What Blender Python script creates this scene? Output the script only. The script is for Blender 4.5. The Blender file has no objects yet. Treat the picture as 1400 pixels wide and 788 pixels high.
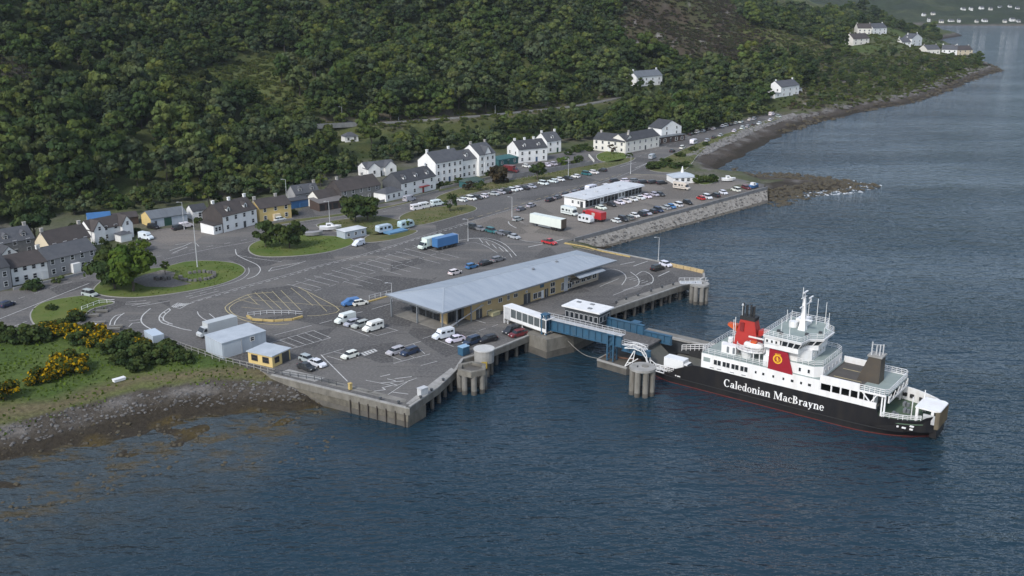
import bpy, bmesh, math, random
import numpy as np
from mathutils import Vector, Matrix, Euler

R = math.radians
random.seed(7)
rng = np.random.default_rng(11)
scene = bpy.context.scene
col = scene.collection

# ------------------------------------------------------------------ camera
CAM_H, FOC, CX, CY, PITCH = 82.0, 1400.0, 700.0, 394.0, math.atan(424 / 1400)
PC, PS = math.cos(PITCH), math.sin(PITCH)
cam_data = bpy.data.cameras.new('camera')
cam_data.sensor_width = 36.0
cam_data.lens = 36.0 * FOC / 1400.0
cam_data.clip_start = 1.0
cam_data.clip_end = 20000.0
cam = bpy.data.objects.new('camera', cam_data)
cam.location = (0, 0, CAM_H)
cam.rotation_euler = (math.pi / 2 - PITCH, 0, 0)
col.objects.link(cam)
scene.camera = cam

# ------------------------------------------------------------------ sky and sun
SUN_EL, SUN_AZ = 42.0, 215.0      # azimuth measured clockwise from +Y
world = bpy.data.worlds.new('World')
scene.world = world
world.use_nodes = True
wn, wl = world.node_tree.nodes, world.node_tree.links
wn.clear()
wo = wn.new('ShaderNodeOutputWorld')
wb = wn.new('ShaderNodeBackground')
sk = wn.new('ShaderNodeTexSky')
sk.sky_type = 'NISHITA'
sk.sun_disc = False
sk.sun_elevation = R(SUN_EL)
sk.sun_rotation = R(SUN_AZ)
sk.air_density = 1.0
sk.dust_density = 1.3
sk.ozone_density = 1.0
hs = wn.new('ShaderNodeHueSaturation')
hs.inputs['Saturation'].default_value = 0.72
wl.new(sk.outputs[0], hs.inputs['Color'])
wl.new(hs.outputs[0], wb.inputs['Color'])
wb.inputs['Strength'].default_value = 0.115
wl.new(wb.outputs[0], wo.inputs[0])

sun_data = bpy.data.lights.new('sun', 'SUN')
sun_data.energy = 1.4
sun_data.angle = R(10)
sun_data.color = (1.0, 0.97, 0.93)
sun = bpy.data.objects.new('sun', sun_data)
sd = Vector((math.sin(R(SUN_AZ)) * math.cos(R(SUN_EL)), math.cos(R(SUN_AZ)) * math.cos(R(SUN_EL)), math.sin(R(SUN_EL))))
sun.rotation_euler = sd.to_track_quat('Z', 'Y').to_euler()
col.objects.link(sun)

scene.view_settings.view_transform = 'Standard'
scene.view_settings.look = 'None'
scene.view_settings.exposure = 1.0
scene.view_settings.gamma = 1.0
scene.view_settings.use_curve_mapping = False
scene.render.engine = 'CYCLES'
scene.cycles.use_denoising = True
scene.cycles.max_bounces = 6
scene.cycles.diffuse_bounces = 2
scene.cycles.glossy_bounces = 2
scene.cycles.transmission_bounces = 2
scene.cycles.transparent_max_bounces = 4
scene.cycles.volume_bounces = 0
scene.cycles.caustics_reflective = False
scene.cycles.caustics_refractive = False

# ------------------------------------------------------------------ pixel -> place
QZ = 3.8                                  # level of the quay and the flat ground of the village

def ray(x, y):
    dx, dy = x - CX, y - CY
    return Vector((dx, FOC * PC - dy * PS, -(FOC * PS + dy * PC)))

def P(x, y, z=QZ):
    d = ray(x, y)
    t = (z - CAM_H) / d.z
    return Vector((d.x * t, d.y * t, z))

def proj_np(X, Y, Z):
    dz = Z - CAM_H
    dep = Y * PC - dz * PS
    up = Y * PS + dz * PC
    return CX + FOC * X / dep, CY - FOC * up / dep

# ------------------------------------------------------------------ materials
MATS = {}

def mat(name, color, rough=0.8, var=0.15, scale=0.6, metal=0.0, bump=0.0, bscale=None, color2=None, objcol=False, spec=0.5, coords='Object', detail=4.0, stretch=None):
    """procedural material: base colour broken up by two octaves of noise"""
    if name in MATS:
        return MATS[name]
    m = bpy.data.materials.new(name)
    m.use_nodes = True
    nt = m.node_tree
    n, l = nt.nodes, nt.links
    b = n['Principled BSDF']
    b.inputs['Roughness'].default_value = rough
    b.inputs['Metallic'].default_value = metal
    b.inputs['Specular IOR Level'].default_value = spec
    tc = n.new('ShaderNodeTexCoord')
    src = n.new('ShaderNodeNewGeometry').outputs['Position'] if coords == 'Geo' else tc.outputs[coords]
    if stretch:
        mp = n.new('ShaderNodeMapping')
        mp.inputs['Scale'].default_value = stretch
        l.new(src, mp.inputs[0])
        src = mp.outputs[0]
    nz = n.new('ShaderNodeTexNoise')
    nz.inputs['Scale'].default_value = scale
    nz.inputs['Detail'].default_value = detail
    nz.inputs['Roughness'].default_value = 0.65
    l.new(src, nz.inputs['Vector'])
    rp = n.new('ShaderNodeMapRange')
    rp.inputs['From Min'].default_value = 0.3
    rp.inputs['From Max'].default_value = 0.7
    l.new(nz.outputs['Fac'], rp.inputs['Value'])
    if objcol:
        oi = n.new('ShaderNodeObjectInfo')
        base = oi.outputs['Color']
    else:
        rgb = n.new('ShaderNodeRGB')
        rgb.outputs[0].default_value = (*color, 1)
        base = rgb.outputs[0]
    mx = n.new('ShaderNodeMix')
    mx.data_type = 'RGBA'
    l.new(rp.outputs[0], mx.inputs['Factor'])
    if color2 is not None:
        mx.inputs['B'].default_value = (*color2, 1)
        l.new(base, mx.inputs['A'])
    else:
        dk = n.new('ShaderNodeMix'); dk.data_type = 'RGBA'; dk.blend_type = 'MULTIPLY'
        dk.inputs['Factor'].default_value = 1.0
        dk.inputs['B'].default_value = (1 - var, 1 - var, 1 - var, 1)
        l.new(base, dk.inputs['A'])
        l.new(base, mx.inputs['A'])
        l.new(dk.outputs['Result'], mx.inputs['B'])
    l.new(mx.outputs['Result'], b.inputs['Base Color'])
    if bump > 0:
        nb = n.new('ShaderNodeTexNoise')
        nb.inputs['Scale'].default_value = bscale or scale * 4
        nb.inputs['Detail'].default_value = 3
        l.new(src, nb.inputs['Vector'])
        bp = n.new('ShaderNodeBump')
        bp.inputs['Strength'].default_value = bump
        bp.inputs['Distance'].default_value = 0.2
        l.new(nb.outputs['Fac'], bp.inputs['Height'])
        l.new(bp.outputs[0], b.inputs['Normal'])
    MATS[name] = m
    return m

# ------------------------------------------------------------------ mesh helpers
class MB:
    def __init__(self):
        self.v, self.f, self.m, self.mats = [], [], [], []
        self.cur = 0
    def use(self, material):
        if material not in self.mats:
            self.mats.append(material)
        self.cur = self.mats.index(material)
        return self
    def add(self, vs, fs):
        o = len(self.v)
        self.v.extend([tuple(p) for p in vs])
        for f in fs:
            self.f.append(tuple(i + o for i in f))
            self.m.append(self.cur)
        return self
    def box(self, x0, x1, y0, y1, z0, z1):
        self.add([(x0, y0, z0), (x1, y0, z0), (x1, y1, z0), (x0, y1, z0), (x0, y0, z1), (x1, y0, z1), (x1, y1, z1), (x0, y1, z1)],
                 [(0, 3, 2, 1), (4, 5, 6, 7), (0, 1, 5, 4), (1, 2, 6, 5), (2, 3, 7, 6), (3, 0, 4, 7)])
        return self
    def prism(self, poly, z0, z1, top=None):
        """poly: counter-clockwise xy outline; top: optional other outline for the upper ring"""
        n = len(poly)
        top = top or poly
        zz0 = z0 if isinstance(z0, (list, tuple)) else [z0] * n
        zz1 = z1 if isinstance(z1, (list, tuple)) else [z1] * n
        vs = [(p[0], p[1], zz0[i]) for i, p in enumerate(poly)] + [(p[0], p[1], zz1[i]) for i, p in enumerate(top)]
        fs = [tuple(range(n - 1, -1, -1)), tuple(range(n, 2 * n))]
        fs += [(i, (i + 1) % n, n + (i + 1) % n, n + i) for i in range(n)]
        return self.add(vs, fs)
    def extr(self, prof, y0, y1):
        """profile in xz, extruded along y"""
        n = len(prof)
        vs = [(p[0], y0, p[1]) for p in prof] + [(p[0], y1, p[1]) for p in prof]
        fs = [tuple(range(n)), tuple(range(2 * n - 1, n - 1, -1))]
        fs += [(i, n + i, n + (i + 1) % n, (i + 1) % n) for i in range(n)]
        return self.add(vs, fs)
    def cyl(self, x, y, z0, z1, r0, r1=None, n=10):
        r1 = r0 if r1 is None else r1
        a = [2 * math.pi * i / n for i in range(n)]
        return self.prism([(x + r0 * math.cos(t), y + r0 * math.sin(t)) for t in a], z0, z1,
                          [(x + r1 * math.cos(t), y + r1 * math.sin(t)) for t in a])
    def tube(self, a, b, r, r2=None, n=6):
        a, b = Vector(a), Vector(b)
        d = b - a
        if d.length < 1e-6:
            return self
        q = d.to_track_quat('Z', 'Y')
        r2 = r if r2 is None else r2
        vs = []
        for p, rr in ((a, r), (b, r2)):
            for i in range(n):
                t = 2 * math.pi * i / n
                vs.append(p + q @ Vector((rr * math.cos(t), rr * math.sin(t), 0)))
        fs = [tuple(range(n - 1, -1, -1)), tuple(range(n, 2 * n))] + [(i, (i + 1) % n, n + (i + 1) % n, n + i) for i in range(n)]
        return self.add(vs, fs)
    def bar(self, a, b, w, h):
        """rectangular bar from a to b, w wide, h high"""
        a, b = Vector(a), Vector(b)
        d = (b - a).normalized()
        s = d.cross(Vector((0, 0, 1)))
        s = s.normalized() if s.length > 1e-4 else Vector((1, 0, 0))
        up = s.cross(d)
        s, up = s * (w / 2), up * (h / 2)
        vs = [a - s - up, a + s - up, a + s + up, a - s + up, b - s - up, b + s - up, b + s + up, b - s + up]
        return self.add(vs, [(0, 1, 2, 3), (7, 6, 5, 4), (0, 4, 5, 1), (1, 5, 6, 2), (2, 6, 7, 3), (3, 7, 4, 0)])
    def mesh(self, name, material=None, smooth=False):
        me = bpy.data.meshes.new(name)
        me.from_pydata(self.v, [], self.f)
        if material is not None and not self.mats:
            self.mats = [material]
        for m in self.mats:
            me.materials.append(m)
        if self.m and len(self.mats) > 1:
            me.polygons.foreach_set('material_index', self.m)
        if smooth:
            me.polygons.foreach_set('use_smooth', [True] * len(me.polygons))
        me.update()
        return me
    def build(self, name, material=None, parent=None, smooth=False, loc=None, rz=0.0):
        return link(self.mesh(name, material, smooth), name, parent, loc, rz)

def link(me, name, parent=None, loc=None, rz=0.0):
    o = bpy.data.objects.new(name, me)
    col.objects.link(o)
    if parent is not None:
        o.parent = parent
    if loc is not None:
        o.location = loc
    if rz:
        o.rotation_euler = (0, 0, rz)
    return o

def tag(o, label=None, cat=None, group=None, kind=None):
    if label: o['label'] = label
    if cat: o['category'] = cat
    if group: o['group'] = group
    if kind: o['kind'] = kind
    return o

def empty(name, loc, rz=0.0, label=None, cat=None, group=None):
    o = bpy.data.objects.new(name, None)
    o.empty_display_size = 0.5
    o.location = loc
    o.rotation_euler = (0, 0, rz)
    col.objects.link(o)
    return tag(o, label, cat, group)

def kids(o):
    return CHILD.get(o.name, None) or [c for c in bpy.data.objects if c.parent == o]
CHILD = {}

def copy_tree(o, parent=None):
    c = o.copy()
    col.objects.link(c)
    if parent is not None:
        c.parent = parent
    for ch in TREE.get(o.name, []):
        copy_tree(ch, c)
    return c
TREE = {}

def register(o):
    """remember the children of a prototype so that copies are quick"""
    TREE[o.name] = list(o.children)
    for ch in o.children:
        register(ch)
    return o

def poly_in(X, Y, poly):
    inside = np.zeros(X.shape, bool)
    n = len(poly)
    for i in range(n):
        x1, y1 = poly[i]; x2, y2 = poly[(i + 1) % n]
        if y1 == y2:
            continue
        c = ((y1 > Y) != (y2 > Y)) & (X < (x2 - x1) * (Y - y1) / (y2 - y1) + x1)
        inside ^= c
    return inside

def poly_dist(X, Y, pts, closed=True):
    d = np.full(X.shape, 1e9)
    n = len(pts)
    for i in range(n if closed else n - 1):
        x1, y1 = pts[i]; x2, y2 = pts[(i + 1) % n]
        dx, dy = x2 - x1, y2 - y1
        L = dx * dx + dy * dy + 1e-9
        t = np.clip(((X - x1) * dx + (Y - y1) * dy) / L, 0, 1)
        d = np.minimum(d, (X - x1 - t * dx) ** 2 + (Y - y1 - t * dy) ** 2)
    return np.sqrt(d)

_lat = rng.random((257, 257))
def vnoise(X, Y, s):
    x, y = X / s + 1000.3, Y / s + 1000.7
    xi, yi = np.floor(x).astype(int), np.floor(y).astype(int)
    fx, fy = x - xi, y - yi
    fx, fy = fx * fx * (3 - 2 * fx), fy * fy * (3 - 2 * fy)
    a, b = xi % 256, yi % 256
    return (_lat[a, b] * (1 - fx) + _lat[a + 1, b] * fx) * (1 - fy) + (_lat[a, b + 1] * (1 - fx) + _lat[a + 1, b + 1] * fx) * fy

def fbm(X, Y, s, o=4):
    r, a, t = 0, 1.0, 0
    for i in range(o):
        r = r + a * vnoise(X + 37.1 * i, Y - 11.7 * i, s)
        t += a; a *= 0.5; s *= 0.5
    return r / t - 0.5

def sstep(a, b, x):
    t = np.clip((x - a) / (b - a), 0, 1)
    return t * t * (3 - 2 * t)
# ------------------------------------------------------------------ the land
def pxl(pts, z):
    return [tuple(P(x, y, z)[:2]) for x, y in pts]

coast = pxl([(-330, 760), (-120, 676), (0, 630), (60, 618), (130, 597), (200, 581), (260, 571), (330, 565), (400, 562), (440, 557), (450, 530),
             (560, 500), (640, 468), (720, 440), (790, 405), (850, 378), (858, 356), (822, 342), (870, 326), (925, 309), (1000, 289), (1046, 277), (1068, 270), (1100, 262),
             (1140, 258), (1170, 254), (1140, 249), (1085, 243), (1040, 241), (985, 238), (976, 231), (1000, 221), (1030, 205), (1060, 190), (1090, 176), (1120, 167), (1160, 158),
             (1200, 148), (1240, 142), (1270, 134), (1300, 122), (1320, 113), (1345, 104), (1368, 97), (1362, 92), (1340, 86), (1333, 78), (1325, 70), (1296, 60),
             (1287, 54), (1316, 49), (1296, 44)], 0.0) + [(650, 2080), (300, 2350), (-1400, 2350), (-1400, 60), (-300, 60)]
foot = pxl([(-400, 352), (-150, 325), (0, 302), (130, 288), (250, 268), (330, 258), (400, 246), (470, 228), (540, 210), (600, 203), (680, 196), (760, 192), (830, 186), (900, 180), (945, 184),
            (985, 172), (1020, 163), (1060, 153)], 4.0)
hill = foot + coast[[i for i, q in enumerate(coast) if q == tuple(P(1160, 158, 0)[:2])][0]:-2] + [(-1400, 250)]

def height(X, Y):
    X = np.asarray(X, float); Y = np.asarray(Y, float)
    dc = poly_dist(X, Y, coast); dc = np.where(poly_in(X, Y, coast), dc, -dc)
    dh = poly_dist(X, Y, hill); dh = np.where(poly_in(X, Y, hill), dh, -dh)
    wob = fbm(X, Y, 14, 3)
    left = sstep(-28, -45, X) * sstep(238, 211, Y)          # weedy shallows by the foreground shore
    bw = 11 + 4 * left + 6 * sstep(444, 488, Y)
    up = np.clip(dc / bw, 0, 1)
    base = np.where(dc > 0, QZ * (1 - (1 - up) ** 1.6), 0.0)
    deep = np.where(left > 0, -dc * 0.028 * left + -dc * 0.22 * (1 - left), -dc * 0.22)
    base = np.where(dc <= 0, -np.minimum(deep, 9), base)
    spit = sstep(96, 104, X) * sstep(372, 384, Y) * sstep(462, 450, Y)
    base = np.where(dc > 0, base * (1 - 0.62 * spit), base)
    rocky = np.clip(1 - np.abs(dc - 3) / 14, 0, 1) * (left * 0.35 + sstep(366, 410, Y) * 1.0)
    base = base + rocky * (wob * 2.2 + fbm(X, Y, 4.5, 3) * 1.3)
    shal = np.clip(1 - np.abs(dc + 11) / 21, 0, 1) * left
    base = base + shal * (fbm(X * 0.6, Y * 1.2, 5, 4) * 1.9 + 0.02)
    d = np.maximum(dh, 0)
    h = 0.16 * np.minimum(d, 30) + 0.27 * np.clip(d - 30, 0, 130) + 0.36 * np.clip(d - 160, 0, 200) + 0.2 * np.maximum(d - 360, 0)
    east = sstep(120, 300, X) * sstep(575, 700, Y)
    h = h * (1 - 0.30 * east)
    amp = np.clip(d / 90, 0, 1)
    h = h + amp * (fbm(X, Y, 120, 4) * 34 + fbm(X, Y, 28, 3) * 7)
    h = np.where(dh > 0, np.maximum(h, 0.0), 0)
    return base + h

gx = np.concatenate([np.arange(-420, -120, 4.0), np.arange(-120, 260, 2.0), np.arange(260, 760, 4.5)])
gy = np.concatenate([np.arange(125, 330, 1.7), np.arange(330, 730, 2.6), np.arange(730, 2300, 7.5)])
GX, GY = np.meshgrid(gx, gy)
GH = height(GX, GY)

# flatten benches for the hillside road and the houses on the slope
def ground_z(x, y):
    j = int(np.clip(np.searchsorted(gx, x) - 1, 0, len(gx) - 2)); i = int(np.clip(np.searchsorted(gy, y) - 1, 0, len(gy) - 2))
    fx = (x - gx[j]) / (gx[j + 1] - gx[j]); fy = (y - gy[i]) / (gy[i + 1] - gy[i])
    fx, fy = min(max(fx, 0), 1), min(max(fy, 0), 1)
    return (GH[i, j] * (1 - fx) + GH[i, j + 1] * fx) * (1 - fy) + (GH[i + 1, j] * (1 - fx) + GH[i + 1, j + 1] * fx) * fy

def hit(px, py, t0=90.0, t1=2500.0):
    """first point of the land under a pixel"""
    d = ray(px, py); d = d / d.y
    y = t0
    while y < t1:
        z = CAM_H + d.z * y
        if z <= ground_z(d.x * y, y):
            return Vector((d.x * y, y, ground_z(d.x * y, y)))
        y += 1.0 if y < 700 else 3.0
    return Vector((d.x * t1, t1, 0))

def bench(pts, w, zs=None, fall=10.0):
    """cut a level bench along a 3-D polyline into the height field"""
    global GH
    best = np.full(GX.shape, 1e9); zz = np.zeros(GX.shape)
    for a, b in zip(pts[:-1], pts[1:]):
        dx, dy = b.x - a.x, b.y - a.y
        t = np.clip(((GX - a.x) * dx + (GY - a.y) * dy) / (dx * dx + dy * dy + 1e-9), 0, 1)
        dd = np.hypot(GX - a.x - t * dx, GY - a.y - t * dy)
        k = dd < best
        best = np.where(k, dd, best); zz = np.where(k, a.z + t * (b.z - a.z), zz)
    k = 1 - sstep(w, w + fall, best)
    GH = GH * (1 - k) + zz * k

def smooth_line(pts, n=8):
    out = []
    for i in range(len(pts) - 1):
        p0, p1, p2, p3 = pts[max(i - 1, 0)], pts[i], pts[i + 1], pts[min(i + 2, len(pts) - 1)]
        for k in range(n):
            t = k / n
            out.append(0.5 * ((2 * p1) + (p2 - p0) * t + (2 * p0 - 5 * p1 + 4 * p2 - p3) * t * t + (3 * p1 - p0 - 3 * p2 + p3) * t ** 3))
    out.append(pts[-1])
    return out

hill_road_px = [(250, 192), (330, 184), (402, 176), (480, 171), (560, 167), (640, 161), (720, 153), (790, 145), (850, 134)]
hr = [hit(*q) for q in hill_road_px]
hr = smooth_line(hr, 6)
bench(hr, 6.0, fall=9.0)
hr = [Vector((p.x, p.y, p.z + 0.12)) for p in hr]

def bench_spot(px, py, r=9, fall=12):
    p = hit(px, py)
    bench([p, p + Vector((0.5, 0, 0))], r, fall=fall)
    return p
# houses that stand on the slope get a level plot first
slope_px = {'hut': (480, 194), 'tree_house': (885, 118), 'coast_house': (1078, 132), 'pen_a': (1193, 48), 'pen_b': (1178, 62), 'pen_c': (1246, 65), 'pen_d': (1276, 74), 'pen_e': (1308, 76), 'front_row': (515, 240), 'cottage': (415, 270)}
slope_at = {}
for k, q in slope_px.items():
    slope_at[k] = bench_spot(*q, r=(9 if k not in ('pen_e', 'pen_a') else 14))

CLEAR = {   # pixel outlines of open ground on the hillside
    'bracken': [(60, 95), (150, 100), (230, 108), (330, 85), (395, 70), (440, 78), (400, 100), (420, 140), (420, 170), (360, 165), (370, 148), (300, 138), (200, 125), (120, 128), (30, 105)],
    'heather': [(700, -60), (830, -20), (850, 20), (845, 75), (900, 82), (960, 100), (1060, 82), (1040, 50), (1010, 10), (960, -60)],
    'left_moor': [(-60, 60), (0, 78), (70, 105), (60, 135), (0, 130), (-60, 120)],
    'meadow': [(1005, 30), (1060, 40), (1110, 52), (1150, 68), (1120, 95), (1060, 88), (1020, 62)],
    'hilltop': [(930, -80), (1010, 0), (1060, 25), (1150, 20), (1195, -20), (1180, -80)],
    'point': [(1110, 104), (1150, 75), (1225, 70), (1335, 64), (1345, 88), (1300, 125), (1240, 145), (1150, 160), (1080, 172), (1062, 150), (1085, 138)],
    'villas': [(1150, 36), (1215, 34), (1265, 50), (1335, 66), (1332, 82), (1260, 80), (1222, 70), (1160, 72)],
    'roadside': [(395, 183), (400, 166), (480, 158), (640, 148), (800, 134), (840, 128), (848, 140), (720, 160), (560, 174), (500, 190), (470, 198)],
}
FIELD = [(-200, 470), (0, 462), (110, 455), (240, 475), (330, 505), (372, 516), (350, 528), (250, 528), (190, 540), (120, 560), (0, 600), (-200, 650)]
VPX, VPY = proj_np(GX, GY, GH)
tint = np.zeros(GX.shape + (3,))
def lay(mask, c):
    global tint
    m = np.clip(mask, 0, 1)[..., None]
    tint = tint * (1 - m) + np.array(c) * m
n1, n2, n3 = fbm(GX, GY, 40, 4) * 2, fbm(GX, GY, 12, 4) * 2, fbm(GX, GY, 5, 3) * 2
dcoast = poly_dist(GX, GY, coast); dcoast = np.where(poly_in(GX, GY, coast), dcoast, -dcoast)
tint[:] = (0.040, 0.056, 0.018)
lay(0.5 + n2, (0.062, 0.070, 0.024))
flat = (GH < QZ + 0.4) & (dcoast > 8) & (GY > 211)
lay(flat * 0.8, (0.075, 0.085, 0.04))
lay(flat * np.clip(n2 * 1.4 + 0.3, 0, 1), (0.11, 0.105, 0.085))
for k, c, c2 in (('bracken', (0.088, 0.102, 0.032), (0.062, 0.076, 0.026)), ('heather', (0.060, 0.046, 0.034), (0.060, 0.066, 0.026)), ('left_moor', (0.05, 0.045, 0.035), (0.062, 0.066, 0.026)),
                 ('meadow', (0.105, 0.115, 0.038), (0.075, 0.062, 0.035)), ('hilltop', (0.080, 0.095, 0.034), (0.055, 0.060, 0.026)), ('point', (0.062, 0.072, 0.028), (0.085, 0.080, 0.05)),
                 ('villas', (0.06, 0.085, 0.028), (0.085, 0.09, 0.045)), ('roadside', (0.075, 0.085, 0.03), (0.10, 0.09, 0.065))):
    pin = poly_in(VPX + n2 * 10, VPY + n2 * 6, CLEAR[k])
    lay(pin * 0.95, c)
    lay(pin * np.clip(n2 * 2.4 + 0.35 + n1, 0, 1), c2)
    if k in ('heather', 'point', 'left_moor'):
        lay(pin * np.clip((n3 - 0.42) * 9, 0, 1) * np.clip((n1 + 0.25) * 4, 0, 1), (0.20, 0.185, 0.175))
fld = poly_in(VPX, VPY, FIELD)
lay(fld, (0.055, 0.088, 0.020))
lay(fld * np.clip(n2 * 2 + 0.35, 0, 1), (0.082, 0.112, 0.028))
lay(fld * np.clip((n1 * 2 - 0.25) * 2, 0, 1), (0.12, 0.11, 0.05))
# foreshore: dry grass, shingle, dark wrack, weed
left_sh = (GX < -20) & (GY < 238)
dry = np.clip(1 - np.abs(dcoast - 13 - n2 * 4) / 5, 0, 1) * left_sh
lay(dry, (0.115, 0.095, 0.055))
lay((GH < 3.3) & (dcoast < 10 + n2 * 3) & left_sh, (0.060, 0.052, 0.042))
lay(np.clip(1 - np.abs(dcoast - 7.5 - n2 * 3) / 2.2, 0, 1) * left_sh * np.clip(n3 * 3 + .6, 0, 1), (0.105, 0.097, 0.088))
east_sh = (dcoast < 15) & (GY > 366)
lay(east_sh & (GH < 3.4), (0.062, 0.052, 0.043))
lay((np.clip(n3 * 3, 0, 1)) * (GH < 4.2) * (dcoast < 14) * (dcoast > 6) * ((GY > 366) | (left_sh & (dcoast < 9))), (0.13, 0.12, 0.11))
lay(np.clip((1.7 + n2 * 0.9 - GH) * 2, 0, 1) * (dcoast < 16), (0.034, 0.028, 0.020))
lay(np.clip((0.45 - GH) * 4, 0, 1) * np.clip(n3 * 4 + 0.1, 0, 1) * left_sh, (0.062, 0.046, 0.018))

def grid_mesh(name, X, Y, Z, keep=None, cols=None, smooth=True):
    ny, nx = X.shape
    idx = np.arange(nx * ny).reshape(ny, nx)
    q = np.stack([idx[:-1, :-1], idx[:-1, 1:], idx[1:, 1:], idx[1:, :-1]], -1).reshape(-1, 4)
    if keep is not None:
        kq = (keep[:-1, :-1] | keep[:-1, 1:] | keep[1:, 1:] | keep[1:, :-1]).ravel()
        q = q[kq]
    used, inv = np.unique(q, return_inverse=True)
    co = np.stack([X.ravel(), Y.ravel(), Z.ravel()], -1)[used]
    q = inv.reshape(-1, 4)
    me = bpy.data.meshes.new(name)
    me.vertices.add(len(co)); me.vertices.foreach_set('co', co.astype(np.float32).ravel())
    me.loops.add(q.size); me.loops.foreach_set('vertex_index', q.astype(np.int32).ravel())
    me.polygons.add(len(q)); me.polygons.foreach_set('loop_start', np.arange(0, q.size, 4, dtype=np.int32))
    me.polygons.foreach_set('use_smooth', np.full(len(q), smooth))
    me.update(calc_edges=True)
    if cols is not None:
        at = me.attributes.new('tint', 'FLOAT_COLOR', 'POINT')
        c4 = np.concatenate([cols.reshape(-1, 3)[used], np.ones((len(used), 1))], 1)
        at.data.foreach_set('color', c4.astype(np.float32).ravel())
    me.validate()
    return me

def tint_material(name, rough=0.95, fine=1.2, bump=0.5, bd=0.5):
    m = bpy.data.materials.new(name); m.use_nodes = True
    n, l = m.node_tree.nodes, m.node_tree.links
    b = n['Principled BSDF']; b.inputs['Roughness'].default_value = rough; b.inputs['Specular IOR Level'].default_value = 0.15
    at = n.new('ShaderNodeAttribute'); at.attribute_name = 'tint'
    ge = n.new('ShaderNodeNewGeometry')
    a = n.new('ShaderNodeTexNoise'); a.inputs['Scale'].default_value = fine; a.inputs['Detail'].default_value = 6; a.inputs['Roughness'].default_value = 0.7
    l.new(ge.outputs['Position'], a.inputs['Vector'])
    mr = n.new('ShaderNodeMapRange'); mr.inputs['From Min'].default_value = 0.3; mr.inputs['From Max'].default_value = 0.7
    mr.inputs['To Min'].default_value = 0.55; mr.inputs['To Max'].default_value = 1.45
    l.new(a.outputs['Fac'], mr.inputs['Value'])
    mx = n.new('ShaderNodeMix'); mx.data_type = 'RGBA'; mx.blend_type = 'MULTIPLY'; mx.inputs['Factor'].default_value = 1
    l.new(at.outputs['Color'], mx.inputs['A']); l.new(mr.outputs[0], mx.inputs['B'])
    l.new(mx.outputs['Result'], b.inputs['Base Color'])
    bp = n.new('ShaderNodeBump'); bp.inputs['Strength'].default_value = bump; bp.inputs['Distance'].default_value = bd
    l.new(a.outputs['Fac'], bp.inputs['Height']); l.new(bp.outputs[0], b.inputs['Normal'])
    return m

M_ground = tint_material('ground')
ter = link(grid_mesh('terrain', GX, GY, GH, GH > -5, tint), 'terrain')
ter.data.materials.append(M_ground)
tag(ter, kind='structure')

# ------------------------------------------------------------------ the far shore
fx = np.arange(300, 2600, 14.0); fy = np.concatenate([np.arange(1850, 2220, 9.0), np.arange(2220, 3600, 30.0)])
FX, FY = np.meshgrid(fx, fy)
shore_y = 1885 + fbm(FX, FX * 0, 300, 3) * 30
fd = FY - shore_y
FH = np.where(fd < 0, fd * 0.2, 2.5 * sstep(0, 15, fd) + 0.10 * np.clip(fd, 0, 300) + 0.24 * np.clip(fd - 300, 0, 1200)) + np.clip(fd / 200, 0, 1) * fbm(FX, FY, 260, 4) * 60 + np.clip(fd / 60, 0, 1) * fbm(FX, FY, 22, 3) * 9
ft = np.zeros(FX.shape + (3,)); ft[:] = (0.024, 0.034, 0.018)
tint = ft
lay(np.clip(fbm(FX, FY, 90, 4) * 4 + 0.3, 0, 1), (0.045, 0.055, 0.026))
lay(np.clip(fbm(FX, FY, 40, 4) * 5, 0, 1), (0.028, 0.04, 0.018))
lay(np.clip((3.2 - FH) * 2, 0, 1), (0.10, 0.09, 0.075))
far = link(grid_mesh('far_hills', FX, FY, FH, None, tint), 'far_hills')
far.data.materials.append(tint_material('far_ground', fine=0.1, bd=3.0))
tag(far, kind='structure')

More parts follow.
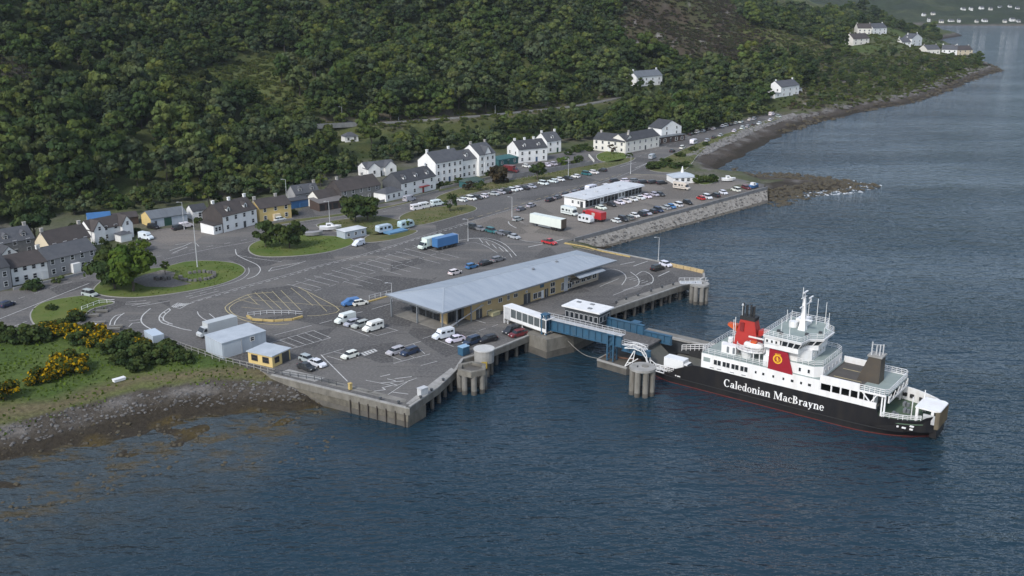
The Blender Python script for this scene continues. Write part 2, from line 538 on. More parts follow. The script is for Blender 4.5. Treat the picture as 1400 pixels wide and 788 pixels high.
# ------------------------------------------------------------------ the sea
sx = np.concatenate([[-9000, -3000, -900], np.arange(-200, 140, 5.0), [160, 200, 300, 500, 900, 2000, 9000]])
sy = np.concatenate([[-4000, -500, 40], np.arange(78, 264, 4.0), [280, 320, 400, 600, 1000, 2000, 5000, 12000]])
SX, SY = np.meshgrid(sx, sy)
sh = height(SX, SY)
inner = (SX > -200) & (SX < 60) & (SY > 78) & (SY < 238)
shal = np.where(inner, np.clip(1 + sh / 1.7, 0, 1), 0) ** 1.3
sc = np.repeat(shal[..., None], 3, -1)
sea = link(grid_mesh('sea', SX, SY, SX * 0, None, sc), 'sea')
tag(sea, kind='structure')
def sea_material():
    m = bpy.data.materials.new('sea_water'); m.use_nodes = True
    n, l = m.node_tree.nodes, m.node_tree.links
    b = n['Principled BSDF']
    b.inputs['IOR'].default_value = 1.33
    ge = n.new('ShaderNodeNewGeometry')
    at = n.new('ShaderNodeAttribute'); at.attribute_name = 'tint'
    def noise(scale, sxy, rot, detail=3, rough=0.55):
        mp = n.new('ShaderNodeMapping'); mp.inputs['Rotation'].default_value = (0, 0, R(rot)); mp.inputs['Scale'].default_value = (sxy[0], sxy[1], 1)
        l.new(ge.outputs['Position'], mp.inputs[0])
        t = n.new('ShaderNodeTexNoise'); t.inputs['Scale'].default_value = scale; t.inputs['Detail'].default_value = detail; t.inputs['Roughness'].default_value = rough
        l.new(mp.outputs[0], t.inputs['Vector'])
        return t.outputs['Fac']
    w1 = noise(0.22, (0.45, 1.0), 12, 3)
    w2 = noise(0.75, (0.5, 1.0), -18, 3)
    w3 = noise(0.05, (0.6, 1.0), 8, 2)
    def math_(op, a, b_):
        q = n.new('ShaderNodeMath'); q.operation = op
        for i, v in enumerate((a, b_)):
            if isinstance(v, (int, float)): q.inputs[i].default_value = v
            else: l.new(v, q.inputs[i])
        return q.outputs[0]
    patch = noise(0.012, (0.6, 1.6), 10, 4)
    pm = n.new('ShaderNodeMapRange'); pm.inputs['From Min'].default_value = 0.38; pm.inputs['From Max'].default_value = 0.62; pm.inputs['To Min'].default_value = 0.60; pm.inputs['To Max'].default_value = 1.25
    l.new(patch, pm.inputs['Value'])
    hsum = math_('ADD', math_('ADD', math_('MULTIPLY', w1, 1.0), math_('MULTIPLY', w2, 0.58)), math_('MULTIPLY', w3, 0.8))
    hsum = math_('MULTIPLY', hsum, pm.outputs[0])
    bp = n.new('ShaderNodeBump'); bp.inputs['Strength'].default_value = 1.0; bp.inputs['Distance'].default_value = SEA_WAVE
    l.new(hsum, bp.inputs['Height']); l.new(bp.outputs[0], b.inputs['Normal'])
    b.inputs['Roughness'].default_value = 0.06
    mx = n.new('ShaderNodeMix'); mx.data_type = 'RGBA'
    mx.inputs['A'].default_value = (0.011, 0.029, 0.044, 1)
    mx.inputs['B'].default_value = (0.042, 0.054, 0.058, 1)
    l.new(at.outputs['Color'], mx.inputs['Factor'])
    wd = noise(0.16, (0.7, 1.3), 14, 6, 0.7)                # weed beds seen through the clear shallows
    wr = n.new('ShaderNodeMapRange'); wr.inputs['From Min'].default_value = 0.50; wr.inputs['From Max'].default_value = 0.58
    l.new(wd, wr.inputs['Value'])
    wf = math_('MULTIPLY', wr.outputs[0], math_('MINIMUM', math_('MULTIPLY', math_('POWER', at.outputs['Fac'], 2.6), 2.4), 0.9))
    m2 = n.new('ShaderNodeMix'); m2.data_type = 'RGBA'; m2.inputs['B'].default_value = (0.058, 0.043, 0.016, 1)
    l.new(wf, m2.inputs['Factor']); l.new(mx.outputs['Result'], m2.inputs['A'])
    l.new(m2.outputs['Result'], b.inputs['Base Color'])
    return m
SEA_WAVE = 1.15
sea.data.materials.append(sea_material())
# seabed so that the land goes on under the water sheet
# ------------------------------------------------------------------ paved ground
def asphalt_material(name, c1, c2, c3):
    m = bpy.data.materials.new(name); m.use_nodes = True
    n, l = m.node_tree.nodes, m.node_tree.links
    b = n['Principled BSDF']; b.inputs['Roughness'].default_value = 0.9; b.inputs['Specular IOR Level'].default_value = 0.25
    ge = n.new('ShaderNodeNewGeometry')
    def nz(s, d, r=0.6, st=None):
        t = n.new('ShaderNodeTexNoise'); t.inputs['Scale'].default_value = s; t.inputs['Detail'].default_value = d; t.inputs['Roughness'].default_value = r
        src = ge.outputs['Position']
        if st:
            mp = n.new('ShaderNodeMapping'); mp.inputs['Rotation'].default_value = (0, 0, R(st[0])); mp.inputs['Scale'].default_value = (st[1], st[2], 1)
            l.new(src, mp.inputs[0]); src = mp.outputs[0]
        l.new(src, t.inputs['Vector'])
        return t.outputs['Fac']
    def ramp(v, a, b_):
        q = n.new('ShaderNodeMapRange'); q.inputs['From Min'].default_value = a; q.inputs['From Max'].default_value = b_
        l.new(v, q.inputs['Value']); return q.outputs[0]
    def mix(f, a, c, bt='MIX'):
        q = n.new('ShaderNodeMix'); q.data_type = 'RGBA'; q.blend_type = bt
        l.new(f, q.inputs['Factor'])
        if isinstance(a, tuple): q.inputs['A'].default_value = (*a, 1)
        else: l.new(a, q.inputs['A'])
        q.inputs['B'].default_value = (*c, 1)
        return q.outputs['Result']
    c = mix(ramp(nz(0.05, 5, 0.65), 0.42, 0.60), c1, c2)
    c = mix(ramp(nz(0.10, 3, 0.5, (43, 0.25, 1.6)), 0.55, 0.72), c, c3)          # long patches along the lanes
    vo = n.new('ShaderNodeTexVoronoi'); vo.inputs['Scale'].default_value = 0.07
    l.new(ge.outputs['Position'], vo.inputs['Vector'])
    sp = n.new('ShaderNodeSeparateColor'); l.new(vo.outputs['Color'], sp.inputs[0])
    c = mix(ramp(sp.outputs[0], 0.72, 0.74), c, tuple(x * 0.72 for x in c1))      # repair patches
    c = mix(ramp(nz(0.5, 4, 0.6, (46, 0.12, 2.2)), 0.56, 0.70), c, tuple(x * 0.78 for x in c1))      # tyre tracks
    c = mix(ramp(nz(0.35, 6, 0.75), 0.60, 0.78), c, tuple(x * 0.55 for x in c1))      # oil and damp
    c = mix(ramp(nz(1.8, 5, 0.7), 0.45, 0.75), c, tuple(x * 1.45 for x in c2))
    l.new(c, b.inputs['Base Color'])
    return m
M_asph = asphalt_material('asphalt', (0.082, 0.080, 0.079), (0.118, 0.113, 0.107), (0.152, 0.141, 0.127))
M_gravel = asphalt_material('tarred_gravel', (0.135, 0.124, 0.110), (0.165, 0.148, 0.130), (0.112, 0.106, 0.100))
M_conc = mat('concrete', (0.22, 0.21, 0.19), 0.9, color2=(0.12, 0.115, 0.10), scale=0.35, bump=0.2, coords='Geo', detail=6)
M_conc_pale = mat('pale_concrete', (0.33, 0.325, 0.31), 0.85, color2=(0.20, 0.195, 0.18), scale=0.5, coords='Geo', detail=6)
M_conc_dark = mat('wet_concrete', (0.12, 0.11, 0.095), 0.7, color2=(0.05, 0.047, 0.04), scale=0.4, coords='Geo', detail=6)
M_timber = mat('dark_timber', (0.05, 0.042, 0.035), 0.9, var=0.4, coords='Geo', scale=1.0)
M_grass = mat('verge_grass', (0.062, 0.105, 0.022), 1.0, color2=(0.125, 0.140, 0.045), scale=0.16, bump=0.6, bscale=2.0, coords='Geo', spec=0.1, detail=8)
M_grass_dry = mat('rough_verge_grass', (0.060, 0.082, 0.026), 1.0, color2=(0.14, 0.125, 0.065), scale=0.16, bump=0.6, bscale=2.0, coords='Geo', spec=0.1, detail=8)
M_kerb = mat('kerb_stone', (0.30, 0.29, 0.27), 0.9, var=0.3, coords='Geo')
M_paint = mat('white_road_paint', (0.62, 0.62, 0.60), 0.7, color2=(0.34, 0.34, 0.33), scale=0.8, coords='Geo', detail=6)
M_yellow = mat('yellow_road_paint', (0.52, 0.43, 0.20), 0.7, color2=(0.32, 0.28, 0.18), scale=0.8, coords='Geo', detail=6)

def ccw(pts):
    a = sum(p[0] * q[1] - q[0] * p[1] for p, q in zip(pts, pts[1:] + pts[:1]))
    return pts if a > 0 else pts[::-1]
def curve2(pts, n=5):
    v = [Vector((p[0], p[1], 0)) for p in pts]
    v = [v[-1]] + v + [v[0], v[1]]
    out = []
    for i in range(1, len(v) - 2):
        p0, p1, p2, p3 = v[i - 1], v[i], v[i + 1], v[i + 2]
        for k in range(n):
            t = k / n
            q = 0.5 * ((2 * p1) + (p2 - p0) * t + (2 * p0 - 5 * p1 + 4 * p2 - p3) * t * t + (3 * p1 - p0 - 3 * p2 + p3) * t ** 3)
            out.append((q.x, q.y))
    return out

def sheet(name, px, z, material, parent=None):
    pts = ccw(pxl(px, z))
    o = MB().add([(x, y, z) for x, y in pts], [tuple(range(len(pts)))]).build(name, material, parent)
    if parent is None:
        tag(o, kind='structure')
    return o

main_px = [(-60, 446), (-60, 405), (20, 397), (60, 387), (135, 370), (150, 352), (185, 335), (190, 318), (230, 312), (285, 316), (360, 303), (400, 297), (420, 281), (470, 279), (480, 285), (560, 273), (600, 262), (650, 252), (690, 238),
           (700, 222), (790, 205), (850, 209), (905, 196), (960, 173), (1010, 161), (1055, 153), (1070, 157), (1035, 171), (985, 189), (930, 213), (884, 231), (930, 240), (1000, 243), (1045, 252), (1044, 259), (800, 324),
           (775, 331), (790, 345), (700, 375), (560, 400), (480, 450), (340, 505), (300, 482), (240, 470), (190, 460), (110, 448), (50, 455), (0, 462), (-60, 470)]
road = sheet('road', main_px, QZ + 0.02, M_asph)
sheet('gravel_car_park', [(640, 304), (690, 290), (780, 262), (870, 238), (930, 243), (1000, 246), (1040, 254), (1035, 261), (930, 289), (800, 323), (765, 329), (720, 330)], QZ + 0.045, M_gravel)
sheet('forecourt', [(190, 318), (228, 312), (285, 317), (268, 330), (232, 336), (205, 328)], QZ + 0.045, M_gravel)

deck_px = [(370, 514), (555, 559.5), (560, 559.5), (564, 556), (600, 531), (624, 508), (634, 492), (675, 480), (729, 458), (760, 448), (800, 437), (840, 423), (925, 394), (955, 386), (964, 380), (963, 372),
           (917, 361), (862, 350), (817, 341), (790, 340), (700, 355), (540, 395), (460, 450), (330, 492)]
deck_xy = ccw(pxl(deck_px, QZ))
M_deckside = mat('quay_concrete', (0.20, 0.188, 0.16), 0.9, color2=(0.09, 0.083, 0.07), scale=0.5, bump=0.3, coords='Geo', detail=7, stretch=(1, 1, 0.5))
mb = MB()
n_ = len(deck_xy)
mb.use(M_deckside)
mb.add([(x, y, 2.5) for x, y in deck_xy] + [(x, y, QZ + 0.045) for x, y in deck_xy], [tuple(range(n_ - 1, -1, -1))] + [(i, (i + 1) % n_, n_ + (i + 1) % n_, n_ + i) for i in range(n_)])
mb.use(M_asph)
mb.add([(x, y, QZ + 0.045) for x, y in deck_xy], [tuple(range(n_))])
quay = mb.build('quay')
tag(quay, kind='structure')

def offset_path(pts, d):
    """shift an open path to its left by d"""
    out = []
    for i, p in enumerate(pts):
        a = pts[max(i - 1, 0)]; b = pts[min(i + 1, len(pts) - 1)]
        t = Vector((b[0] - a[0], b[1] - a[1])).normalized()
        out.append((p[0] - t.y * d, p[1] + t.x * d))
    return out

def ribbon(pts, w, z, mbx=None):
    mbx = mbx or MB()
    a, b = offset_path(pts, w / 2), offset_path(pts, -w / 2)
    vs = [(x, y, z) for x, y in b] + [(x, y, z) for x, y in a]
    n = len(pts)
    mbx.add(vs, [(i, i + 1, n + i + 1, n + i) for i in range(n - 1)])
    return mbx

# coping stones along the quay edge
edge_px = deck_px[:19]
edge_w = pxl(edge_px, QZ)
coping = MB()
for a, b in zip(edge_w[:-1], edge_w[1:]):
    a, b = Vector((*a, QZ + 0.16)), Vector((*b, QZ + 0.16))
    L = (b - a).length; k = max(1, int(L / 3.0))
    d = (b - a) / k
    s = Vector((-d.y, d.x, 0)).normalized() * 0.3
    for i in range(k):
        link(MB().bar(a + d * i + s + d * 0.01, a + d * (i + 1) + s - d * 0.01, 0.55, 0.24).mesh('coping_stone', M_conc_pale), 'coping_stone', quay)
# concrete apron strips behind the edge
sheet('apron_strip', [(380, 510), (430, 522), (445, 517), (395, 505)], QZ + 0.07, M_conc_pale, quay)
sheet('apron_strip', [(555, 552), (560, 553), (598, 528), (622, 506), (617, 503), (592, 522)], QZ + 0.07, M_conc_pale, quay)
sheet('apron_strip', [(445, 525), (553, 551), (556, 546), (460, 522)], QZ + 0.07, M_conc, quay)
sheet('apron_strip', [(842, 419), (925, 391), (955, 383), (958, 380), (925, 386), (845, 412)], QZ + 0.07, M_conc, quay)

# masonry wall below the west face, with timber fenders
qa, qb, qc = [Vector((*q, 0)) for q in pxl([(370, 514), (557, 560), (566, 555)], QZ)]
d = (qb - qa).normalized(); nin = Vector((-d.y, d.x, 0))
wall = MB()
L = (qb - qa).length
wall.prism(ccw([tuple((qa + nin * 0.15)[:2]), tuple((qb + nin * 0.15)[:2]), tuple((qb + nin * 6)[:2]), tuple((qa + nin * 6)[:2])]), -4, 2.52)
wo_ = wall.build('quay_wall', mat('quay_masonry', (0.17, 0.155, 0.125), 0.95, color2=(0.07, 0.064, 0.05), scale=0.6, bump=0.5, coords='Geo', detail=7, stretch=(1, 1, 0.6)))
tag(wo_, 'stained masonry quay wall rising from the weedy foreshore to the car park corner', 'quay wall')
for i in range(7):
    q = qa + d * (L * (0.60 + 0.38 * i / 6)) - nin * 0.02
    MB().box(-0.10, 0.10, -0.12, 0.12, -2.5, QZ - 0.9).build('fender_timber', M_timber, wo_, loc=(q.x, q.y, 0), rz=math.atan2(d.y, d.x))

tw = MB().prism(ccw([tuple((qa + nin * 0.06 + d * 8)[:2]), tuple((qb + nin * 0.06)[:2]), tuple((qb + nin * 0.16)[:2]), tuple((qa + nin * 0.16 + d * 8)[:2])]), -4, 1.1).build('tide_band', M_conc_dark, wo_)
# piles under the open faces of the quay and pier
pile_me = MB().cyl(0, 0, -5, 2.55, 0.42, n=8).mesh('pile', M_conc_dark)
def pile_row(px_list, step, inset):
    w = [Vector((*q, 0)) for q in pxl(px_list, QZ)]
    for a, b in zip(w[:-1], w[1:]):
        L = (b - a).length; k = max(1, round(L / step)); dd = (b - a) / k
        nn = Vector((-dd.y, dd.x, 0)).normalized()
        for i in range(k):
            p = a + dd * (i + 0.5)
            for off in inset:
                q = p + nn * off
                link(pile_me, 'pile', quay, loc=(q.x, q.y, 0))
pile_row([(566, 555), (600, 531), (624, 508), (634, 492)], 3.2, (0.7, 3.6))
pile_row([(634, 492), (675, 480), (729, 458), (760, 448)], 3.4, (0.7, 4.2))
pile_row([(838, 424), (925, 394), (955, 386)], 3.6, (0.7, 4.5))
pile_row([(963, 376), (917, 361), (862, 350), (822, 342)], 4.0, (0.7, 4.5))
# dark retaining face behind the piles
for px_ in ([(566, 553), (604, 520), (622, 496), (640, 480), (720, 452), (770, 436)], [(812, 428), (850, 406), (884, 384)]):
    w = pxl(px_, QZ)
    inn = offset_path(w, 6.0)
    MB().prism(ccw(inn + offset_path(w, 8.0)[::-1]), -5, 2.49).build('retaining_face', M_conc_dark, quay)

# ------------------------------------------------------------------ grass islands with kerbs
def island(name, px, z=QZ + 0.02, material=None, h=0.13, kerb=0.35):
    pts = ccw(curve2(pxl(px, z)))
    o = MB().prism(pts, z - 0.3, z + h).build(name, M_kerb)
    tag(o, kind='structure')
    c = Vector((sum(p[0] for p in pts) / len(pts), sum(p[1] for p in pts) / len(pts)))
    ins = offset_path(pts + [pts[0]], kerb)[:-1]
    zt = z + h
    cen = Vector((c.x, c.y))
    MB().prism(ins, zt - 0.05, zt + 0.03).build('grass', material or M_grass, o)
    return o
island('traffic_island', [(221, 366), (255, 358), (291, 357), (317, 359.5), (331, 364), (336, 371), (326, 380), (300, 390), (257, 399), (206, 406), (171, 407.5), (137, 404), (127, 396), (145, 381), (180, 370)])
island('traffic_island', [(41, 436), (44, 424), (62, 413), (110, 405), (140, 409), (157, 415), (125, 424), (112, 440), (87, 447), (52, 447)])
island('traffic_island', [(339, 342), (350, 331), (390, 322), (425, 322), (475, 325), (483, 334), (450, 345), (400, 351), (355, 351)])
island('verge', [(432, 308), (470, 300), (520, 296), (560, 308), (545, 320), (500, 322), (455, 316)], material=M_grass_dry)
island('verge', [(505, 322), (560, 315), (570, 318), (540, 328), (500, 332)], material=M_grass_dry)
island('verge', [(560, 290), (600, 283), (640, 281), (652, 287), (625, 296), (570, 309), (545, 300)], material=M_grass_dry)
island('verge', [(600, 278), (650, 264), (720, 252), (800, 238), (860, 222), (862, 216), (790, 229), (715, 244), (650, 253), (600, 268)], material=M_grass_dry)
island('lawn', [(815, 213), (830, 207), (848, 208), (858, 214), (848, 221), (822, 221)])
island('verge', [(884, 230), (905, 218), (960, 194), (1030, 171), (1060, 160), (1066, 163), (1010, 182), (962, 206), (938, 232), (905, 236)], material=M_grass_dry)
island('verge', [(362, 305), (440, 296), (520, 284), (560, 276), (556, 279), (500, 291), (430, 301), (365, 310)], material=M_grass_dry)
island('verge', [(948, 246), (970, 240), (984, 243), (978, 250), (960, 253)], material=M_grass)

sheet('gravel_bed', [(178, 384), (196, 376), (222, 369), (240, 373), (236, 381), (262, 388), (236, 393), (200, 392)], QZ + 0.20, M_gravel)
# ------------------------------------------------------------------ painted markings
ZP = QZ + 0.07
def mark(px, w=0.16, material=None, dash=None, n=1, name='lane_marking'):
    v = [P(x, y, ZP) for x, y in px]
    if n > 1:
        v = smooth_line(v, n)
    p2 = [(q.x, q.y) for q in v]
    if not dash:
        ribbon(p2, w, ZP).build(name, material or M_paint, road)
        return
    on, off = dash
    # walk along the path
    acc = [0.0]
    for a, b in zip(v[:-1], v[1:]):
        acc.append(acc[-1] + (b - a).length)
    def at(s):
        for i in range(len(acc) - 1):
            if s <= acc[i + 1] or i == len(acc) - 2:
                t = (s - acc[i]) / max(acc[i + 1] - acc[i], 1e-6)
                q = v[i].lerp(v[i + 1], min(t, 1)); return (q.x, q.y)
    s = 0.0
    while s < acc[-1]:
        e = min(s + on, acc[-1])
        ribbon([at(s), at((s + e) / 2), at(e)], w, ZP).build(name, material or M_paint, road)
        s += on + off
Y_ = M_yellow
mark([(205.7, 422), (195.4, 431), (193, 438.6), (197, 444.5), (206, 450)], 0.3, n=4)
mark([(231, 422), (221, 429), (217.5, 435), (221, 441), (233, 445), (250, 450), (262, 452)], 0.28, n=4)
mark([(233, 424), (225, 431), (223, 436), (226, 439.5), (236, 443.5)], 0.28, n=4)
for k in range(5):
    a = [(231, 422), (224, 427), (219, 433), (220, 439), (228, 443.4)][k]; b = [(233, 424), (227, 429), (223, 435), (225, 438.5), (232, 442)][k]
    mark([a, b], 0.25)
mark([(259, 415.5), (277, 409.5), (301.7, 402.8), (345, 390.5), (400, 375.5), (436, 365), (500, 349), (560, 330), (600, 318), (650, 303)], 0.22, dash=(1.6, 1.1), n=3)
mark([(262, 413), (303, 400.5), (345, 388.5), (400, 373.5), (436, 363.2), (500, 347), (600, 316), (650, 301), (690, 289), (760, 268), (850, 240), (884, 224)], 0.14, n=3)
for k in range(7):
    x0 = 237 + k * 3.0
    mark([(x0, 420.6 - k * .55), (x0 + 6, 415.6 - k * .2)], 0.3)
mark([(235, 419), (243, 414.5), (257, 416)], 0.3); mark([(235, 419), (246, 422), (257, 416)], 0.3)
mark([(259, 408), (299, 398)], 0.16); mark([(254, 406), (296, 396)], 0.16, dash=(2, 2))
mark([(322, 341), (324, 348.6), (336, 355), (351, 362), (356, 369), (350, 377), (338, 381.5)], 0.25, n=4)
mark([(340, 366), (339, 375), (320, 386), (258, 402)], 0.14, n=4)
mark([(324, 349), (352, 354), (385, 358)], 0.15, n=3); mark([(367, 371), (372, 366), (394, 362), (410, 359)], 0.2); mark([(367, 371), (392, 366), (418, 357)], 0.2)
mark([(171, 416), (204, 415)], 0.2); mark([(172, 413.5), (200, 411)], 0.2); mark([(180, 418), (206, 413)], 0.2); mark([(188, 419.5), (232, 411.5)], 0.2)
mark([(0, 436), (30, 424), (60, 412), (95, 398), (122, 387.5)], 0.22, n=3)
mark([(20, 446), (45, 436)], 0.15, dash=(1.5, 1)); mark([(-20, 424), (60, 397), (140, 372), (200, 350)], 0.12, dash=(2, 3), n=2)
mark([(150, 445), (152, 438), (158, 432), (166, 430)], 0.25, n=3); mark([(156, 445), (158, 439), (163, 433), (170, 428)], 0.25, n=3)
mark([(176, 447), (181, 442), (192, 441)], 0.2); mark([(176, 439), (192, 437)], 0.15)
mark([(225, 355), (262, 346), (300, 338), (340, 331), (420, 313)], 0.14, n=3); mark([(210, 352), (270, 340), (330, 329), (420, 309), (560, 283), (640, 268), (700, 258)], 0.14, dash=(2.2, 3.5), n=3)
mark([(232, 343), (250, 337), (262, 332)], 0.25); mark([(236, 346), (256, 338)], 0.25); mark([(240, 335), (266, 331), (272, 337)], 0.2)
# yellow turning loop
mark([(372, 400), (342.6, 402.4), (323, 410), (310, 418), (308.4, 423), (316, 430), (340, 440), (374, 444), (395, 443)], 0.24, Y_, n=4)
mark([(345, 405), (325, 412.5), (315, 419), (314, 424), (322, 431), (340, 436)], 0.2, Y_, n=4)
mark([(408, 393), (436, 407), (464, 424), (440, 431), (420, 432)], 0.2, Y_, n=3)
for a, b in (((348.7, 400), (373, 423)), ((358, 399), (385, 423)), ((384, 397), (411, 424)), ((398, 394), (428, 418)), ((372, 398), (398, 425)), ((325, 409), (355, 417)), ((338, 403), (352, 416)), ((420, 400), (447, 426)), ((330, 420), (360, 423)), ((345, 410), (470, 420))):
    mark([a, b], 0.14, Y_)
mark([(270, 426), (272, 431), (282, 438), (300, 440)], 0.2, n=3); mark([(286, 429), (296, 437)], 0.2)
# bays south of the terminal
mark([(369, 469), (428, 452)], 0.13); mark([(395, 478), (452, 462)], 0.13)
for k in range(6):
    mark([(371 + k * 11.5, 468.6 - k * 3.3), (396 + k * 11.2, 478 - k * 3.2)], 0.13)
mark([(375, 458.5), (426, 445)], 0.16); mark([(437, 442.5), (454, 437.7)], 0.16); mark([(470, 433), (500, 425)], 0.16, dash=(2, 1.5)); mark([(508, 423), (537, 414.6)], 0.16)
mark([(438.6, 485), (475, 521.5)], 0.2); mark([(447, 487), (468, 493)], 0.13); mark([(456, 481), (490, 489)], 0.13); mark([(440, 486), (470, 477)], 0.13)
for k in range(5):
    mark([(493 + k * 4.2, 482.5 - k * 1.3), (499 + k * 4.0, 485.5 - k * 1.3)], 0.5)
mark([(490, 484), (512, 477)], 0.2); mark([(497, 487), (516, 480)], 0.2)
mark([(500, 454), (516, 459)], 0.13); mark([(516, 459), (543, 452)], 0.13); mark([(525, 447), (544, 452)], 0.13); mark([(478, 450), (505, 460)], 0.13)
mark([(529, 485), (549, 493)], 0.13); mark([(538, 497), (588, 484)], 0.13); mark([(548, 480), (566, 489)], 0.13); mark([(565, 470), (581, 484)], 0.13); mark([(528, 481), (575, 467)], 0.13); mark([(590, 462), (620, 474)], 0.13); mark([(578, 463), (600, 456)], 0.13); mark([(610, 468), (655, 455)], 0.13)
for k in range(9):
    mark([(545 - k * 2 + rng.random() * 60 - 30, 515 + k * 3), (553 - k * 2 + rng.random() * 40 - 20, 512 + k * 3)], 0.2)
mark([(560, 520), (530, 540)], 0.14); mark([(500, 520), (540, 528), (570, 517)], 0.14); mark([(480, 530), (520, 541)], 0.12); mark([(575, 500), (598, 494)], 0.13)
mark([(655, 452), (700, 438), (738, 425)], 0.13, dash=(2, 2)); mark([(648, 437), (664, 442)], 0.16); mark([(688, 425), (700, 419)], 0.13)
# rows of waiting-lane bays in the long car park
for k in range(15):
    x0, y0 = 392 + 12.4 * k, 388.5 - 3.75 * k
    mark([(x0, y0), (x0 + 34, y0 + 8.8)], 0.14)
for k in range(12):
    x0, y0 = 470 + 13.2 * k, 385 - 3.9 * k
    if k % 4 != 3:
        mark([(x0, y0), (x0 + 26, y0 + 6.5)], 0.12)
mark([(400, 390), (575, 336)], 0.12, dash=(2.5, 1.5)); mark([(430, 398), (606, 344)], 0.12, dash=(2.5, 2.5))
mark([(620, 330), (650, 326), (672, 330), (690, 340), (700, 352)], 0.22, n=4); mark([(640, 326), (668, 326), (690, 334), (706, 350)], 0.22, n=4); mark([(600, 340), (650, 332), (680, 346)], 0.14, n=4)
for k in range(5):
    mark([(655 + 9 * k, 326 + 4 * k), (660 + 9.5 * k, 332 + 4 * k)], 0.2)
# road to the shore, gravel park
mark([(700, 266), (760, 248), (840, 226), (900, 204), (960, 182), (1040, 160)], 0.15, dash=(2.5, 4), n=3)
mark([(640, 300), (700, 283), (780, 259), (850, 238)], 0.2, Y_, dash=(3, 2), n=2)
mark([(860, 238), (935, 241)], 0.3, Y_); mark([(835, 221), (870, 225)], 0.25); mark([(868, 230), (888, 222)], 0.25); mark([(848, 228), (870, 222)], 0.2)
mark([(695, 303), (697, 307), (706, 312)], 0.3, n=3); mark([(700, 298), (716, 305)], 0.13); mark([(660, 315), (720, 330), (760, 333)], 0.2, n=2)
mark([(722, 338), (760, 330), (770, 327)], 0.4); mark([(770, 333), (790, 338), (812, 343)], 0.3, Y_)
# lanes on the pier head
mark([(815, 374), (835, 368), (850, 372), (856, 380), (850, 390)], 0.2, n=4); mark([(848, 362), (868, 358)], 0.25); mark([(866, 364), (886, 357)], 0.25)
mark([(870, 376), (880, 371), (892, 378), (890, 388), (868, 392)], 0.2, n=4); mark([(862, 372), (872, 380), (872, 390), (852, 397)], 0.2, n=4); mark([(900, 378), (915, 371)], 0.3)
for k in range(6):
    mark([(855 + 5.5 * k, 381 + 1.6 * k), (866 + 5 * k, 378.5 + 1.5 * k)], 0.16)
mark([(820, 392), (846, 381)], 0.14); mark([(838, 404), (858, 396), (880, 392)], 0.14)
# ------------------------------------------------------------------ ferry terminal
M_buff = mat('buff_render', (0.46, 0.34, 0.17), 0.9, color2=(0.38, 0.29, 0.155), scale=0.5, bump=0.1, bscale=8)
M_pinkish = mat('pale_render', (0.43, 0.36, 0.28), 0.9, var=0.2, scale=0.5)
M_metalroof = mat('grey_metal_roof', (0.35, 0.39, 0.43), 0.5, color2=(0.26, 0.30, 0.35), scale=0.5, detail=8, stretch=(0.9, 0.12, 1), metal=0.1)
M_metalroof2 = mat('grey_metal_seam', (0.33, 0.37, 0.41), 0.5, var=0.1)
M_glass = mat('window_glass', (0.025, 0.03, 0.035), 0.12, var=0.3, scale=0.8, spec=0.6)
M_white = mat('white_paint', (0.74, 0.745, 0.75), 0.5, color2=(0.60, 0.60, 0.59), scale=0.5, detail=6)
M_whitewin = mat('white_window_frame', (0.66, 0.66, 0.65), 0.5, var=0.1)
M_steelgrey = mat('grey_painted_steel', (0.17, 0.185, 0.20), 0.5, var=0.2)
M_darksteel = mat('dark_steel', (0.05, 0.055, 0.06), 0.5, var=0.3)
M_blue = mat('blue_painted_steel', (0.020, 0.090, 0.165), 0.55, color2=(0.035, 0.075, 0.115), scale=0.6, detail=6)
M_galv = mat('galvanised_steel', (0.50, 0.51, 0.52), 0.5, color2=(0.36, 0.37, 0.38), scale=0.8, detail=5)

class Frame:
    """local axes (x along, y inward, z up) on a root placed in the world"""
    def __init__(self, o, x_dir):
        self.o = Vector(o); self.x = Vector((x_dir[0], x_dir[1], 0)).normalized(); self.y = Vector((-self.x.y, self.x.x, 0))
        self.rz = math.atan2(self.x.y, self.x.x)
    def on_y(self, px, py, y=0.0):
        """pixel -> (x, z) on the vertical plane at local y"""
        c = Vector((0, 0, CAM_H)) - self.o; d = ray(px, py)
        k = (y - c.dot(self.y)) / d.dot(self.y)
        q = c + d * k
        return q.dot(self.x), q.z
    def on_x(self, px, py, x=0.0):
        c = Vector((0, 0, CAM_H)) - self.o; d = ray(px, py)
        k = (x - c.dot(self.x)) / d.dot(self.x)
        q = c + d * k
        return q.dot(self.y), q.z
    def on_z(self, px, py, z=0.0):
        q = P(px, py, self.o.z + z) - self.o
        return q.dot(self.x), q.dot(self.y)

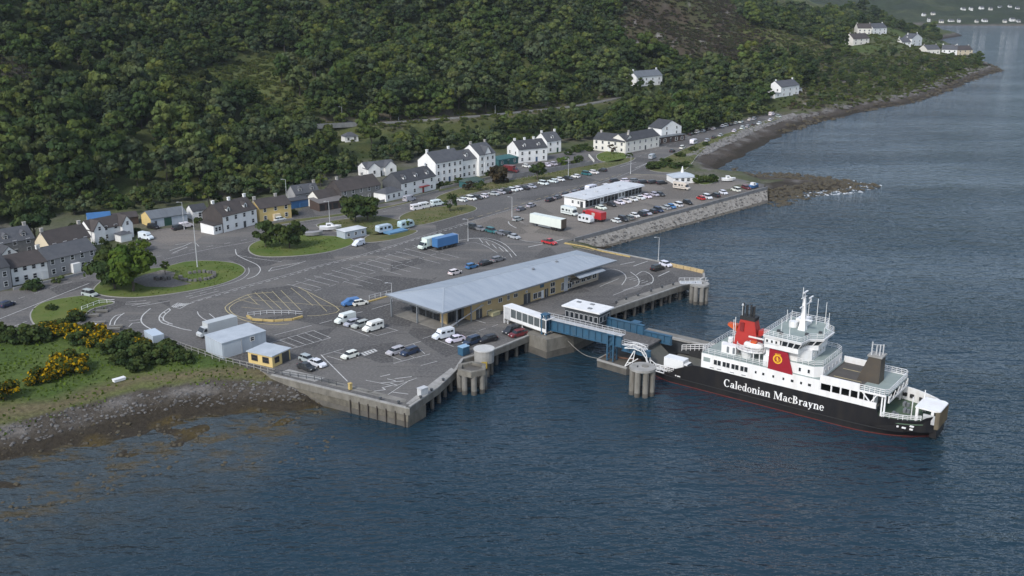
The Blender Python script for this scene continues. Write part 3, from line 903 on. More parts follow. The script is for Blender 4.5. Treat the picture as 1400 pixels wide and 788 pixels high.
def window(parent, x, z, w, h, y=0.0, side=-1, frame=None, pane=None, name='window', bars=True, axis='y'):
    """a window on the wall plane: proud frame, recessed-looking dark pane as its own piece; side: outward direction"""
    f = MB(); t = 0.09
    if axis == 'y':
        y0, y1 = sorted((y, y + side * 0.07))
        f.box(x - w / 2 - t, x + w / 2 + t, y0, y1, z - t, z).box(x - w / 2 - t, x + w / 2 + t, y0, y1, z + h, z + h + t)
        f.box(x - w / 2 - t, x - w / 2, y0, y1, z, z + h).box(x + w / 2, x + w / 2 + t, y0, y1, z, z + h)
        if bars: f.box(x - 0.03, x + 0.03, y0, y1, z, z + h)
    else:
        y0, y1 = sorted((y, y + side * 0.07))
        f.box(y0, y1, x - w / 2 - t, x + w / 2 + t, z - t, z).box(y0, y1, x - w / 2 - t, x + w / 2 + t, z + h, z + h + t)
        f.box(y0, y1, x - w / 2 - t, x - w / 2, z, z + h).box(y0, y1, x + w / 2, x + w / 2 + t, z, z + h)
        if bars: f.box(y0, y1, x - 0.03, x + 0.03, z, z + h)
    o = f.build(name, frame or M_whitewin, parent)
    p = MB()
    y0, y1 = sorted((y, y + side * 0.03))
    if axis == 'y': p.box(x - w / 2, x + w / 2, y0, y1, z, z + h)
    else: p.box(y0, y1, x - w / 2, x + w / 2, z, z + h)
    p.build('pane', pane or M_glass, o)
    return o

E0 = Vector((-15.8, 222.1, QZ + 0.05)); T = Frame(E0, (44.2, 45.3))
term = empty('terminal_building', E0, T.rz, 'long buff ferry terminal with sloping grey metal roof on the quay', 'terminal')
ZE = 8.8 - E0.z
# roof: four measured eave corners, low hipped ridge
c0, c1, c2, c3 = (0, 0), (63.3, 0.0), (64.0, 15.0), (-0.1, 20.6)
r0, r1 = (9.5, 10.2, ZE + 1.75), (54.5, 7.9, ZE + 1.75)
E4 = [(*c0, ZE), (*c1, ZE), (*c2, ZE), (*c3, ZE)]
th = 0.28
mb = MB()
mb.add(E4 + [r0, r1], [(0, 1, 5, 4), (1, 2, 5), (2, 3, 4, 5), (3, 0, 4)])
mb.add([(x, y, z - th) for x, y, z in E4] + E4, [(3, 2, 1, 0), (0, 1, 5, 4), (1, 2, 6, 5), (2, 3, 7, 6), (3, 0, 4, 7)])
roof = mb.build('roof', M_metalroof, term)
fas = MB()
for a, b in zip(E4, E4[1:] + E4[:1]):
    fas.bar(Vector(a) - Vector((0, 0, 0.14)), Vector(b) - Vector((0, 0, 0.14)), 0.16, 0.34)
fas.build('fascia', M_steelgrey, roof)
def roof_z(x, y):
    # height on the front slope
    t = y / 8.7
    return ZE + 1.75 * min(max(t, 0), 1)
for k in range(40):
    x = 2.0 + k * 1.5
    t0 = min(1, x / 9.5, (63.3 - x) / 8.8)
    yb = t0 * (10.2 - (x - 9.5) / 45 * 2.3)
    zt = ZE + 1.75 * t0
    MB().bar((x, 0.02, ZE + 0.02), (x, yb, zt + 0.02), 0.05, 0.05).build('roof_seam', M_metalroof2, roof)
MB().bar(r0, r1, 0.35, 0.12).build('ridge_cap', M_metalroof2, roof)
for c, r in ((E4[0], r0), (E4[3], r0), (E4[1], r1)):
    MB().bar(Vector(c) + Vector((0, 0, .03)), Vector(r) + Vector((0, 0, .03)), 0.3, 0.08).build('hip_cap', M_metalroof2, roof)
for px, py in ((729, 371), (761, 361)):
    x, y = T.on_z(px, py, ZE + 1.0)
    v = MB().cyl(x, y, ZE + 0.4, ZE + 1.7, 0.25, n=8).cyl(x, y, ZE + 1.7, ZE + 1.95, 0.5, 0.1, n=8).box(x - 0.9, x + 0.9, y - 0.15, y + 0.15, ZE + 1.05, ZE + 1.2)
    v.build('roof_vent', M_steelgrey, roof)
# walls
WY = 2.0
mb = MB()
mb.box(10.5, 46.0, WY, 16.0, 0, ZE - 0.05)
mb.build('wall', M_buff, term)
MB().box(46.01, 58.5, WY + 0.4, 13.2, 0, ZE - 0.6).build('wall', M_pinkish, term)
MB().box(5.0, 10.49, WY + 2.2, 15.8, 0, ZE - 0.08).build('wall', M_steelgrey, term)
MB().box(0.6, 10.4, 0.9, 18.4, 0.0, 0.14).build('plinth', M_conc, term)
for x, y in ((0.9, 1.2), (0.4, 9.5), (-0.6, 17.8), (5.4, 1.2), (10.2, 1.4)):
    MB().box(x - 0.16, x + 0.16, y - 0.16, y + 0.16, 0.14, ZE - 0.3).build('post', M_steelgrey, term)
MB().box(1.2, 4.98, 3.0, 15.8, ZE - 1.3, ZE - 0.3).build('canopy_beam', M_steelgrey, term)
for k in range(5):
    y = 4.6 + k * 2.6
    window(term, y + 0.6, 0.2, 2.1, 2.7, 5.0, -1, M_darksteel, axis='x', name='glazed_panel')
MB().box(4.6, 4.99, 3.9, 6.2, 0, 3.0).build('wall_panel', M_buff, term)
for k in range(2):
    window(term, 6.4 + k * 2.2, 0.3, 1.9, 2.6, WY + 2.2, -1, M_darksteel, name='glazed_panel')
# openings on the quay side, read from the photo
for px, py, w, h in ((669, 413.5, 0.9, 0.8), (684, 410.5, 1.1, 1.0), (695, 407, 0.7, 1.1), (705, 404, 1.3, 0.9), (669, 428, 1.5, 1.3), (720, 399, 0.5, 0.4), (755.5, 389, 1.6, 1.0), (778, 382, 0.8, 0.9)):
    x, z = T.on_y(px, py, WY)
    window(term, x, z - h / 2, w, h, WY, -1)
for px, py, w, h in ((755.5, 401, 1.6, 1.4), (769, 398, 0.9, 1.9), (778, 394.5, 1.7, 1.3), (738, 409, 1.4, 1.4), (731.5, 411, 1.3, 1.4)):
    x, z = T.on_y(px, py, WY)
    window(term, x, max(0.5, z - h / 2), w, h, WY, -1)
for px, py, w, h, m in ((655, 433, 2.0, 2.3, M_darksteel), (720.5, 415, 2.4, 2.5, M_darksteel), (741, 393, 1.4, 2.0, M_blue), (747, 404, 1.3, 2.2, M_darksteel), (741.5, 406, 0.9, 2.1, M_white)):
    x, z = T.on_y(px, py, WY)
    z0 = 0.0 if m is not M_blue else 2.9
    d_ = MB().box(x - w / 2, x + w / 2, WY - 0.06, WY + 0.02, z0, z0 + h).build('door', m, term)
    if m is M_darksteel: MB().box(x - 0.03, x + 0.03, WY - 0.09, WY - 0.05, z0, z0 + h).build('frame', M_whitewin, d_)
MB().box(44.0, 45.4, WY - 0.12, WY, 0, ZE - 0.3).build('downpipe_panel', M_galv, term)
MB().box(46.2, 53.0, WY - 1.8, WY + 0.39, 2.5, 2.65).build('door_canopy', M_conc, term)
mb = MB().extr([(46.5, 0), (56.5, 0), (56.5, 0.14), (46.5, 0.14)], 0, 3.0)
lean = MB().add([(47, -0.9, ZE - 1.55), (57.5, -0.9, ZE - 1.55), (57.5, 3.4, ZE - 0.55), (47, 3.4, ZE - 0.55), (47, -0.9, ZE - 1.4), (57.5, -0.9, ZE - 1.4), (57.5, 3.4, ZE - 0.4), (47, 3.4, ZE - 0.4)],
               [(3, 2, 1, 0), (4, 5, 6, 7), (0, 1, 5, 4), (1, 2, 6, 5), (2, 3, 7, 6), (3, 0, 4, 7)]).build('porch_roof', M_metalroof, term)
for k in range(5):
    window(term, 47.6 + k * 2.3, 0.9, 1.5, 1.3, WY + 0.4, -1)
window(term, 5.0, 0.9, 2.0, 1.4, 58.5, 1, axis='x')
# sloping pipe rack at the south corner
g0 = T.on_y(654, 424, -0.3); 
pr = empty('gantry_pipe', (0, 0, 0), 0, 'pale twin pipes sloping from the terminal wall down to the tarmac', 'pipe')
for k, off in enumerate((0, 0.5)):
    a = P(606 + off * 8, 452, QZ + 0.3); b = T.o + T.x * 14.5 + T.y * (1.5 + off) + Vector((0, 0, 3.2))
    MB().tube(a, b, 0.09).build('pipe', M_galv, pr)
for k in range(5):
    t = 0.15 + k * 0.2
    a = P(606, 452, QZ + 0.3).lerp(T.o + T.x * 14.5 + T.y * 1.5 + Vector((0, 0, 3.2)), t)
    b = P(610, 452, QZ + 0.3).lerp(T.o + T.x * 14.5 + T.y * 2.0 + Vector((0, 0, 3.2)), t)
    MB().tube(a, b, 0.05).build('rung', M_galv, pr)

# ------------------------------------------------------------------ covered passenger gangway
ga, gb = Vector((-0.8, 230.3, 0)), Vector((6.7, 222.0, 0))
G = Frame((ga.x, ga.y, QZ + 0.05), gb - ga)
GL = (gb - ga).length + 3.0
gw = empty('passenger_gangway', G.o, G.rz, 'white covered passenger gangway on posts between terminal and linkspan', 'gangway')
MB().box(-0.4, GL, -1.4, 1.4, 4.1, 4.3).build('roof', M_white, gw)
MB().box(-0.2, GL, -1.3, 1.3, 1.0, 1.2).build('floor', M_conc, gw)
MB().box(-0.25, 0.0, -1.35, 1.35, 0, 4.09).build('end_wall', M_white, gw)
MB().box(-0.3, -0.26, -0.8, 0.6, 0.2, 2.8).build('door', M_darksteel, gw)
MB().box(0.02, 2.2, -1.38, -1.3, 1.2, 4.09).build('side_panel', M_galv, gw)
MB().box(0.02, GL, 1.3, 1.38, 1.2, 4.09).build('side_panel', M_galv, gw)
MB().box(2.2, GL, -1.38, -1.32, 1.2, 2.0).build('side_panel', M_white, gw)
for k in range(7):
    x = 2.2 + k * (GL - 2.3) / 6
    MB().box(x - 0.07, x + 0.07, -1.4, -1.28, 1.2, 4.09).build('mullion', M_white, gw)
for k in range(6):
    x = 2.3 + k * (GL - 2.3) / 6
    MB().box(x + 0.05, x + (GL - 2.3) / 6 - 0.15, -1.35, -1.33, 2.02, 4.05).build('pane', mat('clear_glazing', (0.10, 0.115, 0.12), 0.1, var=0.2), gw)
for x in (1.0, 6.0, GL - 0.6):
    for y in (-1.1, 1.1):
        MB().box(x - 0.1, x + 0.1, y - 0.1, y + 0.1, 0, 0.99).build('leg', M_white, gw)

# ------------------------------------------------------------------ ship axis and linkspan
SA = P(893, 517, 0); SB = P(1270, 614, 0)
S = Frame((SA.x, SA.y, 0), SB - SA)
ls = empty('linkspan', S.o, S.rz, 'blue steel linkspan with twin girders and lifting tower reaching from quay to ferry', 'linkspan')
gx0, gx1 = -28.5, -8.0
def lattice_walk(parent, x0, x1, y0, y1, z, name='walkway', h=1.0, m=M_galv):
    w = MB().box(x0, x1, y0, y1, z, z + 0.1)
    o = w.build(name, m, parent)
    for y in (y0 + 0.05, y1 - 0.05):
        r = MB().bar((x0, y, z + h), (x1, y, z + h), 0.07, 0.07).bar((x0, y, z + h * 0.55), (x1, y, z + h * 0.55), 0.05, 0.05)
        k = max(2, int((x1 - x0) / 1.4))
        for i in range(k + 1):
            x = x0 + (x1 - x0) * i / k
            r.bar((x, y, z + 0.1), (x, y, z + h), 0.06, 0.06)
        r.build('railing', m, o)
    return o
def girder(y, x0=gx0, x1=gx1, z0=5.3, z1=7.5, nm='girder'):
    g = MB().box(x0, x1, y - 0.12, y + 0.12, z0, z1).box(x0, x1, y - 0.4, y + 0.4, z0 - 0.15, z0).box(x0, x1, y - 0.4, y + 0.4, z1, z1 + 0.15).build(nm, M_blue, ls)
    k = int((x1 - x0) / 1.7)
    for i in range(k + 1):
        x = x0 + 0.2 + (x1 - x0 - 0.4) * i / k
        MB().box(x - 0.06, x + 0.06, y - 0.36, y - 0.121, z0 + 0.01, z1 - 0.01).build('stiffener', M_blue, g)
    return g
girder(0.2); girder(9.6)
lattice_walk(ls, gx0, gx1, -0.3, 1.3, 7.76)
MB().box(gx0 + 0.2, -3.5, 0.61, 9.2, 5.0, 5.4).build('roadway', M_asph, ls)
girder(0.2, gx1 + 0.02, -1.0, 4.6, 5.7, 'end_girder'); girder(9.6, gx1 + 0.02, -1.0, 4.6, 6.4, 'end_girder')
lattice_walk(ls, gx1 + 0.1, -2.0, -0.2, 0.8, 5.86)
# towers
def tower(x, y, z0, z1, w=1.5):
    t = MB()
    for dx in (-w / 2, w / 2):
        for dy in (-w / 2, w / 2):
            t.box(x + dx - 0.16, x + dx + 0.16, y + dy - 0.16, y + dy + 0.16, z0, z1)
    o = t.build('tower', M_blue, ls)
    n = max(2, int((z1 - z0) / 1.3))
    for i in range(n):
        za, zb = z0 + (z1 - z0) * i / n, z0 + (z1 - z0) * (i + 1) / n
        b = MB()
        for s in (-1, 1):
            b.bar((x - w / 2, y + s * w / 2, za), (x + w / 2, y + s * w / 2, zb), 0.1, 0.1).bar((x + s * w / 2, y - w / 2, zb), (x + s * w / 2, y + w / 2, za), 0.1, 0.1)
        b.build('brace', M_blue, o)
    MB().box(x - w / 2 - 0.25, x + w / 2 + 0.25, y - w / 2 - 0.25, y + w / 2 + 0.25, z1, z1 + 0.25).build('cap', M_blue, o)
tower(-27.6, -1.0, QZ + 0.6, 9.0, 1.2); tower(-27.6, 11.0, QZ + 0.6, 9.0, 1.2)
tower(-10.6, 0.3, 1.6, 7.5, 1.5); tower(-10.6, 10.4, 1.6, 7.5, 1.5)
# white roofed control house on the far girder
ch = empty('control_house', S.o + S.x * -22.5 + S.y * 8.6 + Vector((0, 0, 5.4)), S.rz, 'flat white roofed control house above the linkspan deck', 'control house')
MB().box(-5.2, 5.2, -3.1, 3.1, 3.9, 4.2).build('roof', M_white, ch)
for q in ((-3.2, 1.2), (1.5, -1.4), (0.3, 1.5)):
    MB().box(q[0] - 0.5, q[0] + 0.5, q[1] - 0.35, q[1] + 0.35, 4.2, 4.4).build('roof_hatch', M_steelgrey, ch)
MB().box(-4.6, 4.6, -2.6, 2.6, -0.45, 3.9).build('wall', M_darksteel, ch)
for k in range(7):
    window(ch, -3.9 + k * 1.3, 1.6, 0.9, 1.3, -2.6, -1, M_galv, bars=False)
for k in range(3):
    window(ch, -1.6 + k * 1.6, 1.6, 1.1, 1.3, 4.6, 1, M_galv, axis='x', bars=False)
# foundation block, hinge pier and floating collar
fb = MB().prism(ccw([(-31.5, -3.0), (-25.0, -4.2), (-22.5, 3.0), (-22.5, 12.5), (-31.5, 12.5)]), -5, QZ + 0.62).build('abutment', M_deckside)
fb.location = S.o; fb.rotation_euler = (0, 0, S.rz)
MB().prism(ccw([(-31.6, -3.1), (-24.9, -4.32), (-22.38, 2.95), (-22.38, 12.6), (-31.6, 12.6)]), -5, 1.6).build('tide_band', M_conc_dark, fb)
tag(fb, 'stained concrete abutment block carrying the shore end of the linkspan', 'abutment')
po = empty('linkspan_pontoon', S.o, S.rz, 'low concrete landing stage under the lifting tower beside the round dolphin', 'landing stage')
MB().prism(ccw([(-13.2, -1.6), (-5.4, -2.2), (-3.9, 2.0), (-4.2, 12.0), (-13.2, 12.0)]), -4, 1.55).build('body', M_conc_dark, po)
MB().bar((-13.2, -1.55, 1.65), (-5.3, -2.15, 1.65), 0.35, 0.4).build('fender_edge', M_conc_pale, po)
MB().bar((-13.15, -1.5, 1.65), (-13.15, 3.0, 1.65), 0.35, 0.4).build('fender_edge', M_conc_pale, po)
MB().bar((-12.9, 1.0, 1.8), (-5.0, 3.5, 1.9), 0.3, 0.3).build('walkway', mat('rust_steel', (0.14, 0.07, 0.045), 0.9, var=0.4), po)
# arched white steel access bridge from landing stage to the ferry ramp
ab = empty('access_bridge', S.o, S.rz, 'arched white lattice access bridge dropping from linkspan to the ferry ramp', 'access bridge')
arc = [(-6.8, 5.6), (-4.5, 6.0), (-2.6, 5.7), (-1.4, 4.4), (-1.0, 2.8), (0.2, 2.2), (3.0, 2.1)]
for y in (-0.9, 0.5):
    r = MB()
    for (xa, za), (xb, zb) in zip(arc[:-1], arc[1:]):
        r.bar((xa, y, za), (xb, y, zb), 0.16, 0.16).bar((xa, y, za + 0.9), (xb, y, zb + 0.9), 0.12, 0.12).bar((xa, y, za), (xb, y, zb + 0.9), 0.08, 0.08).bar((xb, y, zb), (xb, y, zb + 0.9), 0.1, 0.1)
    r.build('truss', M_white, ab)
for (xa, za), (xb, zb) in zip(arc[:-1], arc[1:]):
    for t in (0.0, 0.5):
        MB().bar((xa + (xb - xa) * t, -0.9, za + (zb - za) * t), (xa + (xb - xa) * t, 0.5, za + (zb - za) * t), 0.1, 0.1).build('tread', M_white, ab)
mb = MB().bar((-6.3, -1.4, 1.6), (-4.2, -1.2, 5.6), 0.2, 0.2).bar((-4.6, -1.4, 1.6), (-4.0, -1.2, 5.6), 0.16, 0.16).bar((-6.3, -1.4, 1.6), (-3.0, -1.6, 4.2), 0.16, 0.16).bar((-5.6, -1.4, 2.6), (-4.3, -1.4, 3.0), 0.12, 0.12).bar((-5.2, -1.3, 3.6), (-4.2, -1.3, 4.0), 0.12, 0.12)
mb.build('strut', M_white, ab)

# ------------------------------------------------------------------ dolphins
def dolphin(name, x, y, r, ztop, hcap, npile, label, capm, open_top=False, sides=16, pr=0.55, pm=None):
    o = empty(name, (x, y, 0), 0, label, 'dolphin')
    a = [2 * math.pi * (i + 0.5) / sides for i in range(sides)]
    if open_top:
        ring = MB()
        vo = [(r * math.cos(t), r * math.sin(t)) for t in a]; vi = [(0.72 * r * math.cos(t), 0.72 * r * math.sin(t)) for t in a]
        n = sides
        vs = [(*p, ztop - hcap) for p in vo] + [(*p, ztop) for p in vo] + [(*p, ztop) for p in vi] + [(*p, ztop - hcap) for p in vi]
        fs = []
        for i in range(n):
            j = (i + 1) % n
            fs += [(i, j, n + j, n + i), (n + i, n + j, 2 * n + j, 2 * n + i), (2 * n + i, 2 * n + j, 3 * n + j, 3 * n + i), (3 * n + i, 3 * n + j, j, i)]
        ring.add(vs, fs).build('cap_ring', capm, o)
        MB().cyl(0, 0, ztop - hcap + 0.1, ztop - hcap + 0.6, r * 0.73, n=12).build('core', M_conc_dark, o)
    else:
        MB().prism([(r * math.cos(t), r * math.sin(t)) for t in a], ztop - hcap, ztop).build('cap', capm, o)
        MB().cyl(0.2 * r, 0.1 * r, ztop, ztop + 0.12, 0.28 * r, n=10).build('hatch', M_conc, o)
        MB().cyl(-0.4 * r, -0.1 * r, ztop, ztop + 0.35, 0.14, n=8).build('bollard', M_darksteel, o)
    for i in range(npile):
        t = 2 * math.pi * i / npile + 0.2
        p = MB().use(pm or M_conc).cyl(0.78 * r * math.cos(t), 0.78 * r * math.sin(t), 0.9, ztop - hcap, pr, n=10).use(M_conc_dark).cyl(0.78 * r * math.cos(t), 0.78 * r * math.sin(t), -5, 0.9, pr + 0.01, n=10)
        p.build('pile', None, o)
    return o
M_weed = mat('weed_stained_concrete', (0.10, 0.095, 0.05), 0.9, var=0.5, coords='Geo', scale=1.0)
dolphin('mooring_dolphin', -8.3, 197.6, 3.3, 5.2, 1.2, 8, 'hexagonal open topped concrete dolphin on piles at the quay elbow', M_deckside, True, 6, 0.6)
d3 = dolphin('mooring_dolphin', 26.75, 195.8, 2.75, 5.9, 0.45, 8, 'round flat capped dolphin on clustered piles beside the ferry ramp', M_conc_pale, False, 20, 0.62, mat('pile_concrete', (0.24, 0.23, 0.21), 0.9, color2=(0.11, 0.10, 0.08), scale=0.5, coords='Geo', detail=6, stretch=(1, 1, .3)))
d4 = dolphin('mooring_dolphin', 49.2, 257.6, 2.6, 5.3, 0.5, 8, 'round dolphin joined by a footbridge to the far pier corner', M_conc_pale, False, 18, 0.6)
MB().box(-5.2, 0.5, -0.9, 1.2, 5.31, 5.5).build('walkway', M_galv, d4)
w = MB()
for y in (-0.85, 1.15):
    w.bar((-5.2, y, 6.4), (2.2, y, 6.4), 0.07, 0.07)
    for i in range(6): w.bar((-5.2 + i * 1.4, y, 5.5), (-5.2 + i * 1.4, y, 6.4), 0.06, 0.06)
w.build('railing', M_white, d4)
d2 = empty('fender_tower', (-6.0, 206.6, 0), 0, 'white capped round fender tower between quay elbow and abutment', 'fender tower')
MB().prism([(2.15 * math.cos(t * math.pi / 9), 2.15 * math.sin(t * math.pi / 9)) for t in range(18)], QZ - 0.8, QZ + 1.9).build('drum', M_conc_pale, d2, smooth=False)
MB().prism([(2.3 * math.cos(t * math.pi / 9), 2.3 * math.sin(t * math.pi / 9)) for t in range(18)], QZ + 1.9, QZ + 2.15).build('cap', mat('white_deck', (0.5, 0.5, 0.49), 0.8, var=0.25), d2)
MB().box(-0.5, 0.7, -2.4, -2.1, QZ - 1.6, QZ - 0.2).build('fender_panel', mat('yellow_fender', (0.42, 0.30, 0.05), 0.8, var=0.3), d2)
for i in range(6):
    MB().cyl(1.6 * math.cos(i * 1.05), 1.6 * math.sin(i * 1.05), -5, QZ - 0.8, 0.4, n=8).build('pile', M_conc_dark, d2)

# mooring rope from abutment to landing stage
rp = MB()
a, b = S.o + S.x * -22.4 + S.y * 0.5 + Vector((0, 0, 3.4)), S.o + S.x * -13.1 + S.y * -1.4 + Vector((0, 0, 1.9))
pts = [a.lerp(b, t / 10) - Vector((0, 0, 1.0 * math.sin(math.pi * t / 10))) for t in range(11)]
for p, q in zip(pts[:-1], pts[1:]): rp.tube(p, q, 0.07)
tag(rp.build('mooring_rope', M_conc), 'slack pale rope hanging between abutment and landing stage', 'rope')

# far side berth wall: fender beam with dark face beside the ramp
bw_ = empty('berthing_wall', S.o, S.rz, 'long dark berthing wall with pale fender beam along the far side of the ramp', 'berthing wall')
MB().box(-10.5, 9.0, 13.0, 14.4, -4, 4.6).build('body', M_darksteel, bw_)
MB().bar((-10.5, 12.85, 4.85), (9.0, 12.85, 4.85), 0.6, 0.5).build('fender_beam', M_conc_pale, bw_)
MB().box(-10.5, 9.0, 13.2, 16.0, 4.4, 4.75).build('walkway', M_conc, bw_)
r = MB()
for i in range(15):
    x = -10.3 + i * 1.35
    r.bar((x, 15.9, 4.75), (x, 15.9, 5.75), 0.06, 0.06)
r.bar((-10.3, 15.9, 5.75), (8.7, 15.9, 5.75), 0.07, 0.07).bar((-10.3, 15.9, 5.3), (8.7, 15.9, 5.3), 0.05, 0.05)
r.build('railing', M_darksteel, bw_)
for x in (-8, -4, 0, 4, 8):
    MB().cyl(x, 13.7, -5, 4.4, 0.4, n=8).build('pile', M_conc_dark, bw_)
# ------------------------------------------------------------------ the ferry
M_hull = mat('black_hull_paint', (0.008, 0.009, 0.012), 0.45, color2=(0.022, 0.020, 0.019), scale=0.8, detail=8, stretch=(0.7, 1, 0.25), spec=0.22)
M_boot = mat('red_boot_topping', (0.16, 0.022, 0.016), 0.7, color2=(0.09, 0.022, 0.016), scale=0.6)
M_sw = mat('ship_white', (0.78, 0.79, 0.80), 0.4, color2=(0.65, 0.63, 0.60), scale=0.6, detail=8, stretch=(1, 1, 0.2))
M_deckgreen = mat('grey_green_deck', (0.26, 0.31, 0.295), 0.85, color2=(0.20, 0.245, 0.235), scale=0.4, detail=7)
M_deckdark = mat('dark_hatch_deck', (0.085, 0.078, 0.07), 0.9, color2=(0.055, 0.052, 0.048), scale=0.4, detail=6)
M_cardeck = mat('car_deck', (0.075, 0.08, 0.07), 0.85, color2=(0.11, 0.105, 0.09), scale=0.4, detail=6)
M_bowdeck = mat('green_bow_deck', (0.055, 0.11, 0.075), 0.8, color2=(0.09, 0.12, 0.07), scale=0.5)
M_red = mat('funnel_red', (0.40, 0.022, 0.018), 0.45, color2=(0.33, 0.028, 0.02), scale=0.4)
M_redpanel = mat('panel_red', (0.28, 0.010, 0.022), 0.45, var=0.1)
M_black = mat('matt_black', (0.02, 0.02, 0.021), 0.6, var=0.3)
M_gold = mat('emblem_yellow', (0.75, 0.42, 0.02), 0.6, var=0.08)
M_buffsteel = mat('buff_steel', (0.14, 0.115, 0.07), 0.7, color2=(0.085, 0.07, 0.05), scale=0.5)
M_orange = mat('orange_red', (0.55, 0.09, 0.02), 0.5, var=0.15)
M_shipglass = mat('ship_window', (0.02, 0.024, 0.028), 0.1, var=0.2)

ferry = empty('ferry', S.o, S.rz, 'black hulled white ferry with red funnel and bow ramp berthed at the linkspan', 'ferry')
BEAM = 13.2
def fpart(mbx, name, m=None, parent=None, smooth=False):
    return mbx.build(name, m, parent or ferry, smooth)

def outline(s):
    """half-breadth margin of the hull at station s, at deck level and at the waterline"""
    if s < 3: a = 0.5 * (1 - s / 3) ** 1.5
    elif s < 48: a = 0.0
    else: a = 4.0 * ((s - 48) / 9.0) ** 1.8
    if s < 4: b = 1.2 * (1 - s / 4) ** 1.3
    elif s < 42: b = 0.0
    else: b = 5.4 * ((s - 42) / 14.6) ** 1.9
    return a, b
def top_z(s):
    pts = [(-0.8, 1.9), (4.0, 2.1), (5.2, 3.3), (9.0, 5.0), (11, 5.15), (47.0, 5.2), (47.6, 3.9), (54.5, 3.9), (55.5, 4.6), (57.0, 4.9)]
    for (a, za), (b, zb) in zip(pts[:-1], pts[1:]):
        if s <= b: return za + (zb - za) * (s - a) / (b - a)
    return pts[-1][1]
st = [-0.8, 0, 1, 2, 3, 4, 4.6, 5.2, 7, 9, 11, 14, 18, 22, 26, 30, 34, 38, 42, 44, 46, 47, 47.3, 47.6, 49, 50.5, 52, 53.3, 54.5, 55.3, 56, 56.6, 57.0]
hull = MB()
rows = []
for s in st:
    a, b = outline(s)
    zt = top_z(s)
    sec = [(b + 0.5, -2.2), (b, 0.18), (b + (a - b) * 0.25, 0.9), (b + (a - b) * 0.3, 1.0), (b + (a - b) * 0.75, 2.0), (a, zt)]
    rows.append([(s + (0.0 if s < 50 else -0.25 * (zt - z) * ((s - 50) / 7)), y, z) for y, z in sec] + [(s + (0.0 if s < 50 else -0.25 * (zt - z) * ((s - 50) / 7)), BEAM - y, z) for y, z in sec[::-1]])
m = len(rows[0])
for i in range(len(rows) - 1):
    for j in range(m - 1):
        if j == m // 2 - 1: continue        # open above the sheer
        hull.use(M_boot if j in (0, m - 2) else M_hull)
        hull.add([rows[i][j], rows[i + 1][j], rows[i + 1][j + 1], rows[i][j + 1]], [(0, 1, 2, 3)])
hull.use(M_hull)
hull.add(rows[-1], [tuple(range(m))]).add(rows[0][:1] + rows[0][1:], [tuple(range(m - 1, -1, -1))])
hull_o = fpart(hull, 'hull')
# inner faces of the bulwark and rubbing strakes
for side in (0, 1):
    ib = MB()
    for s0, s1 in zip(st[:-1], st[1:]):
        a0, a1 = outline(s0)[0] + 0.25, outline(s1)[0] + 0.25
        z0, z1 = top_z(s0), top_z(s1)
        y0, y1, e0, e1 = (a0, a1, a0 - 0.25, a1 - 0.25) if not side else (BEAM - a0, BEAM - a1, BEAM - a0 + 0.25, BEAM - a1 + 0.25)
        ib.add([(s0, y0, 1.6), (s1, y1, 1.6), (s1, y1, z1), (s0, y0, z0), (s0, e0, z0), (s1, e1, z1)], [(0, 1, 2, 3), (3, 2, 5, 4)])
    fpart(ib, 'bulwark', M_hull, hull_o)
for z, w in ((1.35, 0.16),):
    for side in (0, 1):
        sb = MB()
        for s0, s1 in zip(st[2:26], st[3:27]):
            f = lambda s: (outline(s)[1] * 0.45 + outline(s)[0] * 0.55 - 0.06) if not side else BEAM - (outline(s)[1] * 0.45 + outline(s)[0] * 0.55 - 0.06)
            sb.bar((s0, f(s0), z), (s1, f(s1), z), 0.2, w)
        fpart(sb, 'rubbing_strake', M_black, hull_o)
# draught marks and small white marks near the bow
for s, z, w in ((51.0, 2.55, 0.35), (51.9, 2.5, 0.7), (53.2, 2.4, 0.6), (53.2, 3.0, 0.7), (5.2, 1.75, 0.3), (5.7, 1.7, 0.7)):
    a = outline(s)[0] * 0.9 + 0.0
    fpart(MB().box(s, s + w, -0.06 + (a * 0.55), 0.3 + a * 0.55, z, z + 0.22), 'hull_mark', M_sw, hull_o)

# car deck and stern ramp
fpart(MB().prism(ccw([(-0.6, 0.8), (11.2, 0.3), (11.2, BEAM - 0.3), (-0.6, BEAM - 0.8)]), 1.55, 1.75), 'car_deck', M_cardeck)
fpart(MB().add([(-5.2, 2.6, 5.25), (-0.5, 2.6, 1.8), (-0.5, 9.4, 1.8), (-5.2, 9.4, 5.25), (-5.2, 2.6, 5.0), (-0.5, 2.6, 1.5), (-0.5, 9.4, 1.5), (-5.2, 9.4, 5.0)], [(0, 1, 2, 3), (7, 6, 5, 4), (0, 4, 5, 1), (3, 2, 6, 7), (0, 3, 7, 4), (1, 5, 6, 2)]), 'stern_ramp', M_cardeck)
fpart(MB().box(11.15, 11.3, 0.5, BEAM - 0.5, 5.0, 8.2), 'end_bulkhead', M_sw)
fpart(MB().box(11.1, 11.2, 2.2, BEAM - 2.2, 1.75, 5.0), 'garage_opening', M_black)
fpart(MB().box(11.16, 46.8, 0.3, BEAM - 0.3, 4.9, 5.1), 'main_deck', M_cardeck)
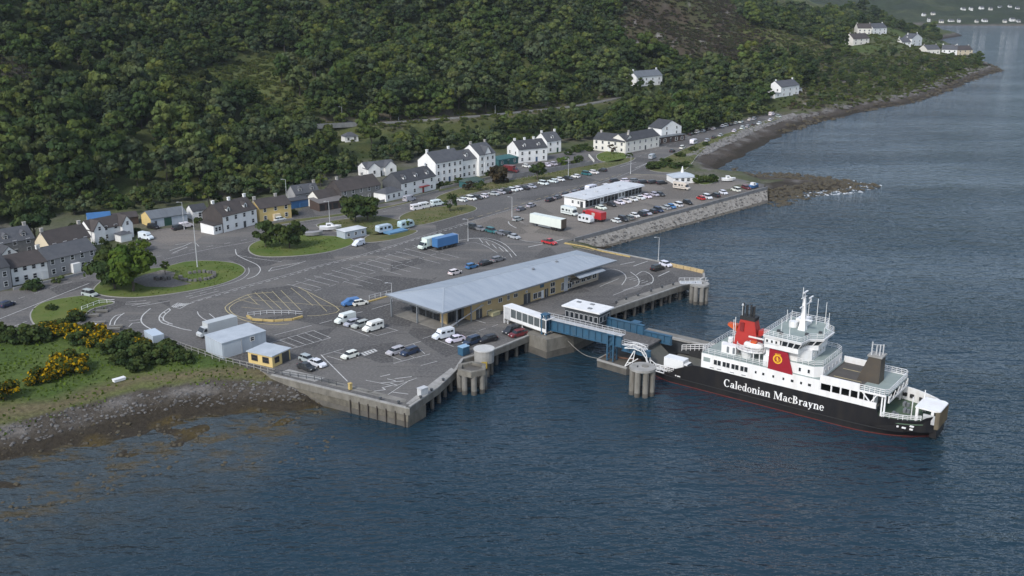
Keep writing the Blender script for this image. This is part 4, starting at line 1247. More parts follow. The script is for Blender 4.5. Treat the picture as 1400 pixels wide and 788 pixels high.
# far side wall of the open stern, with gangway rails
fpart(MB().box(2.0, 11.1, BEAM - 0.9, BEAM - 0.5, 1.75, 4.8), 'side_wall', M_black)
def rail(pts, h=1.05, step=1.6, m=None, name='railing', mid=2, t=0.055, parent=None):
    r = MB()
    pts = [Vector(p) for p in pts]
    for a, b in zip(pts[:-1], pts[1:]):
        for k in range(1, mid + 1):
            zz = h * k / mid
            r.bar(a + Vector((0, 0, zz)), b + Vector((0, 0, zz)), t, t)
        n = max(1, int((b - a).length / step))
        for i in range(n + 1):
            q = a.lerp(b, i / n)
            r.bar(q, q + Vector((0, 0, h)), t, t)
    return fpart(r, name, m or M_sw, parent)
rail([(0.2, 0.6, 2.0), (4.6, 0.3, 2.1)], 1.1, 0.9, mid=3, t=0.09)
rail([(0.2, BEAM - 1.0, 2.6), (6.5, BEAM - 1.0, 4.2), (11.0, BEAM - 1.0, 5.2)], 1.4, 1.0, mid=3, t=0.1)

# white upper hull side with windows
def side_house(y, out):
    y0, y1 = (y, y + 0.25) if out < 0 else (y - 0.25, y)
    o = fpart(MB().box(11.0, 36.0, y0, y1, 5.16, 8.25), 'side_plating', M_sw)
    return o
sp0 = side_house(0.0, -1); sp1 = side_house(BEAM, 1)
def panes(parent, xs, z, w, h, y, side, name='window', frame=None):
    for x in xs:
        window(parent, x, z, w, h, y, side, frame or M_sw, M_shipglass, name, bars=False)
for side, y, prt in ((-1, 0.0, sp0), (1, BEAM, sp1)):
    xs = []
    for k in range(4):
        xs += [14.2 + k * 1.95, 15.05 + k * 1.95]
    panes(prt, xs, 6.35, 0.72, 1.05, y, side)
    for x, w in ((23.0, 0.35), (24.6, 0.45), (26.7, 0.4), (28.8, 0.35), (30.6, 0.55), (32.4, 0.4), (34.1, 0.6)):
        f = MB(); c = []
        fpart(MB().box(x - w / 2, x + w / 2, min(y, y + side * 0.05), max(y, y + side * 0.05), 6.55, 6.55 + 0.5), 'porthole', M_shipglass, prt)
    fpart(MB().box(11.5, 13.0, min(y, y + side * 0.05), max(y, y + side * 0.05), 6.6, 7.5), 'mooring_port', M_deckgreen, prt)
    for x in (13.0, 14.6, 17.5, 20.0):
        fpart(MB().box(x, x + 0.9, min(y, y + side * 0.04), max(y, y + side * 0.04), 5.45, 5.6), 'vent_slot', M_steelgrey, prt)
# lattice of openings in the fore part
for y0, y1 in ((0.0, 0.25), (BEAM - 0.25, BEAM)):
    p = MB().box(36.01, 47.0, y0, y1, 5.16, 6.35)
    p.box(36.01, 43.6, y0, y1, 7.75, 9.35)
    for x in (36.01, 38.2, 40.0, 41.8, 43.4):
        p.box(x, x + 0.28, y0 + 0.01, y1 - 0.01, 6.35, 7.75)
    po_ = fpart(p, 'side_plating', M_sw)
    fpart(MB().bar((44.2, (y0 + y1) / 2, 7.9), (45.6, (y0 + y1) / 2, 6.4), 0.2, 0.2).bar((46.9, (y0 + y1) / 2, 7.9), (46.0, (y0 + y1) / 2, 6.4), 0.2, 0.2).bar((44.6, (y0 + y1) / 2, 6.4), (44.6, (y0 + y1) / 2, 7.9), 0.18, 0.18), 'bracket', M_sw, po_)
    fpart(MB().box(43.61, 48.6, y0, y1, 7.85, 8.2), 'deck_edge', M_sw, po_)
# lettering on both sides, drawn stroke by stroke in a bold serif face
def arc_pts(cx, cy, rx, ry, wx, wy, a0, a1, n=14):
    o, q = [], []
    for i in range(n + 1):
        t = R(a0 + (a1 - a0) * i / n)
        o.append((cx + rx * math.cos(t), cy + ry * math.sin(t))); q.append((cx + (rx - wx) * math.cos(t), cy + (ry - wy) * math.sin(t)))
    return [[o[i], o[i + 1], q[i + 1], q[i]] for i in range(n)]
def rc(x0, y0, x1, y1): return [[(x0, y0), (x1, y0), (x1, y1), (x0, y1)]]
def dg(x0, y0, x1, y1, w): return [[(x0, y0), (x0 + w, y0), (x1 + w, y1), (x1, y1)]]
foot = lambda x: rc(x - .07, 0, x + .22, .055)
GL_ = {
 'C': (.80, [arc_pts(.40, .5, .38, .52, .17, .07, 48, 312, 20), rc(.60, .70, .66, .98), rc(.61, .08, .66, .22)]),
 'a': (.60, [arc_pts(.22, .19, .20, .20, .13, .06, 0, 360, 16), rc(.34, .02, .48, .46), arc_pts(.27, .44, .21, .23, .14, .07, 0, 165), rc(.36, 0, .57, .06)]),
 'l': (.32, [rc(.08, 0, .22, 1.05), foot(.08), rc(0, .99, .09, 1.05)]),
 'e': (.56, [arc_pts(.26, .33, .25, .35, .14, .06, 12, 325, 18), rc(.12, .34, .50, .40)]),
 'd': (.60, [arc_pts(.23, .33, .22, .35, .13, .06, 0, 360, 18), rc(.36, 0, .50, 1.05), rc(.50, 0, .57, .055), rc(.28, .99, .37, 1.05)]),
 'o': (.57, [arc_pts(.27, .33, .26, .35, .14, .06, 0, 360, 18)]),
 'n': (.66, [rc(.07, 0, .21, .66), foot(.07), rc(0, .60, .08, .66), arc_pts(.34, .42, .21, .26, .14, .09, 0, 170), rc(.41, 0, .55, .43), foot(.41)]),
 'i': (.32, [rc(.08, 0, .22, .66), foot(.08), rc(0, .60, .09, .66), arc_pts(.15, .9, .09, .09, .088, .088, 0, 360, 10)]),
 'M': (1.08, [rc(.10, 0, .17, 1), rc(.78, 0, .95, 1), dg(.46, .05, .10, 1, .18), dg(.46, .05, .78, 1, .09), rc(.02, 0, .27, .06), rc(.70, 0, 1.03, .06), rc(.02, .94, .12, 1), rc(.93, .94, 1.03, 1)]),
 'c': (.50, [arc_pts(.26, .33, .25, .35, .14, .06, 50, 318, 16), rc(.38, .46, .46, .62)]),
 'B': (.72, [rc(.08, 0, .25, 1), arc_pts(.27, .755, .26, .245, .16, .06, -90, 90), arc_pts(.27, .265, .34, .265, .18, .06, -90, 90), rc(.25, .94, .30, 1), rc(.25, 0, .30, .06), rc(0, .94, .09, 1), rc(0, 0, .09, .06)]),
 'r': (.48, [rc(.07, 0, .21, .66), foot(.07), rc(0, .60, .08, .66), arc_pts(.34, .42, .17, .25, .10, .12, 40, 165)]),
 'y': (.58, [dg(.20, .0, .02, .66, .16), dg(.10, -.24, .42, .66, .07), rc(0, .60, .24, .66), rc(.34, .60, .55, .66), rc(.02, -.26, .14, -.16)]),
 ' ': (.34, [])}
def hull_text(body, s0, s1, z, h, near=True):
    tot = sum(GL_[c][0] for c in body); k = (s1 - s0) / tot
    x = 0.0
    for ch in body:
        adv, strokes = GL_[ch]
        mbx = MB()
        for i, st_ in enumerate(strokes):
            off = .02 + .0025 * i
            for qd in st_:
                v = [((s0 + (x + u) * k) if near else (s1 - (x + u) * k), -off if near else BEAM + off, z + w * h) for u, w in qd]
                mbx.add(v, [(0, 1, 2, 3)])
        if mbx.v: fpart(mbx, 'letter', M_sw, hull_o)
        x += adv
hull_text('Caledonian MacBrayne', 16.3, 37.4, 2.2, 1.62)
hull_text('Caledonian MacBrayne', 16.3, 37.4, 2.2, 1.62, False)

# promenade deck
fpart(MB().box(11.0, 36.2, 0.05, BEAM - 0.05, 8.25, 8.37), 'promenade_deck', M_deckgreen)
rail([(25.0, 0.1, 8.37), (11.1, 0.1, 8.37), (11.1, BEAM - 0.1, 8.37), (24.0, BEAM - 0.1, 8.37)], 1.1, 1.3, mid=3)
fpart(MB().box(14.2, 17.4, 2.4, 4.2, 8.37, 10.1), 'locker', M_sw)
for x in (15.4, 16.7):
    fpart(MB().box(x, x + 0.5, 2.34, 2.4, 8.6, 9.9), 'locker_door', M_steelgrey)
fpart(MB().box(14.0, 23.6, 5.0, BEAM - 0.9, 8.37, 9.0), 'deck_house', M_deckgreen)
# lifeboat platform on a pedestal
lp = MB().prism([(20.3 + 3.0 * math.cos(t * math.pi / 10), 3.2 + 1.9 * math.sin(t * math.pi / 10)) for t in range(20)], 10.0, 10.2)
fpart(lp, 'boat_platform', M_sw)
rail([(20.3 + 3.0 * math.cos(t * math.pi / 8 - math.pi), 3.2 + 1.9 * math.sin(t * math.pi / 8 - math.pi), 10.2) for t in range(14)], 1.0, 1.5, t=0.08)
fpart(MB().cyl(19.6, 3.0, 8.37, 10.0, 1.0, 1.4, n=12), 'pedestal', M_sw)
for x in (21.5, 22.8):
    fpart(MB().bar((x, 1.8, 8.37), (x, 1.8, 10.0), 0.18, 0.18), 'stanchion', M_sw)
lb = MB()
n = 10
for i in range(n + 1):
    pass
prof = [(-2.1, 0.0), (-1.7, 0.75), (-0.6, 1.0), (1.0, 1.0), (1.8, 0.7), (2.1, 0.0)]
vs, fs = [], []
for x, w in prof:
    for dy, dz in ((-0.85, 0.55), (-0.5, 0.0), (0.5, 0.0), (0.85, 0.55), (0.6, 1.15), (-0.6, 1.15)):
        vs.append((20.7 + x, 3.3 + dy * max(w, 0.12), 10.35 + (dz if w > 0.1 else 0.55)))
for i in range(len(prof) - 1):
    for j in range(6):
        fs.append((i * 6 + j, i * 6 + (j + 1) % 6, (i + 1) * 6 + (j + 1) % 6, (i + 1) * 6 + j))
fpart(MB().add(vs, fs), 'rescue_boat', M_sw, smooth=True)
fpart(MB().box(20.2, 21.4, 2.9, 3.7, 11.45, 11.9), 'boat_canopy', M_orange)
fpart(MB().cyl(22.6, 4.6, 8.37, 12.3, 0.22, n=8).bar((22.6, 4.6, 12.2), (19.4, 3.6, 12.6), 0.22, 0.28), 'davit', M_sw)
for q in ((12.5, 6.0), (13.0, 8.0), (12.3, 9.6)):
    fpart(MB().box(q[0], q[0] + 0.9, q[1], q[1] + 0.7, 8.37, 9.2), 'deck_box', M_sw)

# funnel casing with wings and exhausts
fz0, fz1 = 9.0, 14.6
base = [(14.6, 6.8), (20.2, 6.8), (20.2, 9.6), (14.6, 9.6)]
topf = [(15.8, 7.2), (18.9, 7.2), (18.9, 9.2), (15.8, 9.2)]
fn = fpart(MB().prism(base, fz0, fz1, topf), 'funnel', M_red)
fpart(MB().prism([(15.7, 7.1), (19.0, 7.1), (19.0, 9.3), (15.7, 9.3)], fz1, fz1 + 0.75), 'funnel_top', M_black, fn)
for x, y, h in ((16.0, 7.9, 2.6), (16.8, 8.1, 2.3), (17.6, 8.2, 2.4), (18.3, 8.2, 2.2), (16.4, 8.8, 1.9), (17.8, 8.9, 1.8)):
    fpart(MB().cyl(x, y, fz1 + 0.75, fz1 + 0.75 + h, 0.22, n=8), 'exhaust', M_black, fn)
fpart(MB().cyl(15.95, 7.6, fz1 + 0.75, fz1 + 2.9, 0.09, n=6).cyl(15.95, 7.6, fz1 + 2.9, fz1 + 3.3, 0.28, 0.1, n=8), 'light_mast', M_galv, fn)
for dx, x0 in ((-1, 15.1), (1, 19.9)):
    w = MB().add([(x0, 7.3, 11.6), (x0 + dx * 2.2, 7.6, 12.5), (x0 + dx * 2.2, 8.8, 12.5), (x0, 9.1, 11.6), (x0, 7.3, 12.9), (x0 + dx * 2.2, 7.6, 13.0), (x0 + dx * 2.2, 8.8, 13.0), (x0, 9.1, 12.9)],
                 [(0, 1, 2, 3), (4, 7, 6, 5), (0, 4, 5, 1), (1, 5, 6, 2), (2, 6, 7, 3), (3, 7, 4, 0)])
    fpart(w, 'funnel_wing', M_orange if dx < 0 else M_red, fn)
fpart(MB().box(16.0, 16.8, 6.78, 7.1, 12.2, 14.0), 'louvre', mat('dark_red', (0.20, 0.012, 0.012), 0.6, var=0.2), fn)
fpart(MB().cyl(14.4, 7.2, 9.0, 14.2, 0.07, n=6).cyl(14.9, 6.9, 9.0, 14.9, 0.08, n=6), 'aerial', M_sw, fn)

# red panel with emblem on each side
for y, sgn in ((-0.02, -1), (BEAM + 0.02, 1)):
    yy0, yy1 = sorted((y, y - sgn * 0.3))
    rpnl = fpart(MB().extr([(25.4, 8.2), (30.6, 8.0), (29.2, 12.3), (25.5, 12.35)], yy0, yy1), 'funnel_panel', M_redpanel)
    ring = MB(); cx, cz = 27.3, 10.55
    N = 24
    yo = y + sgn * 0.03
    vs, fs = [], []
    for i in range(N):
        t = 2 * math.pi * i / N
        vs += [(cx + 0.95 * math.cos(t), yo, cz + 0.95 * math.sin(t)), (cx + 0.66 * math.cos(t), yo, cz + 0.66 * math.sin(t))]
    for i in range(N):
        j = (i + 1) % N
        fs.append((2 * i, 2 * j, 2 * j + 1, 2 * i + 1))
    ring.add(vs, fs)
    fpart(ring, 'emblem_ring', M_gold, rpnl)
    lion = MB()      # rampant beast shown as a plain upright yellow figure
    for a, b, w_ in (((0.05, -0.45), (0.0, 0.3), 0.30), ((0.0, 0.3), (-0.2, 0.48), 0.22), ((-0.05, 0.1), (-0.42, 0.2), 0.1), ((-0.02, -0.05), (-0.4, -0.05), 0.1), ((0.0, -0.4), (-0.3, -0.48), 0.1), ((0.1, -0.4), (0.35, -0.35), 0.08), ((0.35, -0.35), (0.38, 0.2), 0.08)):
        lion.bar((cx + a[0], yo, cz + a[1]), (cx + b[0], yo, cz + b[1]), 0.03, w_)
    fpart(lion, 'emblem_figure', M_gold, rpnl)
    cr = MB()
    for k in range(5):
        t = math.pi * (0.36 + 0.07 * k)
        cr.bar((cx + 0.95 * math.cos(t), yo, cz + 0.95 * math.sin(t)), (cx + 1.22 * math.cos(t), yo, cz + 1.22 * math.sin(t)), 0.03, 0.14)
    fpart(cr, 'emblem_crown', M_gold, rpnl)

# deckhouses below the bridge
h1 = fpart(MB().prism(ccw([(24.2, 0.35), (34.6, 0.35), (36.0, 1.6), (36.0, BEAM - 1.6), (34.6, BEAM - 0.35), (24.2, BEAM - 0.35)]), 8.37, 10.5), 'deckhouse', M_sw)
for x in (31.8, 33.6):
    window(h1, x, 9.0, 0.45, 0.75, 0.35, -1, M_sw, M_shipglass, 'porthole', bars=False)
for k in range(5):
    window(h1, 2.6 + k * 2.0, 9.0, 0.45, 0.6, 36.0, 1, M_sw, M_shipglass, 'porthole', bars=False, axis='x')
fpart(MB().prism(ccw([(29.0, 0.4), (34.5, 0.4), (35.9, 1.65), (35.9, BEAM - 1.65), (34.5, BEAM - 0.4), (29.0, BEAM - 0.4)]), 10.5, 10.6), 'bridge_front_deck', M_deckgreen)
rail([(31.0, 0.5, 10.6), (34.5, 0.5, 10.6), (35.8, 1.7, 10.6), (35.8, BEAM - 1.7, 10.6), (34.5, BEAM - 0.5, 10.6), (30.0, BEAM - 0.5, 10.6)], 1.05, 1.0, mid=3, t=0.07)
h2 = fpart(MB().prism(ccw([(24.4, 0.9), (31.0, 0.9), (33.0, 3.0), (33.0, BEAM - 3.0), (31.0, BEAM - 0.9), (24.4, BEAM - 0.9)]), 10.5, 12.75), 'deckhouse', M_sw)
for k in range(4):
    window(h2, 4.2 + k * 1.6, 11.3, 0.35, 0.6, 33.0, 1, M_sw, M_shipglass, 'porthole', bars=False, axis='x')
for x in (25.6, 26.7, 27.8):
    window(h2, x, 11.2, 0.5, 0.8, 0.9, -1, M_sw, M_shipglass, 'porthole', bars=False)
# bridge with raked windows
bp_out = ccw([(24.3, -0.3), (32.0, -0.5), (32.4, 2.6), (34.6, 4.0), (34.6, BEAM - 4.0), (32.4, BEAM - 2.6), (32.0, BEAM + 0.5), (24.3, BEAM + 0.3)])
bp_in = ccw([(24.4, -0.1), (31.4, -0.3), (31.8, 2.9), (33.7, 4.2), (33.7, BEAM - 4.2), (31.8, BEAM - 2.9), (31.4, BEAM + 0.3), (24.4, BEAM + 0.1)])
def scale_out(poly, d):
    c = Vector((28.5, BEAM / 2))
    return [tuple(Vector(p) + (Vector(p) - c).normalized() * d) for p in poly]
br = fpart(MB().prism(bp_in, 12.55, 13.55, bp_in), 'bridge', M_sw)
fpart(MB().prism(scale_out(bp_in, -0.12), 13.55, 14.65, scale_out(bp_out, -0.12)), 'bridge_glass', M_shipglass, br)
for i in range(len(bp_in)):
    a, b = Vector((*bp_in[i], 13.55)), Vector((*bp_in[(i + 1) % len(bp_in)], 13.55))
    c, e = Vector((*bp_out[i], 14.65)), Vector((*bp_out[(i + 1) % len(bp_out)], 14.65))
    L = (b - a).length
    n = max(1, round(L / 1.15))
    for k in range(n + 1):
        fpart(MB().bar(a.lerp(b, k / n), c.lerp(e, k / n), 0.17, 0.17), 'mullion', M_sw, br)
rear = MB().box(24.2, 24.5, 0.0, BEAM, 13.5, 14.7).box(24.5, 27.6, -0.32, -0.1, 13.5, 14.7).box(24.5, 27.6, BEAM + 0.1, BEAM + 0.32, 13.5, 14.7)
fpart(rear, 'bridge_side', M_sw, br)
for x in (25.0, 26.0, 26.9):
    window(br, x, 13.75, 0.4, 0.55, -0.33, -1, M_sw, M_shipglass, 'porthole', bars=False)
fpart(MB().prism(scale_out(bp_out, 0.15), 14.65, 15.15, scale_out(bp_out, 0.3)), 'bridge_roof', M_sw)
fpart(MB().prism(scale_out(bp_out, -0.1), 15.15, 15.2), 'monkey_island', M_deckgreen)
ro = scale_out(bp_out, 0.1)
rail([(p[0], p[1], 15.2) for p in ro] + [(ro[0][0], ro[0][1], 15.2)], 1.0, 0.9, mid=3, t=0.06)
fpart(MB().box(27.0, 29.2, 8.6, 11.8, 15.2, 16.6), 'roof_house', M_sw)
fpart(MB().cyl(27.0, 7.6, 15.2, 16.3, 0.9, n=12), 'satellite_dome_base', M_sw)
# mast
mx_, my_ = 29.5, 6.7
mast = fpart(MB().prism([(mx_ - 1.0, my_ - 0.7), (mx_ + 0.5, my_ - 0.7), (mx_ + 0.5, my_ + 0.7), (mx_ - 1.0, my_ + 0.7)], 15.2, 17.6, [(mx_ - 0.6, my_ - 0.4), (mx_ + 0.25, my_ - 0.4), (mx_ + 0.25, my_ + 0.4), (mx_ - 0.6, my_ + 0.4)])
             .prism([(mx_ - 0.6, my_ - 0.4), (mx_ + 0.25, my_ - 0.4), (mx_ + 0.25, my_ + 0.4), (mx_ - 0.6, my_ + 0.4)], 17.6, 21.8, [(mx_ - 0.55, my_ - 0.25), (mx_ - 0.1, my_ - 0.25), (mx_ - 0.1, my_ + 0.25), (mx_ - 0.55, my_ + 0.25)]), 'mast', M_sw)
fpart(MB().bar((mx_ - 0.4, my_ - 1.8, 20.2), (mx_ - 0.2, my_ + 3.6, 20.2), 0.16, 0.18), 'yard', M_sw, mast)
fpart(MB().bar((mx_ - 0.4, my_ - 1.4, 22.0), (mx_ - 0.3, my_ + 1.0, 22.0), 0.14, 0.14).cyl(mx_ - 0.35, my_ - 1.0, 22.0, 24.2, 0.06, n=6), 'yard', M_sw, mast)
fpart(MB().bar((mx_ - 0.3, my_ - 0.9, 23.0), (mx_ - 0.3, my_ + 1.2, 23.0), 0.35, 0.16).cyl(mx_ - 0.3, my_, 21.8, 23.0, 0.12, n=6), 'radar_scanner', M_sw, mast)
fpart(MB().cyl(mx_ - 0.2, my_ + 3.0, 20.3, 21.1, 0.2, n=8).bar((mx_ - 0.2, my_ + 2.2, 21.2), (mx_ - 0.2, my_ + 4.2, 21.2), 0.3, 0.14), 'radar_scanner', M_sw, mast)
fpart(MB().bar((mx_ - 1.6, my_, 17.4), (mx_ + 1.6, my_, 17.4), 0.9, 0.1), 'mast_platform', M_sw, mast)
for x, y, h in ((26.2, 3.5, 2.4), (33.4, 9.5, 3.6), (30.2, 11.5, 5.4), (28.0, 12.6, 4.2), (31.5, 12.9, 4.6), (33.9, 6.0, 1.6), (28.8, 1.2, 4.4), (24.8, 9.5, 2.6), (25.2, 11.0, 2.2)):
    fpart(MB().cyl(x, y, 15.2, 15.2 + h, 0.07, 0.05, n=6), 'aerial', M_sw)
for x, y in ((27.0, 1.6), (26.0, 2.6), (33.0, 6.5), (31.2, 4.0)):
    fpart(MB().box(x - 0.3, x + 0.3, y - 0.25, y + 0.25, 15.2, 15.7), 'roof_fitting', M_darksteel)

# forward deck: hatch, exhaust tower, rails
fpart(MB().box(36.1, 43.4, 0.3, BEAM - 0.3, 7.95, 8.1), 'hatch_deck', M_deckdark)
fpart(MB().bar((37.2, 4.2, 8.12), (42.6, 4.2, 8.12), 0.14, 0.05), 'hatch_line', M_yellow)
fpart(MB().bar((37.2, 9.2, 8.12), (42.6, 9.2, 8.12), 0.14, 0.05), 'hatch_line', M_yellow)
fpart(MB().prism(ccw([(43.41, 0.3), (48.3, 0.3), (48.8, 1.2), (48.8, BEAM - 1.2), (48.3, BEAM - 0.3), (43.41, BEAM - 0.3)]), 7.9, 8.1), 'fore_deck', M_deckgreen)
rail([(43.6, 0.2, 8.1), (48.3, 0.2, 8.1), (48.8, 1.1, 8.1), (48.8, BEAM - 1.1, 8.1), (48.3, BEAM - 0.2, 8.1), (36.2, BEAM - 0.2, 8.1)], 1.15, 0.9, mid=3, t=0.09)
fpart(MB().bar((48.9, 1.0, 6.6), (48.9, BEAM - 1.0, 6.6), 0.25, 0.3).bar((48.9, 1.0, 7.9), (48.9, 1.0, 6.6), 0.2, 0.2).bar((48.9, BEAM - 1, 7.9), (48.9, BEAM - 1, 6.6), 0.2, 0.2), 'fore_beam', M_sw)
for k in range(9):
    yy = 1.0 + k * (BEAM - 2) / 9
    fpart(MB().bar((48.9, yy, 6.6 + 1.2 * (k % 2)), (48.9, yy + (BEAM - 2) / 9, 6.6 + 1.2 * ((k + 1) % 2)), 0.12, 0.12), 'fore_brace', M_sw)
et = fpart(MB().prism(ccw([(41.4, 5.0), (45.6, 5.0), (45.6, 8.0), (41.4, 8.0)]), 8.1, 13.2, ccw([(43.2, 5.2), (45.5, 5.2), (45.5, 7.8), (43.2, 7.8)])), 'exhaust_tower', mat('exhaust_tower_black', (0.045, 0.04, 0.034), 0.6, color2=(0.075, 0.058, 0.04), scale=0.4, detail=5))
fpart(MB().box(42.9, 45.7, 5.0, 8.0, 13.2, 13.5), 'tower_top', M_conc_pale, et)
for x, y, h in ((43.5, 5.6, 2.6), (44.2, 6.2, 1.9), (44.9, 6.0, 2.2), (45.2, 7.0, 2.0), (44.0, 7.2, 1.7)):
    fpart(MB().cyl(x, y, 13.5, 13.5 + h, 0.14, n=6), 'exhaust', M_galv, et)
fpart(MB().bar((43.5, 5.6, 15.6), (45.2, 7.0, 15.4), 0.1, 0.1), 'tower_rail', M_galv, et)
# open front under the fore deck
fpart(MB().box(46.0, 46.3, 1.0, BEAM - 1.0, 3.0, 7.9), 'front_bulkhead', M_sw)
fpart(MB().box(46.3, 46.36, 3.0, BEAM - 3.0, 3.1, 7.0), 'garage_door', M_darksteel)
for x, y in ((48.4, 0.5), (48.4, BEAM - 0.5), (47.9, 0.4), (48.0, BEAM - 1.6)):
    fpart(MB().box(x - 0.13, x + 0.13, y - 0.13, y + 0.13, 3.4, 7.9), 'pillar', M_sw)
# bow mooring deck
bd = ccw([(46.3, 0.4), (50, 0.45), (52, 1.0), (54, 2.0), (55.5, 3.2), (55.5, BEAM - 3.2), (54, BEAM - 2.0), (52, BEAM - 1.0), (50, BEAM - 0.45), (46.3, BEAM - 0.4)])
fpart(MB().prism(bd, 3.0, 3.2), 'mooring_deck', M_bowdeck)
def bow_edge(s): return outline(s)[0] + 0.12
rail([(s, bow_edge(s), top_z(s)) for s in (48.2, 49.5, 51, 52.5, 53.8, 54.6)], 0.95, 0.8, mid=3, t=0.1)
fw = MB()
for s0, s1 in zip((47.0, 49, 51, 53, 54.5), (49, 51, 53, 54.5, 55.6)):
    ya, yb = BEAM - outline(s0)[0] - 0.3, BEAM - outline(s1)[0] - 0.3
    fw.add([(s0, ya, 3.2), (s1, yb, 3.2), (s1, yb, 5.9), (s0, ya, 5.9), (s0, ya + .2, 3.2), (s1, yb + .2, 3.2), (s1, yb + .2, 5.9), (s0, ya + .2, 5.9)], [(0, 3, 2, 1), (4, 5, 6, 7), (3, 7, 6, 2)])
fpart(fw, 'far_bulwark', M_sw)
for s in (48.2, 49.6, 51.5):
    fpart(MB().box(s, s + 0.8, BEAM - outline(s)[0] - 0.7, BEAM - outline(s)[0] - 0.4, 4.0, 4.7), 'mooring_port', M_black)
for s, y in ((50.0, 3.5), (51.2, 6.5), (50.2, 9.6)):
    fpart(MB().cyl(s, y, 3.2, 3.9, 0.35, n=8).box(s - 0.9, s - 0.4, y - 0.5, y + 0.5, 3.2, 4.0), 'winch', M_steelgrey)
# bow ramp housing
bh = fpart(MB().prism([(53.0, 3.7), (56.7, 3.5), (57.5, 4.2), (57.5, 9.0), (56.7, BEAM - 3.5), (53.0, BEAM - 3.7)], 5.75, 6.0), 'ramp_housing', M_sw)
fpart(MB().box(56.72, 57.35, 3.6, BEAM - 3.6, 2.4, 5.74), 'bow_ramp', M_buffsteel, bh)
for k in range(8):
    y = 3.8 + k * (BEAM - 7.6) / 7
    fpart(MB().box(57.36, 57.5, y - 0.1, y + 0.1, 2.45, 5.7), 'ramp_rib', M_buffsteel, bh)
for s, y in ((53.4, 3.9), (53.4, BEAM - 3.9), (56.2, 3.75), (56.2, BEAM - 3.75)):
    fpart(MB().box(s - 0.25, s + 0.25, y - 0.2, y + 0.2, 3.2, 5.74), 'housing_leg', M_sw, bh)
fpart(MB().box(54.6, 56.7, 3.55, 3.75, 3.2, 5.0), 'housing_side', M_galv, bh)
fpart(MB().box(56.0, 57.2, 4.0, BEAM - 4.0, 0.5, 2.39), 'ramp_sill', M_hull, bh)
for s, y in ((52.4, 4.0), (53.2, BEAM - 4.4)):
    fpart(MB().cyl(s, y, 3.2, 7.6, 0.1, n=6), 'light_post', M_sw)
# ------------------------------------------------------------------ houses
M_wall_white = mat('white_harling', (0.78, 0.78, 0.77), 0.95, color2=(0.66, 0.66, 0.64), scale=0.35, detail=7, bump=0.1, bscale=6)
M_wall_cream = mat('cream_render', (0.58, 0.50, 0.36), 0.95, color2=(0.50, 0.43, 0.31), scale=0.35, detail=6)
M_wall_ivory = mat('ivory_render', (0.70, 0.68, 0.62), 0.95, color2=(0.60, 0.58, 0.52), scale=0.35, detail=6)
M_wall_grey = mat('grey_render', (0.30, 0.30, 0.305), 0.95, color2=(0.22, 0.22, 0.225), scale=0.4, detail=7)
M_wall_stone = mat('stone_wall', (0.26, 0.25, 0.235), 0.95, color2=(0.17, 0.165, 0.155), scale=1.4, detail=6, bump=0.3)
M_wall_yellow = mat('yellow_render', (0.62, 0.46, 0.18), 0.95, color2=(0.52, 0.40, 0.18), scale=0.35, detail=6)
M_wall_brown = mat('brown_boarding', (0.075, 0.05, 0.04), 0.9, var=0.35, scale=0.8)
M_wall_teal = mat('teal_boarding', (0.03, 0.115, 0.12), 0.85, var=0.3, scale=0.8)
M_wall_pale = mat('pale_blue_cladding', (0.40, 0.45, 0.50), 0.6, color2=(0.32, 0.36, 0.41), scale=0.5, stretch=(3, 3, 0.3))
M_slate = mat('slate_roof', (0.032, 0.034, 0.040), 0.8, color2=(0.055, 0.057, 0.062), scale=0.5, detail=8, bump=0.25, bscale=3)
M_slate2 = mat('blue_slate_roof', (0.055, 0.060, 0.070), 0.8, color2=(0.085, 0.088, 0.095), scale=0.5, detail=8, bump=0.25, bscale=3)
M_tile = mat('brown_tile_roof', (0.038, 0.033, 0.032), 0.85, color2=(0.062, 0.052, 0.048), scale=0.5, detail=8, bump=0.25, bscale=3)
M_tin = mat('grey_sheet_roof', (0.13, 0.145, 0.16), 0.6, color2=(0.095, 0.105, 0.115), scale=0.4, stretch=(2, .4, 1))
M_blueroof = mat('blue_sheet_roof', (0.035, 0.13, 0.30), 0.6, color2=(0.03, 0.10, 0.23), scale=0.5)
M_flatroof = mat('pale_flat_roof', (0.42, 0.46, 0.50), 0.7, color2=(0.32, 0.36, 0.40), scale=0.35, detail=6)
M_white_roof = mat('white_flat_roof', (0.58, 0.60, 0.62), 0.7, color2=(0.44, 0.46, 0.48), scale=0.3, detail=6)
M_chim = mat('chimney_render', (0.42, 0.40, 0.37), 0.9, var=0.3)
M_pot = mat('terracotta_pot', (0.30, 0.13, 0.07), 0.9, var=0.2)
DOORM = {'green': mat('green_door', (0.02, 0.07, 0.05), 0.5), 'blue': mat('blue_door', (0.03, 0.07, 0.14), 0.5), 'red': mat('red_door', (0.25, 0.03, 0.03), 0.5), 'dark': M_darksteel, 'white': M_white}

